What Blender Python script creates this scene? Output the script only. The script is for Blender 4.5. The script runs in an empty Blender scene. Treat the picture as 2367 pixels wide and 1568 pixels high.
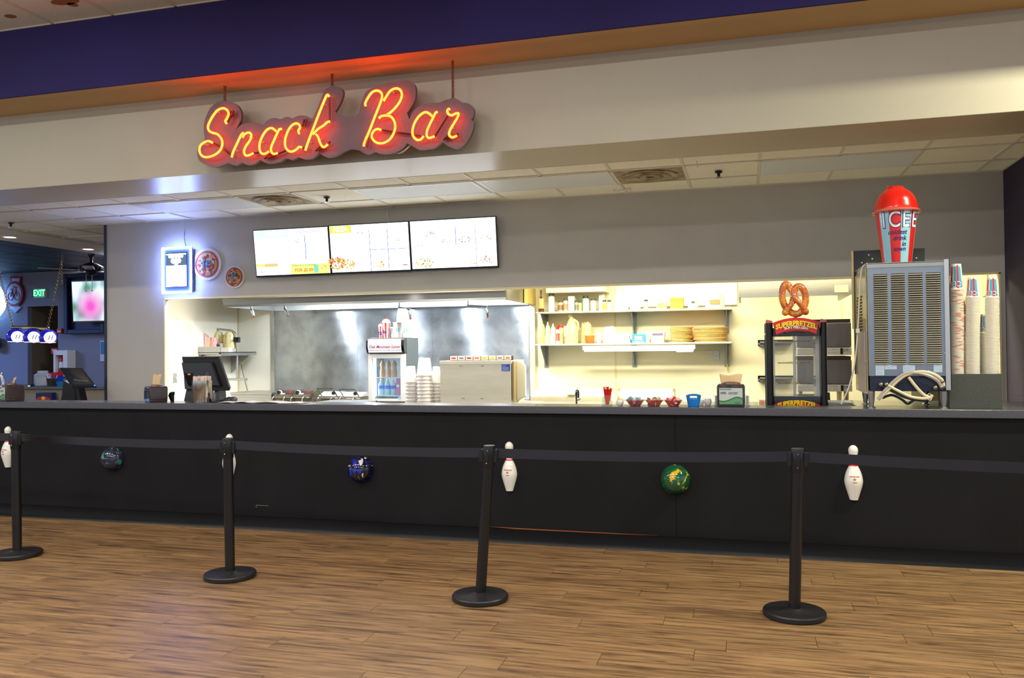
import bpy, math, random
from mathutils import Vector, Matrix
random.seed(7)
PI = math.pi
S = bpy.context.scene
COL = S.collection
# ---------------------------------------------------------------- camera (fitted to the photograph)
F, YAW, PITCH, ROLL, CH, CD = 1926.24, .2723, .0133, .0105, 1.501, 6.2637
W_, H_ = 2367.0, 1568.0
fw = Vector((-math.sin(YAW)*math.cos(PITCH), math.cos(YAW)*math.cos(PITCH), math.sin(PITCH)))
rt0 = Vector((math.cos(YAW), math.sin(YAW), 0)); dn0 = fw.cross(rt0)
rt = rt0*math.cos(ROLL)+dn0*math.sin(ROLL); dn = -rt0*math.sin(ROLL)+dn0*math.cos(ROLL)
CAM = Vector((0, -CD, CH))
cam = bpy.data.cameras.new('camera'); cam.sensor_width = 36; cam.sensor_fit = 'HORIZONTAL'
cam.lens = F/W_*36; cam.clip_start = .05; cam.clip_end = 200
camo = bpy.data.objects.new('camera', cam); COL.objects.link(camo); S.camera = camo
up = -dn; bk = -fw
camo.matrix_world = Matrix(((rt.x, up.x, bk.x, CAM.x), (rt.y, up.y, bk.y, CAM.y), (rt.z, up.z, bk.z, CAM.z), (0, 0, 0, 1)))
# ---------------------------------------------------------------- colour management, world, lights
S.view_settings.view_transform = 'Standard'; S.view_settings.look = 'None'
S.view_settings.gamma = 1; S.view_settings.use_curve_mapping = False
S.view_settings.exposure = 0.0
S.cycles.use_denoising = True
S.cycles.max_bounces = 8; S.cycles.diffuse_bounces = 4; S.cycles.glossy_bounces = 4
S.cycles.transmission_bounces = 6; S.cycles.transparent_max_bounces = 10
S.cycles.sample_clamp_indirect = 6; S.cycles.caustics_reflective = False; S.cycles.caustics_refractive = False
S.cycles.use_light_tree = True
w = bpy.data.worlds.new('hall_ambient'); S.world = w; w.use_nodes = True
w.node_tree.nodes['Background'].inputs[0].default_value = (.80, .87, .96, 1)
w.node_tree.nodes['Background'].inputs[1].default_value = .88
def area(name, loc, sx, sy, power, col, rot=(0, 0, 0)):
    l = bpy.data.lights.new(name, 'AREA'); l.shape = 'RECTANGLE'; l.size = sx; l.size_y = sy
    l.energy = power; l.color = col
    o = bpy.data.objects.new(name, l); COL.objects.link(o); o.location = loc; o.rotation_euler = rot
    return o
WARM = (1.0, .975, .90); NEU = (1.0, .94, .84); COOL = (.86, .93, 1.0)
for i in range(6):                                   # hall row that casts the fascia's thin shadow
    area('hall_lamp', (-9.9+i*2.1, -3.45, 4.27), .9, .16, 56, WARM)
for y in (-7.4,):
    for i in range(5):
        area('hall_lamp', (-8.5+i*3.0, y, 4.27), 1.2, .6, 100, WARM)
area('hall_lamp', (3.1, -1.08, 4.25), .9, .14, 210, (1.0, .96, .68))      # right-hand lamp near the header
# kitchen lamps and added fill behind the pass-through
for x in (-5.7, -4.7, -3.75, -2.95):
    area('hood_lamp', (x, 3.75, 2.28), .12, .12, 24, COOL)
pl = bpy.data.lights.new('pendant_bulb', 'POINT'); pl.energy = 42; pl.color = (1, .9, .76); pl.shadow_soft_size = .12
plo = bpy.data.objects.new('pendant_bulb', pl); COL.objects.link(plo); plo.location = (-10.4, 1.1, 2.25)      # the next pendant along, left of the frame
area('kitchen_lamp_and_fill', (-.9, 2.9, 2.66), 2.4, .25, 110, (1.0, .93, .68))
area('kitchen_lamp_and_fill', (1.3, 3.4, 2.66), .5, .3, 34, (1.0, .9, .6))
for x, c_ in ((-5.4, NEU), (-3.6, NEU), (-1.7, (1.0, .93, .70)), (.1, (1.0, .92, .64)), (.9, (1.0, .92, .62))):  # fill row added near the opening to spill light into the aisle
    area('kitchen_lamp_and_fill', (x, 2.42, 2.68), 1.1, .25, {-5.4: 62, .9: 45, .1: 75}.get(x, 95), c_)
area('hall_ceiling_fill', (-6.5, -3.6, 3.0), 2.5, .4, 45, WARM, (PI, 0, 0))  # added fill facing up, brightens the hall ceiling tiles
area('kitchen_lamp_and_fill', (-5.2, 2.5, 2.66), 2.4, .3, 10, NEU)
# ---------------------------------------------------------------- pixel of the photograph -> point at a chosen depth
def ray(u, v):
    return fw + rt*((u-W_/2)/F) + dn*((v-H_/2)/F)
def A(u, v, Y):
    d = ray(u, v); return CAM + d*((Y-CAM.y)/d.y)
def AZ(u, v, Z):
    d = ray(u, v); return CAM + d*((Z-CAM.z)/d.z)
def AX(u, v, X):
    d = ray(u, v); return CAM + d*((X-CAM.x)/d.x)
def box_at(u0, v0, u1, v1, Y):
    um, vm = (u0+u1)/2, (v0+v1)/2
    return A(u0, vm, Y).x, A(u1, vm, Y).x, A(um, v1, Y).z, A(um, v0, Y).z
# ---------------------------------------------------------------- materials
def lin(c):
    return tuple(((x/255)/12.92 if x/255 <= .04045 else ((x/255+.055)/1.055)**2.4) for x in c)
MC = {}
def mat(name, rgb=(200, 200, 200), rough=.5, metal=0.0, em=0, emc=None, trans=0, alpha=1, coat=0, noise=0, nscale=8, bump=0, bscale=60, stretch=(1, 1, 1), ior=1.45, col2=None):
    if name in MC: return MC[name]
    m = bpy.data.materials.new(name); m.use_nodes = True; nt = m.node_tree; b = nt.nodes['Principled BSDF']
    c = lin(rgb)+(1,)
    b.inputs['Base Color'].default_value = c; b.inputs['Roughness'].default_value = rough
    b.inputs['Metallic'].default_value = metal; b.inputs['IOR'].default_value = ior
    if trans: b.inputs['Transmission Weight'].default_value = trans
    if alpha < 1: b.inputs['Alpha'].default_value = alpha
    if coat: b.inputs['Coat Weight'].default_value = coat; b.inputs['Coat Roughness'].default_value = .03
    if em:
        b.inputs['Emission Color'].default_value = (lin(emc) if emc else c[:3])+(1,); b.inputs['Emission Strength'].default_value = em
    if noise or bump:
        tc = nt.nodes.new('ShaderNodeTexCoord'); mp = nt.nodes.new('ShaderNodeMapping'); mp.inputs['Scale'].default_value = stretch
        nt.links.new(tc.outputs['Object'], mp.inputs[0])
        if noise:
            n = nt.nodes.new('ShaderNodeTexNoise'); n.inputs['Scale'].default_value = nscale; n.inputs['Detail'].default_value = 5
            nt.links.new(mp.outputs[0], n.inputs['Vector'])
            r = nt.nodes.new('ShaderNodeValToRGB'); r.color_ramp.elements[0].position = .3; r.color_ramp.elements[1].position = .7
            c2 = lin(col2)+(1,) if col2 else tuple(x*(1-noise) for x in c[:3])+(1,)
            r.color_ramp.elements[0].color = c2; r.color_ramp.elements[1].color = c
            nt.links.new(n.outputs[0], r.inputs[0]); nt.links.new(r.outputs[0], b.inputs['Base Color'])
        if bump:
            n = nt.nodes.new('ShaderNodeTexNoise'); n.inputs['Scale'].default_value = bscale; n.inputs['Detail'].default_value = 3
            nt.links.new(mp.outputs[0], n.inputs['Vector'])
            bp = nt.nodes.new('ShaderNodeBump'); bp.inputs['Strength'].default_value = bump; bp.inputs['Distance'].default_value = .01
            nt.links.new(n.outputs[0], bp.inputs['Height']); nt.links.new(bp.outputs[0], b.inputs['Normal'])
    MC[name] = m; return m
def glow(name, rgb, st):                              # surfaces that give off light
    if name in MC: return MC[name]
    m = bpy.data.materials.new(name); m.use_nodes = True; nt = m.node_tree; nt.nodes.clear()
    e = nt.nodes.new('ShaderNodeEmission'); o = nt.nodes.new('ShaderNodeOutputMaterial')
    e.inputs[0].default_value = lin(rgb)+(1,); e.inputs[1].default_value = st
    nt.links.new(e.outputs[0], o.inputs[0]); MC[name] = m; return m
def glass(name, rgb=(235, 245, 245), op=.15, rough=.03):   # thin clear sheet: mostly transparent with a gloss
    if name in MC: return MC[name]
    m = bpy.data.materials.new(name); m.use_nodes = True; nt = m.node_tree; nt.nodes.clear()
    t = nt.nodes.new('ShaderNodeBsdfTransparent'); t.inputs[0].default_value = lin(rgb)+(1,)
    b = nt.nodes.new('ShaderNodeBsdfPrincipled'); b.inputs['Base Color'].default_value = lin(rgb)+(1,); b.inputs['Roughness'].default_value = rough
    x = nt.nodes.new('ShaderNodeMixShader'); x.inputs[0].default_value = op; o = nt.nodes.new('ShaderNodeOutputMaterial')
    nt.links.new(t.outputs[0], x.inputs[1]); nt.links.new(b.outputs[0], x.inputs[2]); nt.links.new(x.outputs[0], o.inputs[0])
    MC[name] = m; return m
# ---------------------------------------------------------------- mesh builder
class MB:
    def __init__(s): s.v = []; s.f = []; s.m = []
    def add(s, vs, fs, m=0, xf=None):
        o = len(s.v)
        s.v += [tuple(xf @ Vector(p)) if xf else tuple(p) for p in vs]
        s.f += [tuple(i+o for i in f) for f in fs]; s.m += [m]*len(fs); return s
    def box(s, x0, x1, y0, y1, z0, z1, m=0, xf=None):
        if x0 > x1: x0, x1 = x1, x0
        if y0 > y1: y0, y1 = y1, y0
        if z0 > z1: z0, z1 = z1, z0
        v = [(x0, y0, z0), (x1, y0, z0), (x1, y1, z0), (x0, y1, z0), (x0, y0, z1), (x1, y0, z1), (x1, y1, z1), (x0, y1, z1)]
        return s.add(v, [(0, 3, 2, 1), (4, 5, 6, 7), (0, 1, 5, 4), (1, 2, 6, 5), (2, 3, 7, 6), (3, 0, 4, 7)], m, xf)
    def taper(s, x0, x1, y0, y1, z0, z1, tx, ty, m=0, ox=0, oy=0):      # box whose top is scaled by tx, ty and shifted
        cx, cy = (x0+x1)/2, (y0+y1)/2; a, b = (x1-x0)/2, (y1-y0)/2
        v = [(cx-a, cy-b, z0), (cx+a, cy-b, z0), (cx+a, cy+b, z0), (cx-a, cy+b, z0)]
        v += [(cx+ox+i*a*tx, cy+oy+j*b*ty, z1) for i, j in ((-1, -1), (1, -1), (1, 1), (-1, 1))]
        return s.add(v, [(0, 3, 2, 1), (4, 5, 6, 7), (0, 1, 5, 4), (1, 2, 6, 5), (2, 3, 7, 6), (3, 0, 4, 7)], m)
    def lathe(s, prof, c=(0, 0, 0), seg=24, m=0, ax='z', sx=1, sy=1, close=False, a0=0, a1=2*PI):
        full = abs(a1-a0-2*PI) < 1e-6; n = seg if full else seg+1; vs = []
        for r, z in prof:
            for k in range(n):
                a = a0+(a1-a0)*k/seg; x, y = r*math.cos(a)*sx, r*math.sin(a)*sy
                p = (x, y, z) if ax == 'z' else ((x, z, y) if ax == 'y' else (z, x, y))
                vs.append((p[0]+c[0], p[1]+c[1], p[2]+c[2]))
        fs = []; kk = seg
        for i in range(len(prof)-1):
            for k in range(kk):
                k2 = (k+1) % n if full else k+1
                q = (i*n+k, i*n+k2, (i+1)*n+k2, (i+1)*n+k)
                fs.append(q if ax != 'y' else q[::-1])
        if close and full:
            fs.append(tuple(range(n))[::-1]); fs.append(tuple((len(prof)-1)*n+k for k in range(n)))
        return s.add(vs, fs, m)
    def cyl(s, c, r, h, seg=20, m=0, ax='z', r2=None, sx=1, sy=1):
        return s.lathe([(r, 0), (r if r2 is None else r2, h)], c, seg, m, ax, sx, sy, close=True)
    def tube(s, pts, r, seg=8, m=0, closed=False):
        P = [Vector(p) for p in pts]; n = len(P); rings = []; prev = None
        for i in range(n):
            t = (P[(i+1) % n if closed else min(i+1, n-1)]-P[(i-1) % n if closed else max(i-1, 0)])
            if t.length < 1e-9: t = Vector((0, 0, 1))
            t.normalize()
            if prev is None:
                a = Vector((0, 1, 0)) if abs(t.y) < .9 else Vector((1, 0, 0)); nn = t.cross(a).normalized()
            else:
                nn = prev - t*prev.dot(t)
                nn = nn.normalized() if nn.length > 1e-6 else t.orthogonal().normalized()
            prev = nn; bb = t.cross(nn); rr = r[i] if isinstance(r, (list, tuple)) else r
            rings.append([P[i]+nn*math.cos(2*PI*k/seg)*rr+bb*math.sin(2*PI*k/seg)*rr for k in range(seg)])
        vs = [tuple(p) for q in rings for p in q]; fs = []
        for i in range(n if closed else n-1):
            j = (i+1) % n
            for k in range(seg): fs.append((i*seg+k, i*seg+(k+1) % seg, j*seg+(k+1) % seg, j*seg+k))
        if not closed:
            fs.append(tuple(range(seg))[::-1]); fs.append(tuple((n-1)*seg+k for k in range(seg)))
        return s.add(vs, fs, m)
    def ball(s, c, r, seg=20, rings=12, m=0, sx=1, sy=1, sz=1, z0=-1, z1=1):
        a0, a1 = math.asin(z0), math.asin(z1)
        prof = [(max(1e-4, r*math.cos(a0+(a1-a0)*i/rings)), r*sz*math.sin(a0+(a1-a0)*i/rings)) for i in range(rings+1)]
        return s.lathe(prof, c, seg, m, sx=sx, sy=sy)
    def prism(s, pts, y0, y1, m=0):                   # polygon in x,z pushed from y0 to y1 (front is y0)
        ar = sum(pts[i][0]*pts[(i+1) % len(pts)][1]-pts[(i+1) % len(pts)][0]*pts[i][1] for i in range(len(pts)))
        if ar < 0: pts = pts[::-1]
        n = len(pts); v = [(p[0], y0, p[1]) for p in pts]+[(p[0], y1, p[1]) for p in pts]
        f = [tuple(range(n)), tuple(range(2*n-1, n-1, -1))]+[(i, i+n, (i+1) % n+n, (i+1) % n) for i in range(n)]
        return s.add(v, f, m)
    def prismx(s, pts, x0, x1, m=0):                  # polygon in y,z pushed along x
        n = len(pts); v = [(x0, p[0], p[1]) for p in pts]+[(x1, p[0], p[1]) for p in pts]
        f = [tuple(range(n))[::-1], tuple(range(n, 2*n))]+[(i, (i+1) % n, (i+1) % n+n, i+n) for i in range(n)]
        return s.add(v, f, m)
    def grid(s, fn, nu, nv, m=0, th=0):
        vs = [tuple(fn(i/nu, j/nv)) for j in range(nv+1) for i in range(nu+1)]
        fs = [(j*(nu+1)+i, j*(nu+1)+i+1, (j+1)*(nu+1)+i+1, (j+1)*(nu+1)+i) for j in range(nv) for i in range(nu)]
        return s.add(vs, fs, m)
    def mesh(s, name, mats, smooth=True, ang=.6):
        me = bpy.data.meshes.new(name); me.from_pydata(s.v, [], s.f)
        for m in (mats if isinstance(mats, (list, tuple)) else [mats]): me.materials.append(m)
        me.polygons.foreach_set('material_index', s.m)
        if smooth: me.shade_smooth(); me.set_sharp_from_angle(angle=ang)
        me.update(); return me
    def build(s, name, mats, parent=None, loc=(0, 0, 0), rot=None, bevel=0, smooth=True, solid=0, label=None, kind=None, ang=.6):
        o = bpy.data.objects.new(name, s.mesh(name, mats, smooth, ang)); COL.objects.link(o); o.location = loc
        if rot: o.rotation_euler = rot
        if parent: o.parent = parent
        if solid: md = o.modifiers.new('thickness', 'SOLIDIFY'); md.thickness = solid; md.offset = 0
        if bevel: md = o.modifiers.new('bevel', 'BEVEL'); md.width = bevel; md.segments = 2; md.limit_method = 'ANGLE'
        if label: o['label'] = label
        if kind: o['kind'] = kind
        return o
def thing(name, label, cat, loc=(0, 0, 0), rotz=0, group=None, rot=None):
    o = bpy.data.objects.new(name, None); o.empty_display_size = .05; COL.objects.link(o); o.location = loc
    o.rotation_euler = rot if rot else (0, 0, rotz); o['label'] = label; o['category'] = cat
    if group: o['group'] = group
    return o
def tag(o, label, cat, group=None, kind=None):
    o['label'] = label; o['category'] = cat
    if group: o['group'] = group
    if kind: o['kind'] = kind
    return o
def struct(o, label=None, cat=None):
    o['kind'] = 'structure'
    if label: o['label'] = label
    if cat: o['category'] = cat
    return o
def dup(root, loc, label=None, group=None, rotz=None):
    r = root.copy(); COL.objects.link(r); r.location = loc
    if rotz is not None: r.rotation_euler = (0, 0, rotz)
    if label: r['label'] = label
    if group: r['group'] = group
    for ch in list(root.children):
        c = ch.copy(); COL.objects.link(c); c.parent = r
        for g in list(ch.children):
            d = g.copy(); COL.objects.link(d); d.parent = c
    return r
def text(s, size, m, parent, loc, name='lettering', ext=.0008, align='CENTER', shear=0, off=0, warp=None, rotz=0, label=None, sx=1, spacing=1, rot=None, res=2):
    cu = bpy.data.curves.new('t', 'FONT'); cu.body = s; cu.size = size; cu.extrude = ext; cu.align_x = align; cu.align_y = 'CENTER'
    cu.shear = shear; cu.offset = off; cu.space_character = spacing; cu.resolution_u = res
    t = bpy.data.objects.new('t', cu); COL.objects.link(t); bpy.context.view_layer.update()
    dg = bpy.context.evaluated_depsgraph_get(); me = bpy.data.meshes.new_from_object(t.evaluated_get(dg))
    bpy.data.objects.remove(t); bpy.data.curves.remove(cu)
    for v in me.vertices:
        x, y, z = v.co.x*sx, v.co.y, v.co.z
        v.co = warp(x, y, z) if warp else Vector((x, -z, y))
    me.materials.clear(); me.materials.append(m)
    o = bpy.data.objects.new(name, me); COL.objects.link(o); o.parent = parent; o.location = loc
    o.rotation_euler = rot if rot else (0, 0, rotz)
    if label: o['label'] = label
    return o
def catmull(P, n=6, closed=False):
    P = [Vector(p) for p in P]; N = len(P); out = []
    for i in range(N if closed else N-1):
        g = (lambda k: P[k % N]) if closed else (lambda k: P[max(0, min(N-1, k))])
        a, b, c, d = g(i-1), g(i), g(i+1), g(i+2)
        for k in range(n):
            t = k/n
            out.append(.5*((2*b)+(c-a)*t+(2*a-5*b+4*c-d)*t*t+(3*b-a-3*c+d)*t**3))
    if not closed: out.append(P[-1])
    return out
# ================================================================ SETTING
ZC = 3.05; YW = 2.02; LZ = 1.067
cream = mat('cream_paint', (205, 196, 172), .6, noise=.04, nscale=3, bump=.12, bscale=160)
bulk_m = mat('header_paint', (186, 180, 164), .6, noise=.05, nscale=2, bump=.1, bscale=160)
soff_m = mat('soffit_satin_paint', (198, 187, 162), .32, noise=.05, nscale=2, bump=.05, bscale=40, stretch=(1, .3, 1))
purple = mat('dark_purple_paint', (40, 30, 96), .8, noise=.25, nscale=1.3, bump=.1, bscale=150)
grey_m = mat('grey_orange_peel_paint', (190, 186, 180), .6, noise=.05, nscale=3, bump=.15, bscale=220)
kit_m = mat('kitchen_cream_panel', (236, 229, 194), .4, noise=.02, nscale=2)
kitw_m = mat('kitchen_white_panel', (232, 230, 216), .35, noise=.02, nscale=2)
steel = mat('brushed_steel', (178, 180, 182), .34, .9, noise=.12, nscale=3, stretch=(1, 1, 14), bump=.04, bscale=30)
steel_h = mat('brushed_steel_long', (176, 176, 172), .32, .9, noise=.12, nscale=3, stretch=(.4, 1, 14), bump=.03, bscale=30)
chrome = mat('chrome', (210, 212, 215), .12, 1)
black = mat('black_plastic', (22, 22, 26), .38)
blackg = mat('black_gloss', (14, 14, 18), .15, coat=.5)
white = mat('white_plastic', (232, 231, 226), .4)
paper = mat('white_paper', (238, 236, 228), .7)
dark = mat('dark_void', (20, 20, 22), .8)
red = mat('red_plastic', (205, 24, 22), .35)

# ---- floor planks
def wood():
    m = bpy.data.materials.new('vinyl_wood_plank'); m.use_nodes = True; nt = m.node_tree; b = nt.nodes['Principled BSDF']; N = nt.nodes.new; L = nt.links.new
    tc = N('ShaderNodeTexCoord'); oi = N('ShaderNodeObjectInfo'); sc = N('ShaderNodeVectorMath'); sc.operation = 'SCALE'; sc.inputs[0].default_value = (37, 91, 13); L(oi.outputs['Random'], sc.inputs['Scale'])
    ad = N('ShaderNodeVectorMath'); ad.operation = 'ADD'; L(tc.outputs['Object'], ad.inputs[0]); L(sc.outputs[0], ad.inputs[1])
    mp = N('ShaderNodeMapping'); mp.inputs['Scale'].default_value = (1.6, 22, 1); L(ad.outputs[0], mp.inputs[0])
    n1 = N('ShaderNodeTexNoise'); n1.inputs['Scale'].default_value = 1.6; n1.inputs['Detail'].default_value = 7; n1.inputs['Roughness'].default_value = .62; n1.inputs['Distortion'].default_value = .4; L(mp.outputs[0], n1.inputs['Vector'])
    r1 = N('ShaderNodeValToRGB'); L(n1.outputs[0], r1.inputs[0]); e = r1.color_ramp.elements
    e[0].position = .33; e[0].color = lin((74, 54, 38))+(1,); e[1].position = .72; e[1].color = lin((162, 129, 91))+(1,)
    k = e.new(.45); k.color = lin((121, 92, 62))+(1,); k = e.new(.56); k.color = lin((145, 113, 77))+(1,)
    mp2 = N('ShaderNodeMapping'); mp2.inputs['Scale'].default_value = (2.2, 14, 1); L(ad.outputs[0], mp2.inputs[0])
    n2 = N('ShaderNodeTexNoise'); n2.inputs['Scale'].default_value = 3.2; n2.inputs['Detail'].default_value = 2; L(mp2.outputs[0], n2.inputs['Vector'])
    r2 = N('ShaderNodeValToRGB'); L(n2.outputs[0], r2.inputs[0]); r2.color_ramp.elements[0].position = .68; r2.color_ramp.elements[1].position = .76
    r2.color_ramp.elements[0].color = (0, 0, 0, 1); r2.color_ramp.elements[1].color = (1, 1, 1, 1)
    mx = N('ShaderNodeMix'); mx.data_type = 'RGBA'; L(r2.outputs[0], mx.inputs[0]); L(r1.outputs[0], mx.inputs[6]); mx.inputs[7].default_value = lin((70, 50, 34))+(1,)
    hs = N('ShaderNodeHueSaturation'); mr = N('ShaderNodeMapRange'); L(oi.outputs['Random'], mr.inputs[0]); mr.inputs[3].default_value = .88; mr.inputs[4].default_value = 1.1
    L(mr.outputs[0], hs.inputs['Value']); L(mx.outputs[2], hs.inputs['Color']); L(hs.outputs[0], b.inputs['Base Color'])
    b.inputs['Roughness'].default_value = .42
    bp = N('ShaderNodeBump'); bp.inputs['Strength'].default_value = .12; bp.inputs['Distance'].default_value = .004; L(n1.outputs[0], bp.inputs['Height']); L(bp.outputs[0], b.inputs['Normal'])
    return m
wood_m = wood()
floor_base = MB().box(-20, 9, -14, 16, -.12, -.006).build('floor', [mat('floor_base', (96, 74, 50), .5, noise=.3, nscale=2, stretch=(1, 12, 1))], smooth=False)
struct(floor_base, 'floor of brown wood-look planks running along the bar')
fk = MB()
for i in range(24):
    for j in range(9): fk.box(-7.3+.4*i+.003, -7.3+.4*(i+1)-.003, .98+.375*j+.003, .98+.375*(j+1)-.003, -.006, .0)
fko = fk.build('floor_kitchen', mat('pale_bounce_tile', (226, 220, 204), .5, noise=.1, nscale=4), smooth=False); struct(fko, 'unseen tiled floor of the serving aisle and kitchen, pale to bounce light')  # unseen floor, added in a pale tone to bounce light onto the bar ceiling
PW, PL = .165, 1.22
pm = MB(); g = .0011; pm.box(g, PL-g, g, PW-g, -.006, -.0006); i = len(pm.v)
pm.f.remove((4, 5, 6, 7)); pm.m.pop(); pm.add([(g+.001, g+.001, 0), (PL-g-.001, g+.001, 0), (PL-g-.001, PW-g-.001, 0), (g+.001, PW-g-.001, 0)], [(0, 1, 2, 3)])
pm.f += [(4, 5, 9, 8), (5, 6, 10, 9), (6, 7, 11, 10), (7, 4, 8, 11)]; pm.m += [0]*4
plank_me = pm.mesh('plank', wood_m, smooth=False)
def vis_x(Y):
    z = -CAM.y+Y
    return (-z*math.tan(math.radians(48.5))-.3, z*math.tan(math.radians(18.5))+1.9)
for r in range(20):
    y = -.02-(r+1)*PW
    a, b2 = vis_x(y); off = (r*.47+.31*(r % 3)) % PL; x = -12+off
    while x < b2:
        if x+PL > a:
            o = bpy.data.objects.new('plank', plank_me); COL.objects.link(o); o.parent = floor_base; o.location = (x, y, 0)
        x += PL
# ---- hall ceiling
tile_m = mat('ceiling_tile', (230, 222, 206), .85, noise=.12, nscale=40, bump=.3, bscale=130)
tile_n = mat('cream_ceiling_tile', (240, 236, 220), .85, noise=.05, nscale=25, bump=.3, bscale=130)
bar_m = mat('ceiling_grid', (214, 206, 188), .5)
TM = {}
def tile(parent, x0, x1, y0, y1, z, m, key):
    gp = .012; k = (key, round(x1-x0, 3), round(y1-y0, 3))
    if k not in TM:
        TM[k] = MB().box(0, x1-x0-2*gp, 0, y1-y0-2*gp, 0, .012).mesh('ceiling_tile', m, smooth=False)
    o = bpy.data.objects.new('ceiling_tile', TM[k]); COL.objects.link(o); o.parent = parent; o.location = (x0+gp, y0+gp, z); return o
hall_c = MB().box(-20, 9, -14, -.50, 4.335, 4.40).build('ceiling_hall', bar_m, smooth=False); struct(hall_c, 'high hall ceiling of pale square tiles above the purple fascia')
gb = MB()
for k in range(14): gb.box(-7.45+.61*k-.012, -7.45+.61*k+.012, -3.6, -.52, 4.31, 4.335)
for k in range(6): gb.box(-8.2, 1, -.52-.61*k-.012, -.52-.61*k+.012, 4.31, 4.335)
gb.build('ceiling_grid', bar_m, hall_c, smooth=False)
for i in range(12):
    for j in range(5):
        tile(hall_c, -7.45+.61*i, -6.84+.61*i, -1.13-.61*j, -.52-.61*j, 4.318, tile_m, 'h')
stn = MB()
for u, v, a_, b_ in ((24, 38, .05, .02), (150, 4, .13, .03), (168, 11, .04, .02)):
    q_ = AZ(u, v, 4.316); stn.lathe([(.001, 0), (a_, 0)], (q_.x, q_.y, 4.3165), 14, sy=b_/a_*2)
stn.build('water_stain', mat('water_stain', (150, 100, 56), .9), hall_c)
# ---- purple fascia, its soffit, and the pale header wall
fas = MB().box(-11, 5, -.52, -.50, 3.73, 4.33).build('wall_fascia', purple, smooth=False); struct(fas, 'dark purple fascia board above the neon sign')
sof = MB().box(-11, 5, -.50, .5, 3.73, 3.80).build('trim_soffit', mat('soffit_tan', (206, 172, 122), .6, noise=.05, nscale=3, bump=.1, bscale=150), smooth=False); struct(sof, 'tan soffit strip under the purple fascia')
hd = MB().box(-11, 5, -.065, .59, ZC, 3.73).build('wall_header', bulk_m, smooth=False); struct(hd, 'pale header wall behind the neon sign')
hs = MB().box(-11, 2.23, -.064, .589, ZC-.002, ZC).build('trim_header_underside', soff_m, smooth=False); struct(hs, 'satin underside of the header wall')
# ---- bar-aisle ceiling
XP = .625; X0 = .14
cg = MB().box(-8.76, 2.24, .59, YW, ZC+.03, ZC+.09).box(-8.76, -7.34, YW, 6.5, ZC+.03, ZC+.09).build('ceiling_bar', bar_m, smooth=False); struct(cg, 'low ceiling of cream tiles over the bar')
gb = MB(); xs = [X0+XP*k for k in range(-14, 4)]; ys = [.33, .94, 1.55, YW]
for x in xs: gb.box(x-.013, x+.013, .59, YW, ZC, ZC+.03)
for y in (.94, 1.55): gb.box(-8.75, 2.23, y-.013, y+.013, ZC, ZC+.03)
gb.box(-8.75, 2.23, .59, .602, ZC-.004, ZC+.03); gb.box(-7.34, 2.23, YW-.012, YW, ZC-.004, ZC+.03); gb.box(2.21, 2.23, .59, YW, ZC-.004, ZC+.03)
for k in range(7): gb.box(-8.75, -7.34, 2.16+.61*k-.013, 2.16+.61*k+.013, ZC, ZC+.03)
for x in (-8.61, -7.985, -7.36): gb.box(x-.013, x+.013, YW, 6.5, ZC, ZC+.03)
gb.box(-8.76, -8.735, .59, 6.5, ZC-.01, ZC+.03)
gb.build('ceiling_grid', bar_m, cg, smooth=False)
skip = {(0, 1), (1, 1), (-4, 1), (-3, 1), (-6, 1), (-5, 1), (-10, 1), (-9, 1), (-2, 1), (-8, 1)}
for k in range(-14, 4):
    for j in range(3):
        if (k, j) in skip: continue
        x0, x1 = X0+XP*k, min(X0+XP*(k+1), 2.22); y0, y1 = max(ys[j], .60), ys[j+1]
        if x1-x0 > .1: tile(cg, x0, x1, y0, y1, ZC+.008, tile_n, 'b')
for k in (-14, -13):
    for j in range(8):
        tile(cg, X0+XP*k, X0+XP*(k+1), (1.55+.61*j) if j else YW, 2.16+.61*j, ZC+.008, tile_n, 'b')
lens_m = mat('prismatic_light_lens', (222, 226, 226), .35, noise=.03, nscale=30, bump=.3, bscale=300)
for k, lab in ((0, 'unlit ceiling light panel at the right, above the striped cup'), (-4, 'unlit ceiling light panel with a faint red reflection, beside the right vent'), (-6, 'unlit ceiling light panel above the middle menu screen'), (-10, 'bluish unlit ceiling light panel above the glowing framed sign')):
    t = thing('ceiling_light', lab, 'ceiling light', (X0+XP*(k+1), 1.245, ZC), group='recessed light panels over the bar')
    hw, hh = XP-.014, .305-.014; f = MB()
    f.box(-hw, hw, -hh, -hh+.035, -.006, .02).box(-hw, hw, hh-.035, hh, -.006, .02).box(-hw, -hw+.035, -hh+.035, hh-.035, -.006, .02).box(hw-.035, hw, -hh+.035, hh-.035, -.006, .02)
    f.build('frame', mat('light_frame', (222, 224, 226), .35), t, bevel=.003)
    MB().box(-hw+.035, hw-.035, -hh+.035, hh-.035, -.004, -.001).build('lens', lens_m, t)
def vent(k, lab):
    t = thing('ceiling_vent', lab, 'air vent', (X0+XP*(k+.5), 1.245, ZC), group='round air diffusers over the bar')
    pm_ = mat('stained_vent_plate', (186, 170, 138), .7, noise=.45, nscale=7, col2=(96, 82, 62))
    MB().box(-.298, .298, -.29, .29, .0, .012).build('plate', pm_, t, bevel=.002)
    for i, (r, h) in enumerate(((.24, -.014), (.17, -.02), (.09, -.024))):
        MB().lathe([(r, 0), (r+.012, h*.4), (r, h), (r-.05, h*.5), (r-.055, 0)], seg=32).build('ring', pm_, t)
vent(-2, 'stained round ceiling vent between two light panels at the right'); vent(-8, 'dusty round ceiling vent beside the bluish light panel')
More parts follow.
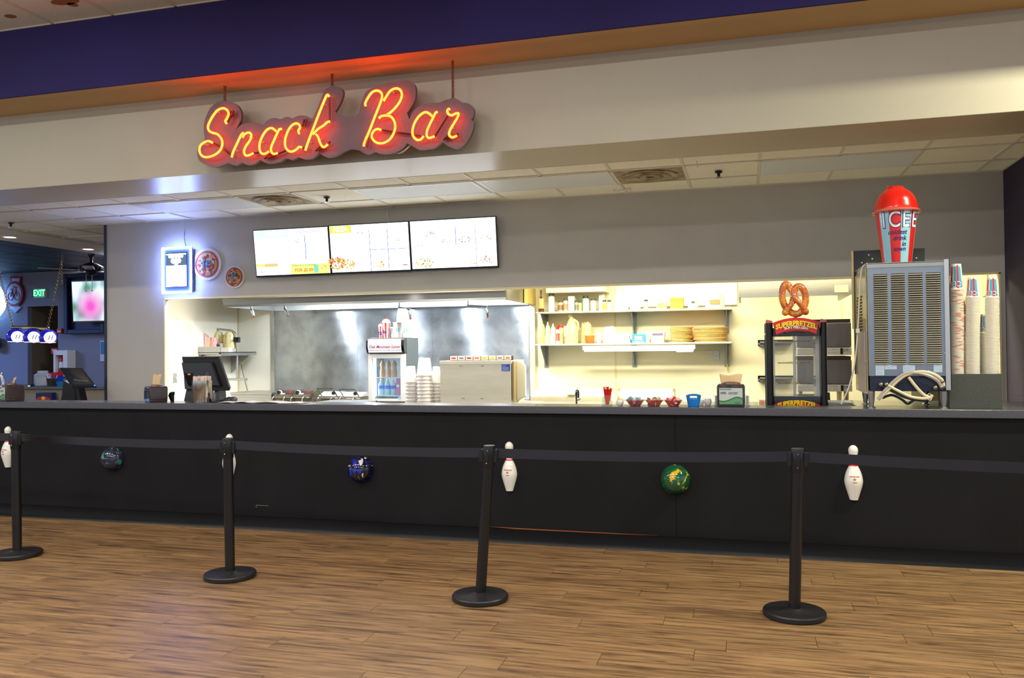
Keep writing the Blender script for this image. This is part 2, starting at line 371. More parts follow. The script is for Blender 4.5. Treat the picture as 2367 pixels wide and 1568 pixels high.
def sprinkler(x, y, lab, s=1):
    t = thing('ceiling_sprinkler', lab, 'sprinkler', (x, y, ZC))
    MB().lathe([(.001, 0), (.035*s, -.002), (.03*s, -.012), (.014, -.018), (.012, -.045), (.001, -.046)], seg=16).build('escutcheon', mat('dark_bronze', (52, 48, 44), .4, .8), t)
    MB().lathe([(.001, -.058), (.03, -.056), (.03, -.052), (.001, -.05)], seg=16).build('deflector', chrome, t)
sprinkler(-.2, 1.25, 'dark sprinkler head on the cream tiles above the long grey wall'); sprinkler(-4.0, 1.24, 'dark sprinkler head left of the light panel above the menu screens')
p = AZ(25, 515, ZC); sprinkler(p.x, p.y, 'sprinkler head at the far left above the blue-lit room')
p = AZ(1611, 372, ZC)
h = MB().tube([p, p+Vector((0, 0, -.03)), p+Vector((.006, 0, -.045)), p+Vector((0, 0, -.055))], .003).build('ceiling_hook', bar_m); tag(h, 'small cream hook hanging from the tiles right of the stained vent', 'hook')
# ---- grey wall with the pass-through
gw = MB(); OL, OR, OT = -6.53, 2.19, 2.145
gw.box(-7.34, OL, YW, YW+.05, 0, ZC).box(OL, OR, YW, YW+.05, OT, ZC).box(OR, 2.35, YW, YW+.05, 0, ZC).box(OL, OR, YW, YW+.05, 0, .84)
gwo = gw.build('wall_front', grey_m, smooth=False); struct(gwo, 'long grey wall behind the bar with the kitchen pass-through')
jm = mat('pass_through_trim', (226, 212, 168), .5)
tj = MB().box(OL-.004, OL+.012, YW-.006, YW+.055, .84, OT).box(OR-.012, OR+.004, YW-.006, YW+.055, .84, OT).box(OL-.004, OR+.004, YW-.006, YW+.055, OT-.012, OT+.006).build('trim_1', jm, smooth=False); struct(tj, 'cream trim lining the kitchen pass-through')
te = MB().box(-7.365, -7.335, YW-.012, YW+.145, 0, ZC).build('trim_2', mat('dark_trim', (38, 42, 62), .4), smooth=False); struct(te, 'dark vertical corner trim at the left end of the grey wall')
sd = MB().box(-7.34, -7.24, YW+.13, 6.5, 0, ZC).build('wall_kitchen_outer', grey_m, smooth=False); struct(sd)
wr_m = mat('side_wall_dark', (46, 38, 60), .8, noise=.25, nscale=1.5, bump=.1, bscale=150)
rh = MB().box(2.36, 9, .45, .55, 0, 3.05).build('wall_hall_right', grey_m, smooth=False); struct(rh)
wr = MB().box(2.23, 2.36, -.064, YW, 1.068, 3.048).box(2.23, 2.36, .96, YW, 0, 1.067).build('wall_right', wr_m, smooth=False); struct(wr, 'dark purple side wall at the right end of the bar')
# ---- kitchen shell
YK = 4.34
kb = MB().box(-7.1, -2.72, YK, YK+.1, 0, 2.75).build('wall_kitchen_back', kitw_m, smooth=False); struct(kb, 'white kitchen back wall behind the cook line')
kb2 = MB().box(-2.72, 2.35, YK, YK+.1, 0, 2.75).build('wall_kitchen_back', kit_m, smooth=False); struct(kb2, 'cream kitchen back wall behind the shelves')
kl = MB().box(-7.2, -7.1, YW+.05, YK+.1, 0, 2.75).build('wall_kitchen_left', kitw_m, smooth=False); struct(kl, 'white left wall of the kitchen')
kr = MB().box(2.24, 2.35, YW+.05, YK, 0, 2.75).build('wall_kitchen_right', kit_m, smooth=False); struct(kr, 'cream right wall of the kitchen')
kc = MB().box(-7.2, 2.35, YW+.05, YK+.1, 2.75, 2.8).build('ceiling_kitchen', mat('kitchen_ceiling', (222, 214, 190), .7), smooth=False); struct(kc)
cv = MB()
for u in (1422, 1947): x = A(u, 760, YK).x; cv.box(x-.012, x+.012, YK-.006, YK, .9, 2.6)
x = A(1233, 800, YK).x; cv.box(x-.035, x+.035, YK-.05, YK, .9, 2.7)
cvo = cv.build('trim_3', mat('seam_cover', (216, 206, 160), .4), smooth=False); struct(cvo, 'cream vertical seam covers on the kitchen back wall')
cvl = MB().box(-7.1, -7.085, YK-.015, YK, .9, 2.6).build('trim_4', mat('corner_bead', (206, 190, 150), .5), smooth=False); struct(cvl)
# ---- far left room (blue-lit)
YF = 6.5
blue_w = mat('far_room_paint', (128, 132, 150), .7, noise=.05, nscale=3)
pa = AZ(0, 635, ZC)
# side soffit with downlights
sf = MB().box(-9.55, -8.76, .59, 6.5, ZC-.008, ZC+.3).build('ceiling_side_soffit', cream, smooth=False); struct(sf, 'smooth cream soffit with round downlights over the far left room')
for (u, v) in ((23, 547), (204, 575)):
    p = AZ(u, v, ZC); q = thing('downlight', 'round recessed downlight in the cream soffit, %s' % ('near the left picture edge' if u < 100 else 'above the ceiling fan'), 'downlight', (p.x, p.y, ZC-.008), group='round downlights in the side soffit')
    MB().lathe([(.001, -.003), (.07, -.003)], seg=24).build('lamp_face', glow('downlight_glow', (255, 214, 160), 12), q)
    MB().lathe([(.07, -.004), (.1, -.004), (.1, .001)], seg=24).build('ring', white, q)
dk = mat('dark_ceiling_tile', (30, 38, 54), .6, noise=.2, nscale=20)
fc = MB().box(-20, -9.55, .59, 6.5, ZC+.04, ZC+.1).build('ceiling_far', mat('grid_pale', (120, 136, 168), .35), smooth=False); struct(fc, 'dark tiled ceiling of the far left room')
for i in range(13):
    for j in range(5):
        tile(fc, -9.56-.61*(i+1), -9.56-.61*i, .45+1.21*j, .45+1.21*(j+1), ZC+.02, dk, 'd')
# ---- far left room: walls, door recess, signs
wl = MB()
xd0, xd1, _, zd = box_at(64, 708, 134, 900, YF)
wl.box(-20, xd0, YF, YF+.1, 0, ZC+.04).box(xd1, -7.34, YF, YF+.1, 0, ZC+.04).box(xd0, xd1, YF, YF+.1, zd, ZC+.04)
wlo = wl.build('wall_far', blue_w, smooth=False); struct(wlo, 'blue-lit wall of the far left room')
lw = MB().box(-20.1, -20, .5, YF, 0, ZC+.1).build('wall_far_left', blue_w, smooth=False); struct(lw)
rec = MB().box(xd0-.02, xd0, YF+.1, YF+1.0, 0, zd).box(xd1, xd1+.02, YF+.1, YF+1.0, 0, zd).box(xd0, xd1, YF+.1, YF+1.0, zd, zd+.02).box(xd0, xd1, YF+1.0, YF+1.1, 0, zd)
rco = rec.build('wall_door_recess', mat('recess_tan', (120, 104, 80), .8), smooth=False); struct(rco, 'tan recess of the doorway')
dx0, dx1, _, dz = box_at(92, 716, 134, 900, YF+.95)
d1 = MB().box(dx0, dx1+.3, YF+.93, YF+.98, 0, dz).build('door_1', mat('dark_door', (58, 58, 66), .5), smooth=False, bevel=.005); struct(d1, 'dark door inside the doorway of the far room')
MB().box(dx0-.06, dx0, YF+.9, YF+1, 0, dz+.06).box(dx0, dx1+.3, YF+.9, YF+1, dz, dz+.06).build('door_frame', mat('door_frame_dark', (44, 44, 52), .5), d1, smooth=False)
MB().box(dx0+.08, dx1+.2, YF+.92, YF+.93, .9, 1.05).build('push_bar', steel, d1, smooth=False)
area('blue_room_lamp', (-15.0, 3.6, 2.9), 1.6, .8, 230, (.24, .42, 1.0))
area('blue_room_lamp', (-9.6, 4.8, 2.98), .5, .5, 50, (.75, .8, 1.0))
def flat(u0, v0, u1, v1, Y, name, label, cat, m, th=.02, bevel=.003):
    x0, x1, z0, z1 = box_at(u0, v0, u1, v1, Y); t = thing(name, label, cat, ((x0+x1)/2, Y, z0))
    MB().box(-(x1-x0)/2, (x1-x0)/2, -th, 0, 0, z1-z0).build('panel', m, t, bevel=bevel); return t, (x1-x0)/2, z1-z0
t, hw, hh = flat(85, 668, 109, 689, YF-.002, 'exit_sign', 'green glowing exit sign on the far wall', 'exit sign', mat('exit_housing', (205, 215, 205), .5), .06)
MB().box(-hw*.86, hw*.86, -.064, -.06, hh*.08, hh*.92).build('face', glow('exit_green_face', (40, 190, 120), .8), t, smooth=False)
text('EXIT', hh*.95, glow('exit_green', (120, 255, 170), 2.4), t, (0, -.067, hh*.5), off=.003, sx=.8)
t, hw, hh = flat(136, 760, 147, 771, YF-.002, 'fire_alarm_pull', 'small red fire alarm pull station right of the doorway', 'alarm', red, .05)
MB().box(-hw*.7, hw*.7, -.06, -.05, hh*.3, hh*.5).build('handle', white, t, smooth=False)
t, hw, hh = flat(119, 805, 134, 819, YF-.002, 'red_notice', 'small red notice with white writing beside the doorway', 'sign', mat('notice_red', (190, 30, 40), .5), .01)
MB().box(-hw*.7, hw*.7, -.013, -.01, hh*.6, hh*.75).box(-hw*.5, hw*.6, -.013, -.01, hh*.3, hh*.4).build('lettering', paper, t, smooth=False)
# fire extinguisher cabinet
x0, x1, z0, z1 = box_at(143, 810, 175, 870, YF-.002); t = thing('extinguisher_cabinet', 'white fire extinguisher cabinet on the far wall behind the touch screen till', 'cabinet', ((x0+x1)/2, YF-.002, z0)); hw = (x1-x0)/2; hh = z1-z0; fr = .045
MB().box(-hw, hw, -.02, 0, 0, hh).box(-hw, -hw+fr, -.2, -.02, 0, hh).box(hw-.1, hw, -.2, -.02, 0, hh).box(-hw+fr, hw-.1, -.2, -.02, hh-.09, hh).box(-hw+fr, hw-.1, -.2, -.02, 0, .05).build('cabinet_box', white, t, bevel=.004)
e = thing('fire_extinguisher', 'red fire extinguisher inside the white wall cabinet', 'extinguisher', ((x0+x1)/2-.03, YF-.11, z0+.05))
MB().lathe([(.001, 0), (.06, .0), (.065, .03), (.065, .26), (.04, .32), (.02, .34), (.02, .37)], seg=16).build('tank', mat('extinguisher_red', (170, 24, 34), .3), e)
MB().box(-.05, .02, -.012, .012, .37, .39).tube([(.02, 0, .36), (.075, 0, .33), (.08, 0, .2), (.07, 0, .1)], .009).build('handle_and_hose', black, e)
MB().lathe([(.0655, .1), (.0655, .22)], seg=16).build('label_band', white, e)
# bicycle emblem sign: square top, round ring, arrow below
t = thing('bicycle_sign', 'red ringed bicycle sign with a pale downward arrow on the blue wall', 'sign', tuple(A(38, 680, YF-.01)))
zz = lambda u, v: (A(u, v, YF-.01)-A(38, 680, YF-.01))
def pz(L): return [(zz(u, v).x, zz(u, v).z) for u, v in L]
k = abs(zz(56, 680).x)
paleb = mat('sign_pale', (176, 196, 230), .5); sred = mat('sign_red', (140, 28, 62), .5)
MB().prism(pz([(26, 640), (52, 640), (49, 668), (29, 668)]), -.03, 0).build('upper_panel', sred, t, bevel=.004)
MB().prism(pz([(30, 644), (48, 644), (46, 664), (31, 664)]), -.034, -.03).build('upper_inset', paleb, t, smooth=False)
rz = .21
MB().cyl((0, -.05, 0), rz*.98, .05, 40, ax='y', sy=1.16).build('ring', sred, t)
MB().cyl((0, -.056, 0), rz*.8, .006, 40, ax='y', sy=1.18).build('disc', paleb, t)
b = MB(); 
for cx in (-.075, .08): b.tube([(cx+.062*math.cos(a*PI/12), -.064, -.05+.075*math.sin(a*PI/12)) for a in range(24)], .006, 6, closed=True)
b.tube([(-.075, -.064, -.05), (-.03, -.064, .05), (.06, -.064, .06), (.08, -.064, -.05)], .007, 6).tube([(-.03, -.064, .05), (.0, -.064, -.05), (.06, -.064, .06)], .007, 6).tube([(-.03, -.064, .05), (-.04, -.064, .09), (-.07, -.064, .09), (-.0, -.064, .09)], .008, 6).tube([(.06, -.064, .06), (.05, -.064, .11), (-.02, -.064, .135), (.09, -.064, .12)], .007, 6)
b.build('bicycle_emblem', sred, t)
MB().prism(pz([(32, 702), (46, 702), (46, 710), (52, 710), (38, 724), (25, 710), (32, 710)]), -.03, -.0).build('arrow', paleb, t, smooth=False)
# neon sign cut by the picture edge: source of the blue light
t = thing('round_neon_sign', 'round blue-white neon sign cut off by the left picture edge', 'neon sign', tuple(A(-14, 698, YF-.06)))
MB().cyl((0, -.04, 0), .30, .05, 32, ax='y').build('face', glow('neon_face', (205, 225, 255), 1.6), t)
MB().tube([(.30*math.cos(a*PI/16), -.07, .36*math.sin(a*PI/16)) for a in range(32)], .022, 8, closed=True).build('neon_tube', glow('blue_neon', (120, 190, 255), 9), t)
MB().tube([(.1+.08*math.cos(a*PI/8), -.075, .16+.05*math.sin(a*PI/8)) for a in range(9)], .018, 8).build('red_mark', glow('red_neon_mark', (220, 20, 60), 1.5), t)
x0, x1, z0, z1 = box_at(-12, 784, 9, 806, YF-.02)
o = MB().lathe([(.001, 0), (.12, .02), (.14, .08), (.11, .16), (.13, .2), (.001, .22)], (0, 0, 0), 12).build('dark_planter', mat('planter_dark', (50, 78, 90), .7, noise=.4, nscale=20), loc=((x0+x1)/2, YF-.16, z0)); tag(o, 'dark greenish wall ornament at the left picture edge', 'ornament')
# big screen in dark blue frame
x0, x1, z0, z1 = box_at(160, 633, 252, 772, YF); t = thing('framed_screen', 'large television in a deep dark blue wall frame', 'television', ((x0+x1)/2, YF-.001, z0)); hw = (x1-x0)/2; hh = z1-z0
navy = mat('navy_frame', (30, 42, 84), .5)
MB().box(-hw, hw, -.04, 0, 0, hh).box(-hw, -hw+.08, -.14, -.04, 0, hh).box(hw-.08, hw, -.14, -.04, 0, hh).box(-hw+.08, hw-.08, -.14, -.04, hh-.08, hh).box(-hw+.08, hw-.08, -.14, -.04, 0, .08).build('frame', navy, t, bevel=.01)
def tv_mat():
    m = bpy.data.materials.new('blurred_programme'); m.use_nodes = True; nt = m.node_tree; nt.nodes.clear(); N = nt.nodes.new; L = nt.links.new
    tc = N('ShaderNodeTexCoord'); mp = N('ShaderNodeMapping'); mp.inputs['Scale'].default_value = (1.3, 1, 1.0); L(tc.outputs['Object'], mp.inputs[0])
    n = N('ShaderNodeTexNoise'); n.inputs['Scale'].default_value = 2.4; n.inputs['Detail'].default_value = 1; L(mp.outputs[0], n.inputs['Vector'])
    r = N('ShaderNodeValToRGB'); L(n.outputs[0], r.inputs[0]); e = r.color_ramp.elements
    e[0].position = .32; e[0].color = lin((90, 150, 120))+(1,); e[1].position = .75; e[1].color = lin((235, 240, 250))+(1,)
    for p_, c in ((.44, (170, 205, 215)), (.54, (225, 235, 240))): k = e.new(p_); k.color = lin(c)+(1,)
    g = N('ShaderNodeVectorMath'); g.operation = 'DISTANCE'; L(tc.outputs['Object'], g.inputs[0]); g.inputs[1].default_value = (.02, 0, .26)
    r2 = N('ShaderNodeMapRange'); L(g.outputs['Value'], r2.inputs[0]); r2.inputs[1].default_value = .05; r2.inputs[2].default_value = .34; r2.inputs[3].default_value = 1; r2.inputs[4].default_value = 0
    mx = N('ShaderNodeMix'); mx.data_type = 'RGBA'; L(r2.outputs[0], mx.inputs[0]); L(r.outputs[0], mx.inputs[6]); mx.inputs[7].default_value = lin((236, 90, 200))+(1,)
    em = N('ShaderNodeEmission'); em.inputs[1].default_value = 1.2; L(mx.outputs[2], em.inputs[0]); o = N('ShaderNodeOutputMaterial'); L(em.outputs[0], o.inputs[0]); return m
q0, q1, r0, r1 = box_at(173, 651, 246, 742, YF-.25); c = ((q0+q1)/2-(x0+x1)/2, r0-z0)
MB().box(-(q1-q0)/2-.02, (q1-q0)/2+.02, .002, .05, -.02, r1-r0+.02).box(-.1, .1, .05, .2, .3, .5).build('screen_casing', blackg, t, loc=(c[0], -.25, c[1]), rot=(.06, 0, .08))
MB().box(-(q1-q0)/2, (q1-q0)/2, -.002, .002, 0, r1-r0).build('screen', tv_mat(), t, loc=(c[0], -.255, c[1]), rot=(.06, 0, .08), smooth=False)
t, hw, hh = flat(232, 788, 247, 836, YF-.01, 'blue_poster', 'narrow blue poster at the corner trim of the grey wall', 'poster', mat('poster_pale', (190, 205, 220), .6), .01)
MB().box(-hw*.8, hw*.8, -.013, -.01, hh*.35, hh*.95).build('print', mat('poster_blue', (70, 120, 180), .6), t, smooth=False)
# ceiling fan
p = AZ(187, 583, ZC); t = thing('ceiling_fan', 'dark bronze ceiling fan with two pull chains', 'ceiling fan', (p.x, 4.3, ZC)); bz = mat('fan_bronze', (40, 34, 30), .35, .6)
MB().lathe([(.001, 0), (.05, -.005), (.045, -.04), (.02, -.07), (.018, -.13), (.03, -.15)], seg=20).build('canopy', bz, t)
MB().lathe([(.03, -.14), (.09, -.16), (.17, -.2), (.18, -.23), (.15, -.26), (.08, -.28), (.07, -.31), (.03, -.34), (.001, -.345)], seg=28).build('motor_housing', bz, t)
rb = MB()
for k in range(20): a = k*PI/10; rb.box(.165, .186, -.008, .008, -.245, -.205, xf=Matrix.Rotation(a, 4, 'Z'))
rb.build('cooling_ribs', mat('fan_ribs', (120, 116, 110), .3, .8), t)
for k in range(5):
    MB().box(.16, .24, -.03, .03, -.262, -.256).taper(.24, .72, -.07, .07, -.268, -.258, 1, 1).build('fan_blade', mat('fan_blade', (150, 150, 156), .4), t, rot=(0, 0, .35+k*2*PI/5), bevel=.004)
for x in (-.05, .06): MB().tube([(x, -.05, -.33), (x, -.05, -.56)], .004, 6).ball((x, -.05, -.57), .014, 8, 6).build('pull_chain', mat('chain_pale', (214, 208, 196), .3, .6), t)
# three-shade pendant lamp on chains
YP = 4.0; p = A(72, 775, YP); t = thing('pendant_lamp', 'hanging lamp with three blue ball shaped shades on chains', 'pendant lamp', tuple(p))
brass = mat('dull_brass', (176, 160, 124), .3, .9)
a1, b1 = A(30, 757, YP)-p, A(110, 760, YP)-p
MB().tube([a1, a1*.5+b1*.5+Vector((0, 0, .01)), b1], .022, 10).ball(a1, .035, 12, 8).ball(b1, .035, 12, 8).build('cross_bar', brass, t)
bsh = mat('blue_shade', (40, 44, 200), .2, em=.25, emc=(40, 40, 220), coat=.6)
for u, v in ((36, 779), (74, 780), (111, 781)):
    c = A(u, v, YP)-p; s = MB().ball(c, .128, 24, 14, z0=-.55, z1=1).build('lamp_shade', bsh, t)
    MB().cyl((c.x, c.y, c.z-.075), .104, .004, 24).build('bulb_glow', glow('warm_bulb', (255, 214, 150), 8), s)
    cc = Vector((.86, -.5, .0)).normalized()
    rr = MB(); R3 = cc.to_track_quat('Z', 'Y').to_matrix().to_4x4(); R3.translation = c
    prof = [(max(.0005, .1305*math.sin(a*.72/6)), .1305*math.cos(a*.72/6)) for a in range(7)]
    q = MB().lathe(prof, seg=20); q.v = [tuple(R3 @ Vector(v_)) for v_ in q.v]; q.build('lit_disc', glow('shade_disc', (250, 236, 255), 1.5), s)
    for dx in (-.02, .02):
        aa = R3 @ Vector((dx-.01, -.03, .131)); bb_ = R3 @ Vector((dx+.01, .03, .131)); MB().tube([aa, bb_], .005, 5).build('numeral_stroke', mat('shade_mark', (60, 50, 160), .5), s)
def chain(P, Q, r, n, name, m, parent):
    P, Q = Vector(P), Vector(Q); mb = MB(); d = (Q-P)/n; up_ = d.normalized(); a = up_.orthogonal().normalized(); b_ = up_.cross(a)
    for i in range(n):
        c = P+d*(i+.5); s1 = a if i % 2 else b_
        mb.tube([c+up_*(d.length*.62*math.cos(k*PI/4))+s1*(r*1.7*math.sin(k*PI/4)) for k in range(8)], r*.55, 4, closed=True)
    return mb.build(name, m, parent)
chain(a1, A(-6, 612, YP)-p, .009, 38, 'chain', brass, t)
chain(b1, Vector((A(147, 578, YP).x-p.x, 0, ZC-p.z-.001)), .009, 40, 'chain', brass, t)
chain(Vector((A(142, 610, YP).x-p.x, 0, A(142, 610, YP).z-p.z)), A(143, 658, YP)-p, .008, 12, 'spare_chain', brass, t)
# ---------------------------------------------------------------- BAR COUNTER
lam = mat('speckled_laminate', (82, 83, 92), .28, noise=.35, nscale=110, coat=.25)
cf = mat('black_front_panel', (24, 24, 27), .62, noise=.3, nscale=3, stretch=(1, 1, .5), bump=.08, bscale=70)
cf.node_tree.nodes['Principled BSDF'].inputs['Specular IOR Level'].default_value = .22
cove_m = mat('black_rubber_cove', (12, 12, 15), .34); cove_m.node_tree.nodes['Principled BSDF'].inputs['Specular IOR Level'].default_value = .25
bar = thing('bar_counter', 'long black-fronted bar counter with a speckled grey laminate top', 'counter', (-3, 0, 0))
MB().box(-9, 5.6, -.035, .27, LZ-.057, LZ).build('worktop', lam, bar, bevel=.004, ang=.5)
XJ = [-9.0, A(1562, 1100, 0).x+3, 5.6]
for i in range(2): MB().box(XJ[i]+.0012, XJ[i+1]-.0012, 0, .02, .095, LZ-.057).build('front_panel', cf, bar, smooth=False)
MB().box(-9, 5.6, .021, .25, .0, LZ-.057).build('carcass', dark, bar, smooth=False)
MB().prismx([(-.001, .11), (-.014, .108), (-.014, .03), (-.024, .008), (-.03, 0), (.02, 0), (.02, .11)], -9, 5.6).build('cove_base', cove_m, bar)
xa, xb = A(1132, 1240, 0).x+3, A(1520, 1258, 0).x+3
MB().prism([(xa, .118), (xb, .113), (xb-.3, .1095), (xa+.2, .1095)], -.004, 0).build('exposed_wood_edge', mat('raw_wood_edge', (150, 84, 36), .6), bar, smooth=False)
sp = MB(); px = A(606, 1173, 0).x+3; pzv = A(606, 1173, 0).z
for (a_, b_) in (((-.06, .0), (-.055, .016)), ((-.055, .016), (.06, .014)), ((-.058, .0), (-.05, -.004))): sp.tube([(px+a_[0], -.001, pzv+a_[1]), (px+b_[0], -.001, pzv+b_[1])], .0013, 4)
sp.build('scratch_mark', mat('scuff', (150, 150, 150), .6), bar)
XSD = A(1975, 925, .4).x
sdt = thing('side_counter', 'deep speckled counter end carrying the frozen drink machine', 'counter', ((XSD+2.2)/2, .61, 0)); hsd = (2.2-XSD)/2
MB().box(-hsd, hsd+.02, -.339, .34, LZ-.05, LZ).build('worktop', lam, sdt, bevel=.003); MB().box(-hsd, hsd, -.33, .32, 0, LZ-.05).build('cabinet', dark, sdt, smooth=False)
# ---- pins on the counter front
pin_m = mat('pin_lacquer', (240, 239, 232), .16, coat=.6); pin_red = mat('pin_red', (222, 28, 34), .25)
PP = [(0, .0286), (.01, .031), (.04, .040), (.115, .0605), (.16, .0582), (.20, .047), (.235, .030), (.254, .0232), (.27, .0222), (.30, .026), (.33, .0315), (.348, .0325), (.363, .028), (.3735, .0185), (.3785, .0115), (.381, .0005)]
PPs = [(r, z) for z, r in PP]
PPc = [(max(.001, v.x), v.y) for v in [Vector((a, b)) for a, b in []]] if 0 else None
def pin(u, v0, v1, lab, first=None):
    zb = A(u, v1, -.03).z; x = A(u, (v0+v1)/2, -.03).x
    if first: return dup(first, (x, -.0005, zb), lab)
    t = thing('bowling_pin', lab, 'bowling pin', (x, -.0005, zb), group='white bowling pins fixed to the counter front')
    prof = catmull([(r, z, 0) for r, z in PPs], 4); MB().lathe([(max(.0005, p_.x), p_.y) for p_ in prof], seg=22, a0=PI, a1=2*PI).build('body', pin_m, t, ang=1.2)
    def ring(z0, z1):
        q = [p_ for p_ in prof if z0-.012 < p_.y < z1+.012]
        def rad(z):
            for i in range(len(prof)-1):
                if prof[i].y <= z <= prof[i+1].y: f = (z-prof[i].y)/max(1e-6, prof[i+1].y-prof[i].y); return prof[i].x*(1-f)+prof[i+1].x*f
            return .022
        MB().lathe([(rad(z0+(z1-z0)*i/4)+.0006, z0+(z1-z0)*i/4) for i in range(5)], seg=22, a0=PI, a1=2*PI).build('red_ring', pin_red, t)
        return rad
    rad = ring(.236, .247); ring(.258, .268)
    def wrp(z0):
        def f(x, y, d): rr = rad(z0+y)+.0009+d; a = x/.0585; return Vector((rr*math.sin(a), -rr*math.cos(a), z0+y))
        return f
    text('Oak Mountain', .0115, pin_red, t, (0, 0, 0), shear=.35, off=.0004, warp=wrp(.167), ext=.0002)
    text('Lanes', .0115, pin_red, t, (0, 0, 0), shear=.35, off=.0004, warp=wrp(.128), ext=.0002)
    em_ = MB(); r_ = rad(.147)+.001
    for dx, dz, s_ in ((0, 0, .006), (-.008, .003, .003), (.008, .003, .003), (0, .009, .003)): em_.cyl((dx, -math.sqrt(max(0, r_*r_-dx*dx))-.0005, .146+dz), s_, .0005, 10, ax='y')
    em_.build('emblem', mat('emblem_olive', (140, 122, 60), .5), t)
    return t
P0 = pin(1175, 1016, 1136, 'white bowling pin with red neck, right of the leaning stanchion')
pin(1974, 1025, 1157, 'white bowling pin farthest right on the counter front', P0)
pin(526, 1000, 1107, 'white bowling pin half hidden behind the second stanchion', P0)
pin(13, 984, 1081, 'white bowling pin beside the leftmost stanchion', P0)
# ---- bowling ball halves
def swirl(name, cols, sc=9, dist=5, seed=0, wave=2.2):
    m = bpy.data.materials.new(name); m.use_nodes = True; nt = m.node_tree; b = nt.nodes['Principled BSDF']; N = nt.nodes.new; L = nt.links.new
    tc = N('ShaderNodeTexCoord'); mp = N('ShaderNodeMapping'); mp.inputs['Location'].default_value = (seed, seed*1.7, 0); L(tc.outputs['Object'], mp.inputs[0])
    n = N('ShaderNodeTexNoise'); n.inputs['Scale'].default_value = sc; n.inputs['Detail'].default_value = 4; n.inputs['Distortion'].default_value = dist; L(mp.outputs[0], n.inputs['Vector'])
    r = N('ShaderNodeValToRGB'); L(n.outputs[0], r.inputs[0]); e = r.color_ramp.elements
    e[0].position = cols[0][0]; e[0].color = lin(cols[0][1])+(1,); e[1].position = cols[-1][0]; e[1].color = lin(cols[-1][1])+(1,)
    for p_, c_ in cols[1:-1]: k = e.new(p_); k.color = lin(c_)+(1,)
    L(r.outputs[0], b.inputs['Base Color']); b.inputs['Roughness'].default_value = .08; b.inputs['Coat Weight'].default_value = .6; b.inputs['Coat Roughness'].default_value = .02; return m
for u, v, m, lab in ((255, 1061, swirl('ball_purple_teal', [(.3, (30, 26, 52)), (.5, (44, 36, 66)), (.56, (30, 40, 60)), (.62, (40, 128, 110)), (.8, (70, 150, 130))], 7, 3.5, 1.3), 'dark purple bowling ball with teal swirls on the counter front'),
                     (830, 1087, swirl('ball_blue_white', [(.3, (24, 46, 190)), (.4, (26, 44, 170)), (.43, (16, 16, 34)), (.56, (18, 18, 36)), (.585, (222, 222, 220)), (.64, (210, 214, 226)), (.67, (24, 24, 60))], 5, 2.6, 4.1), 'black and blue bowling ball with white swirls on the counter front'),
                     (1560, 1110, swirl('ball_green_gold', [(.3, (16, 92, 44)), (.48, (20, 74, 56)), (.545, (24, 86, 60)), (.58, (60, 130, 50)), (.60, (232, 178, 30)), (.72, (220, 150, 24))], 5, 3.2, 7.7), 'green bowling ball with gold streaks on the counter front')):
    p = A(u, v, -.04); t = thing('bowling_ball', lab, 'bowling ball', (p.x, 0, p.z), group='bowling ball halves fixed to the counter front')
    MB().lathe([(max(.0005, .1085*math.sin(a*PI/2/14)), -.0-.1085*math.cos(a*PI/2/14)) for a in range(15)], (0, -.002, 0), 40, ax='y').build('half_ball', m, t, ang=1.2)
    if u == 1560: text('lane', .014, mat('ball_mark', (150, 170, 150), .4), t, (-.015, -.11, -.012), rot=(0, -1.2, 0), ext=.0004)
# ---- stanchions and belts
st_m = mat('black_post', (20, 20, 23), .3, coat=.15); st_b = mat('black_stanchion_base', (26, 26, 29), .42, bump=.05, bscale=90); belt_m = mat('belt_webbing', (33, 34, 44), .75, noise=.25, nscale=60, stretch=(.1, 1, 6))
pos = [(40, 1277, 36, 997), (532, 1325, 526.5, 1013), (1110, 1375, 1131, 1030), (1836, 1412, 1844, 1037)]
labs = ['leftmost black stanchion beside a bowling pin', 'black stanchion standing in front of a bowling pin', 'black stanchion that leans to the right, beside a bowling pin', 'rightmost black stanchion with belts on both sides']
tops = []; sts = []
for (ub, vb, ut, vt), lab in zip(pos, labs):
    B = AZ(ub, vb, .028); T = A(ut, vt, B.y); t = thing('stanchion', lab, 'stanchion', (B.x, B.y, 0), group='black queue stanchions in front of the bar')
    hgt = T.z; lx = T.x-B.x; sh = Matrix(((1, 0, lx/hgt, 0), (0, 1, 0, 0), (0, 0, 1, 0), (0, 0, 0, 1)))
    MB().lathe([(.001, .002), (.165, .002), (.170, .006), (.170, .026), (.165, .033), (.05, .038), (.04, .045), (.034, .046), (.001, .046)], seg=48).build('base', st_b, t)
    q = MB().lathe([(.0325, .04), (.0325, hgt-.02), (.001, hgt-.02)], seg=28); q.v = [tuple(sh @ Vector(v_)) for v_ in q.v]; q.build('post', st_m, t)
    q = MB().lathe([(.0335, hgt-.135), (.036, hgt-.13), (.036, hgt-.004), (.0345, hgt), (.001, hgt)], seg=28); q.v = [tuple(sh @ Vector(v_)) for v_ in q.v]; hd_ = q.build('belt_head', st_m, t)
    q = MB()
    for dz in (.03, .105): q.ball((.0, -.036, hgt-dz), .004, 8, 6)
    q.v = [tuple(sh @ Vector(v_)) for v_ in q.v]; q.build('screw', chrome, t)
    q = MB().box(-.008, .008, -.0385, -.034, hgt-.115, hgt-.02).box(-.056, -.032, -.012, .012, hgt-.10, hgt-.022).box(.032, .056, -.012, .012, hgt-.10, hgt-.022)
    q.v = [tuple(sh @ Vector(v_)) for v_ in q.v]; q.build('belt_clip', black, t, bevel=.002)
    tops.append(Vector((T.x, B.y, hgt-.046))); sts.append(t)
ends = [tops[0]+Vector((-2.2, .1, .0))]+tops+[tops[3]+Vector((2.0, -.10, -.024))]
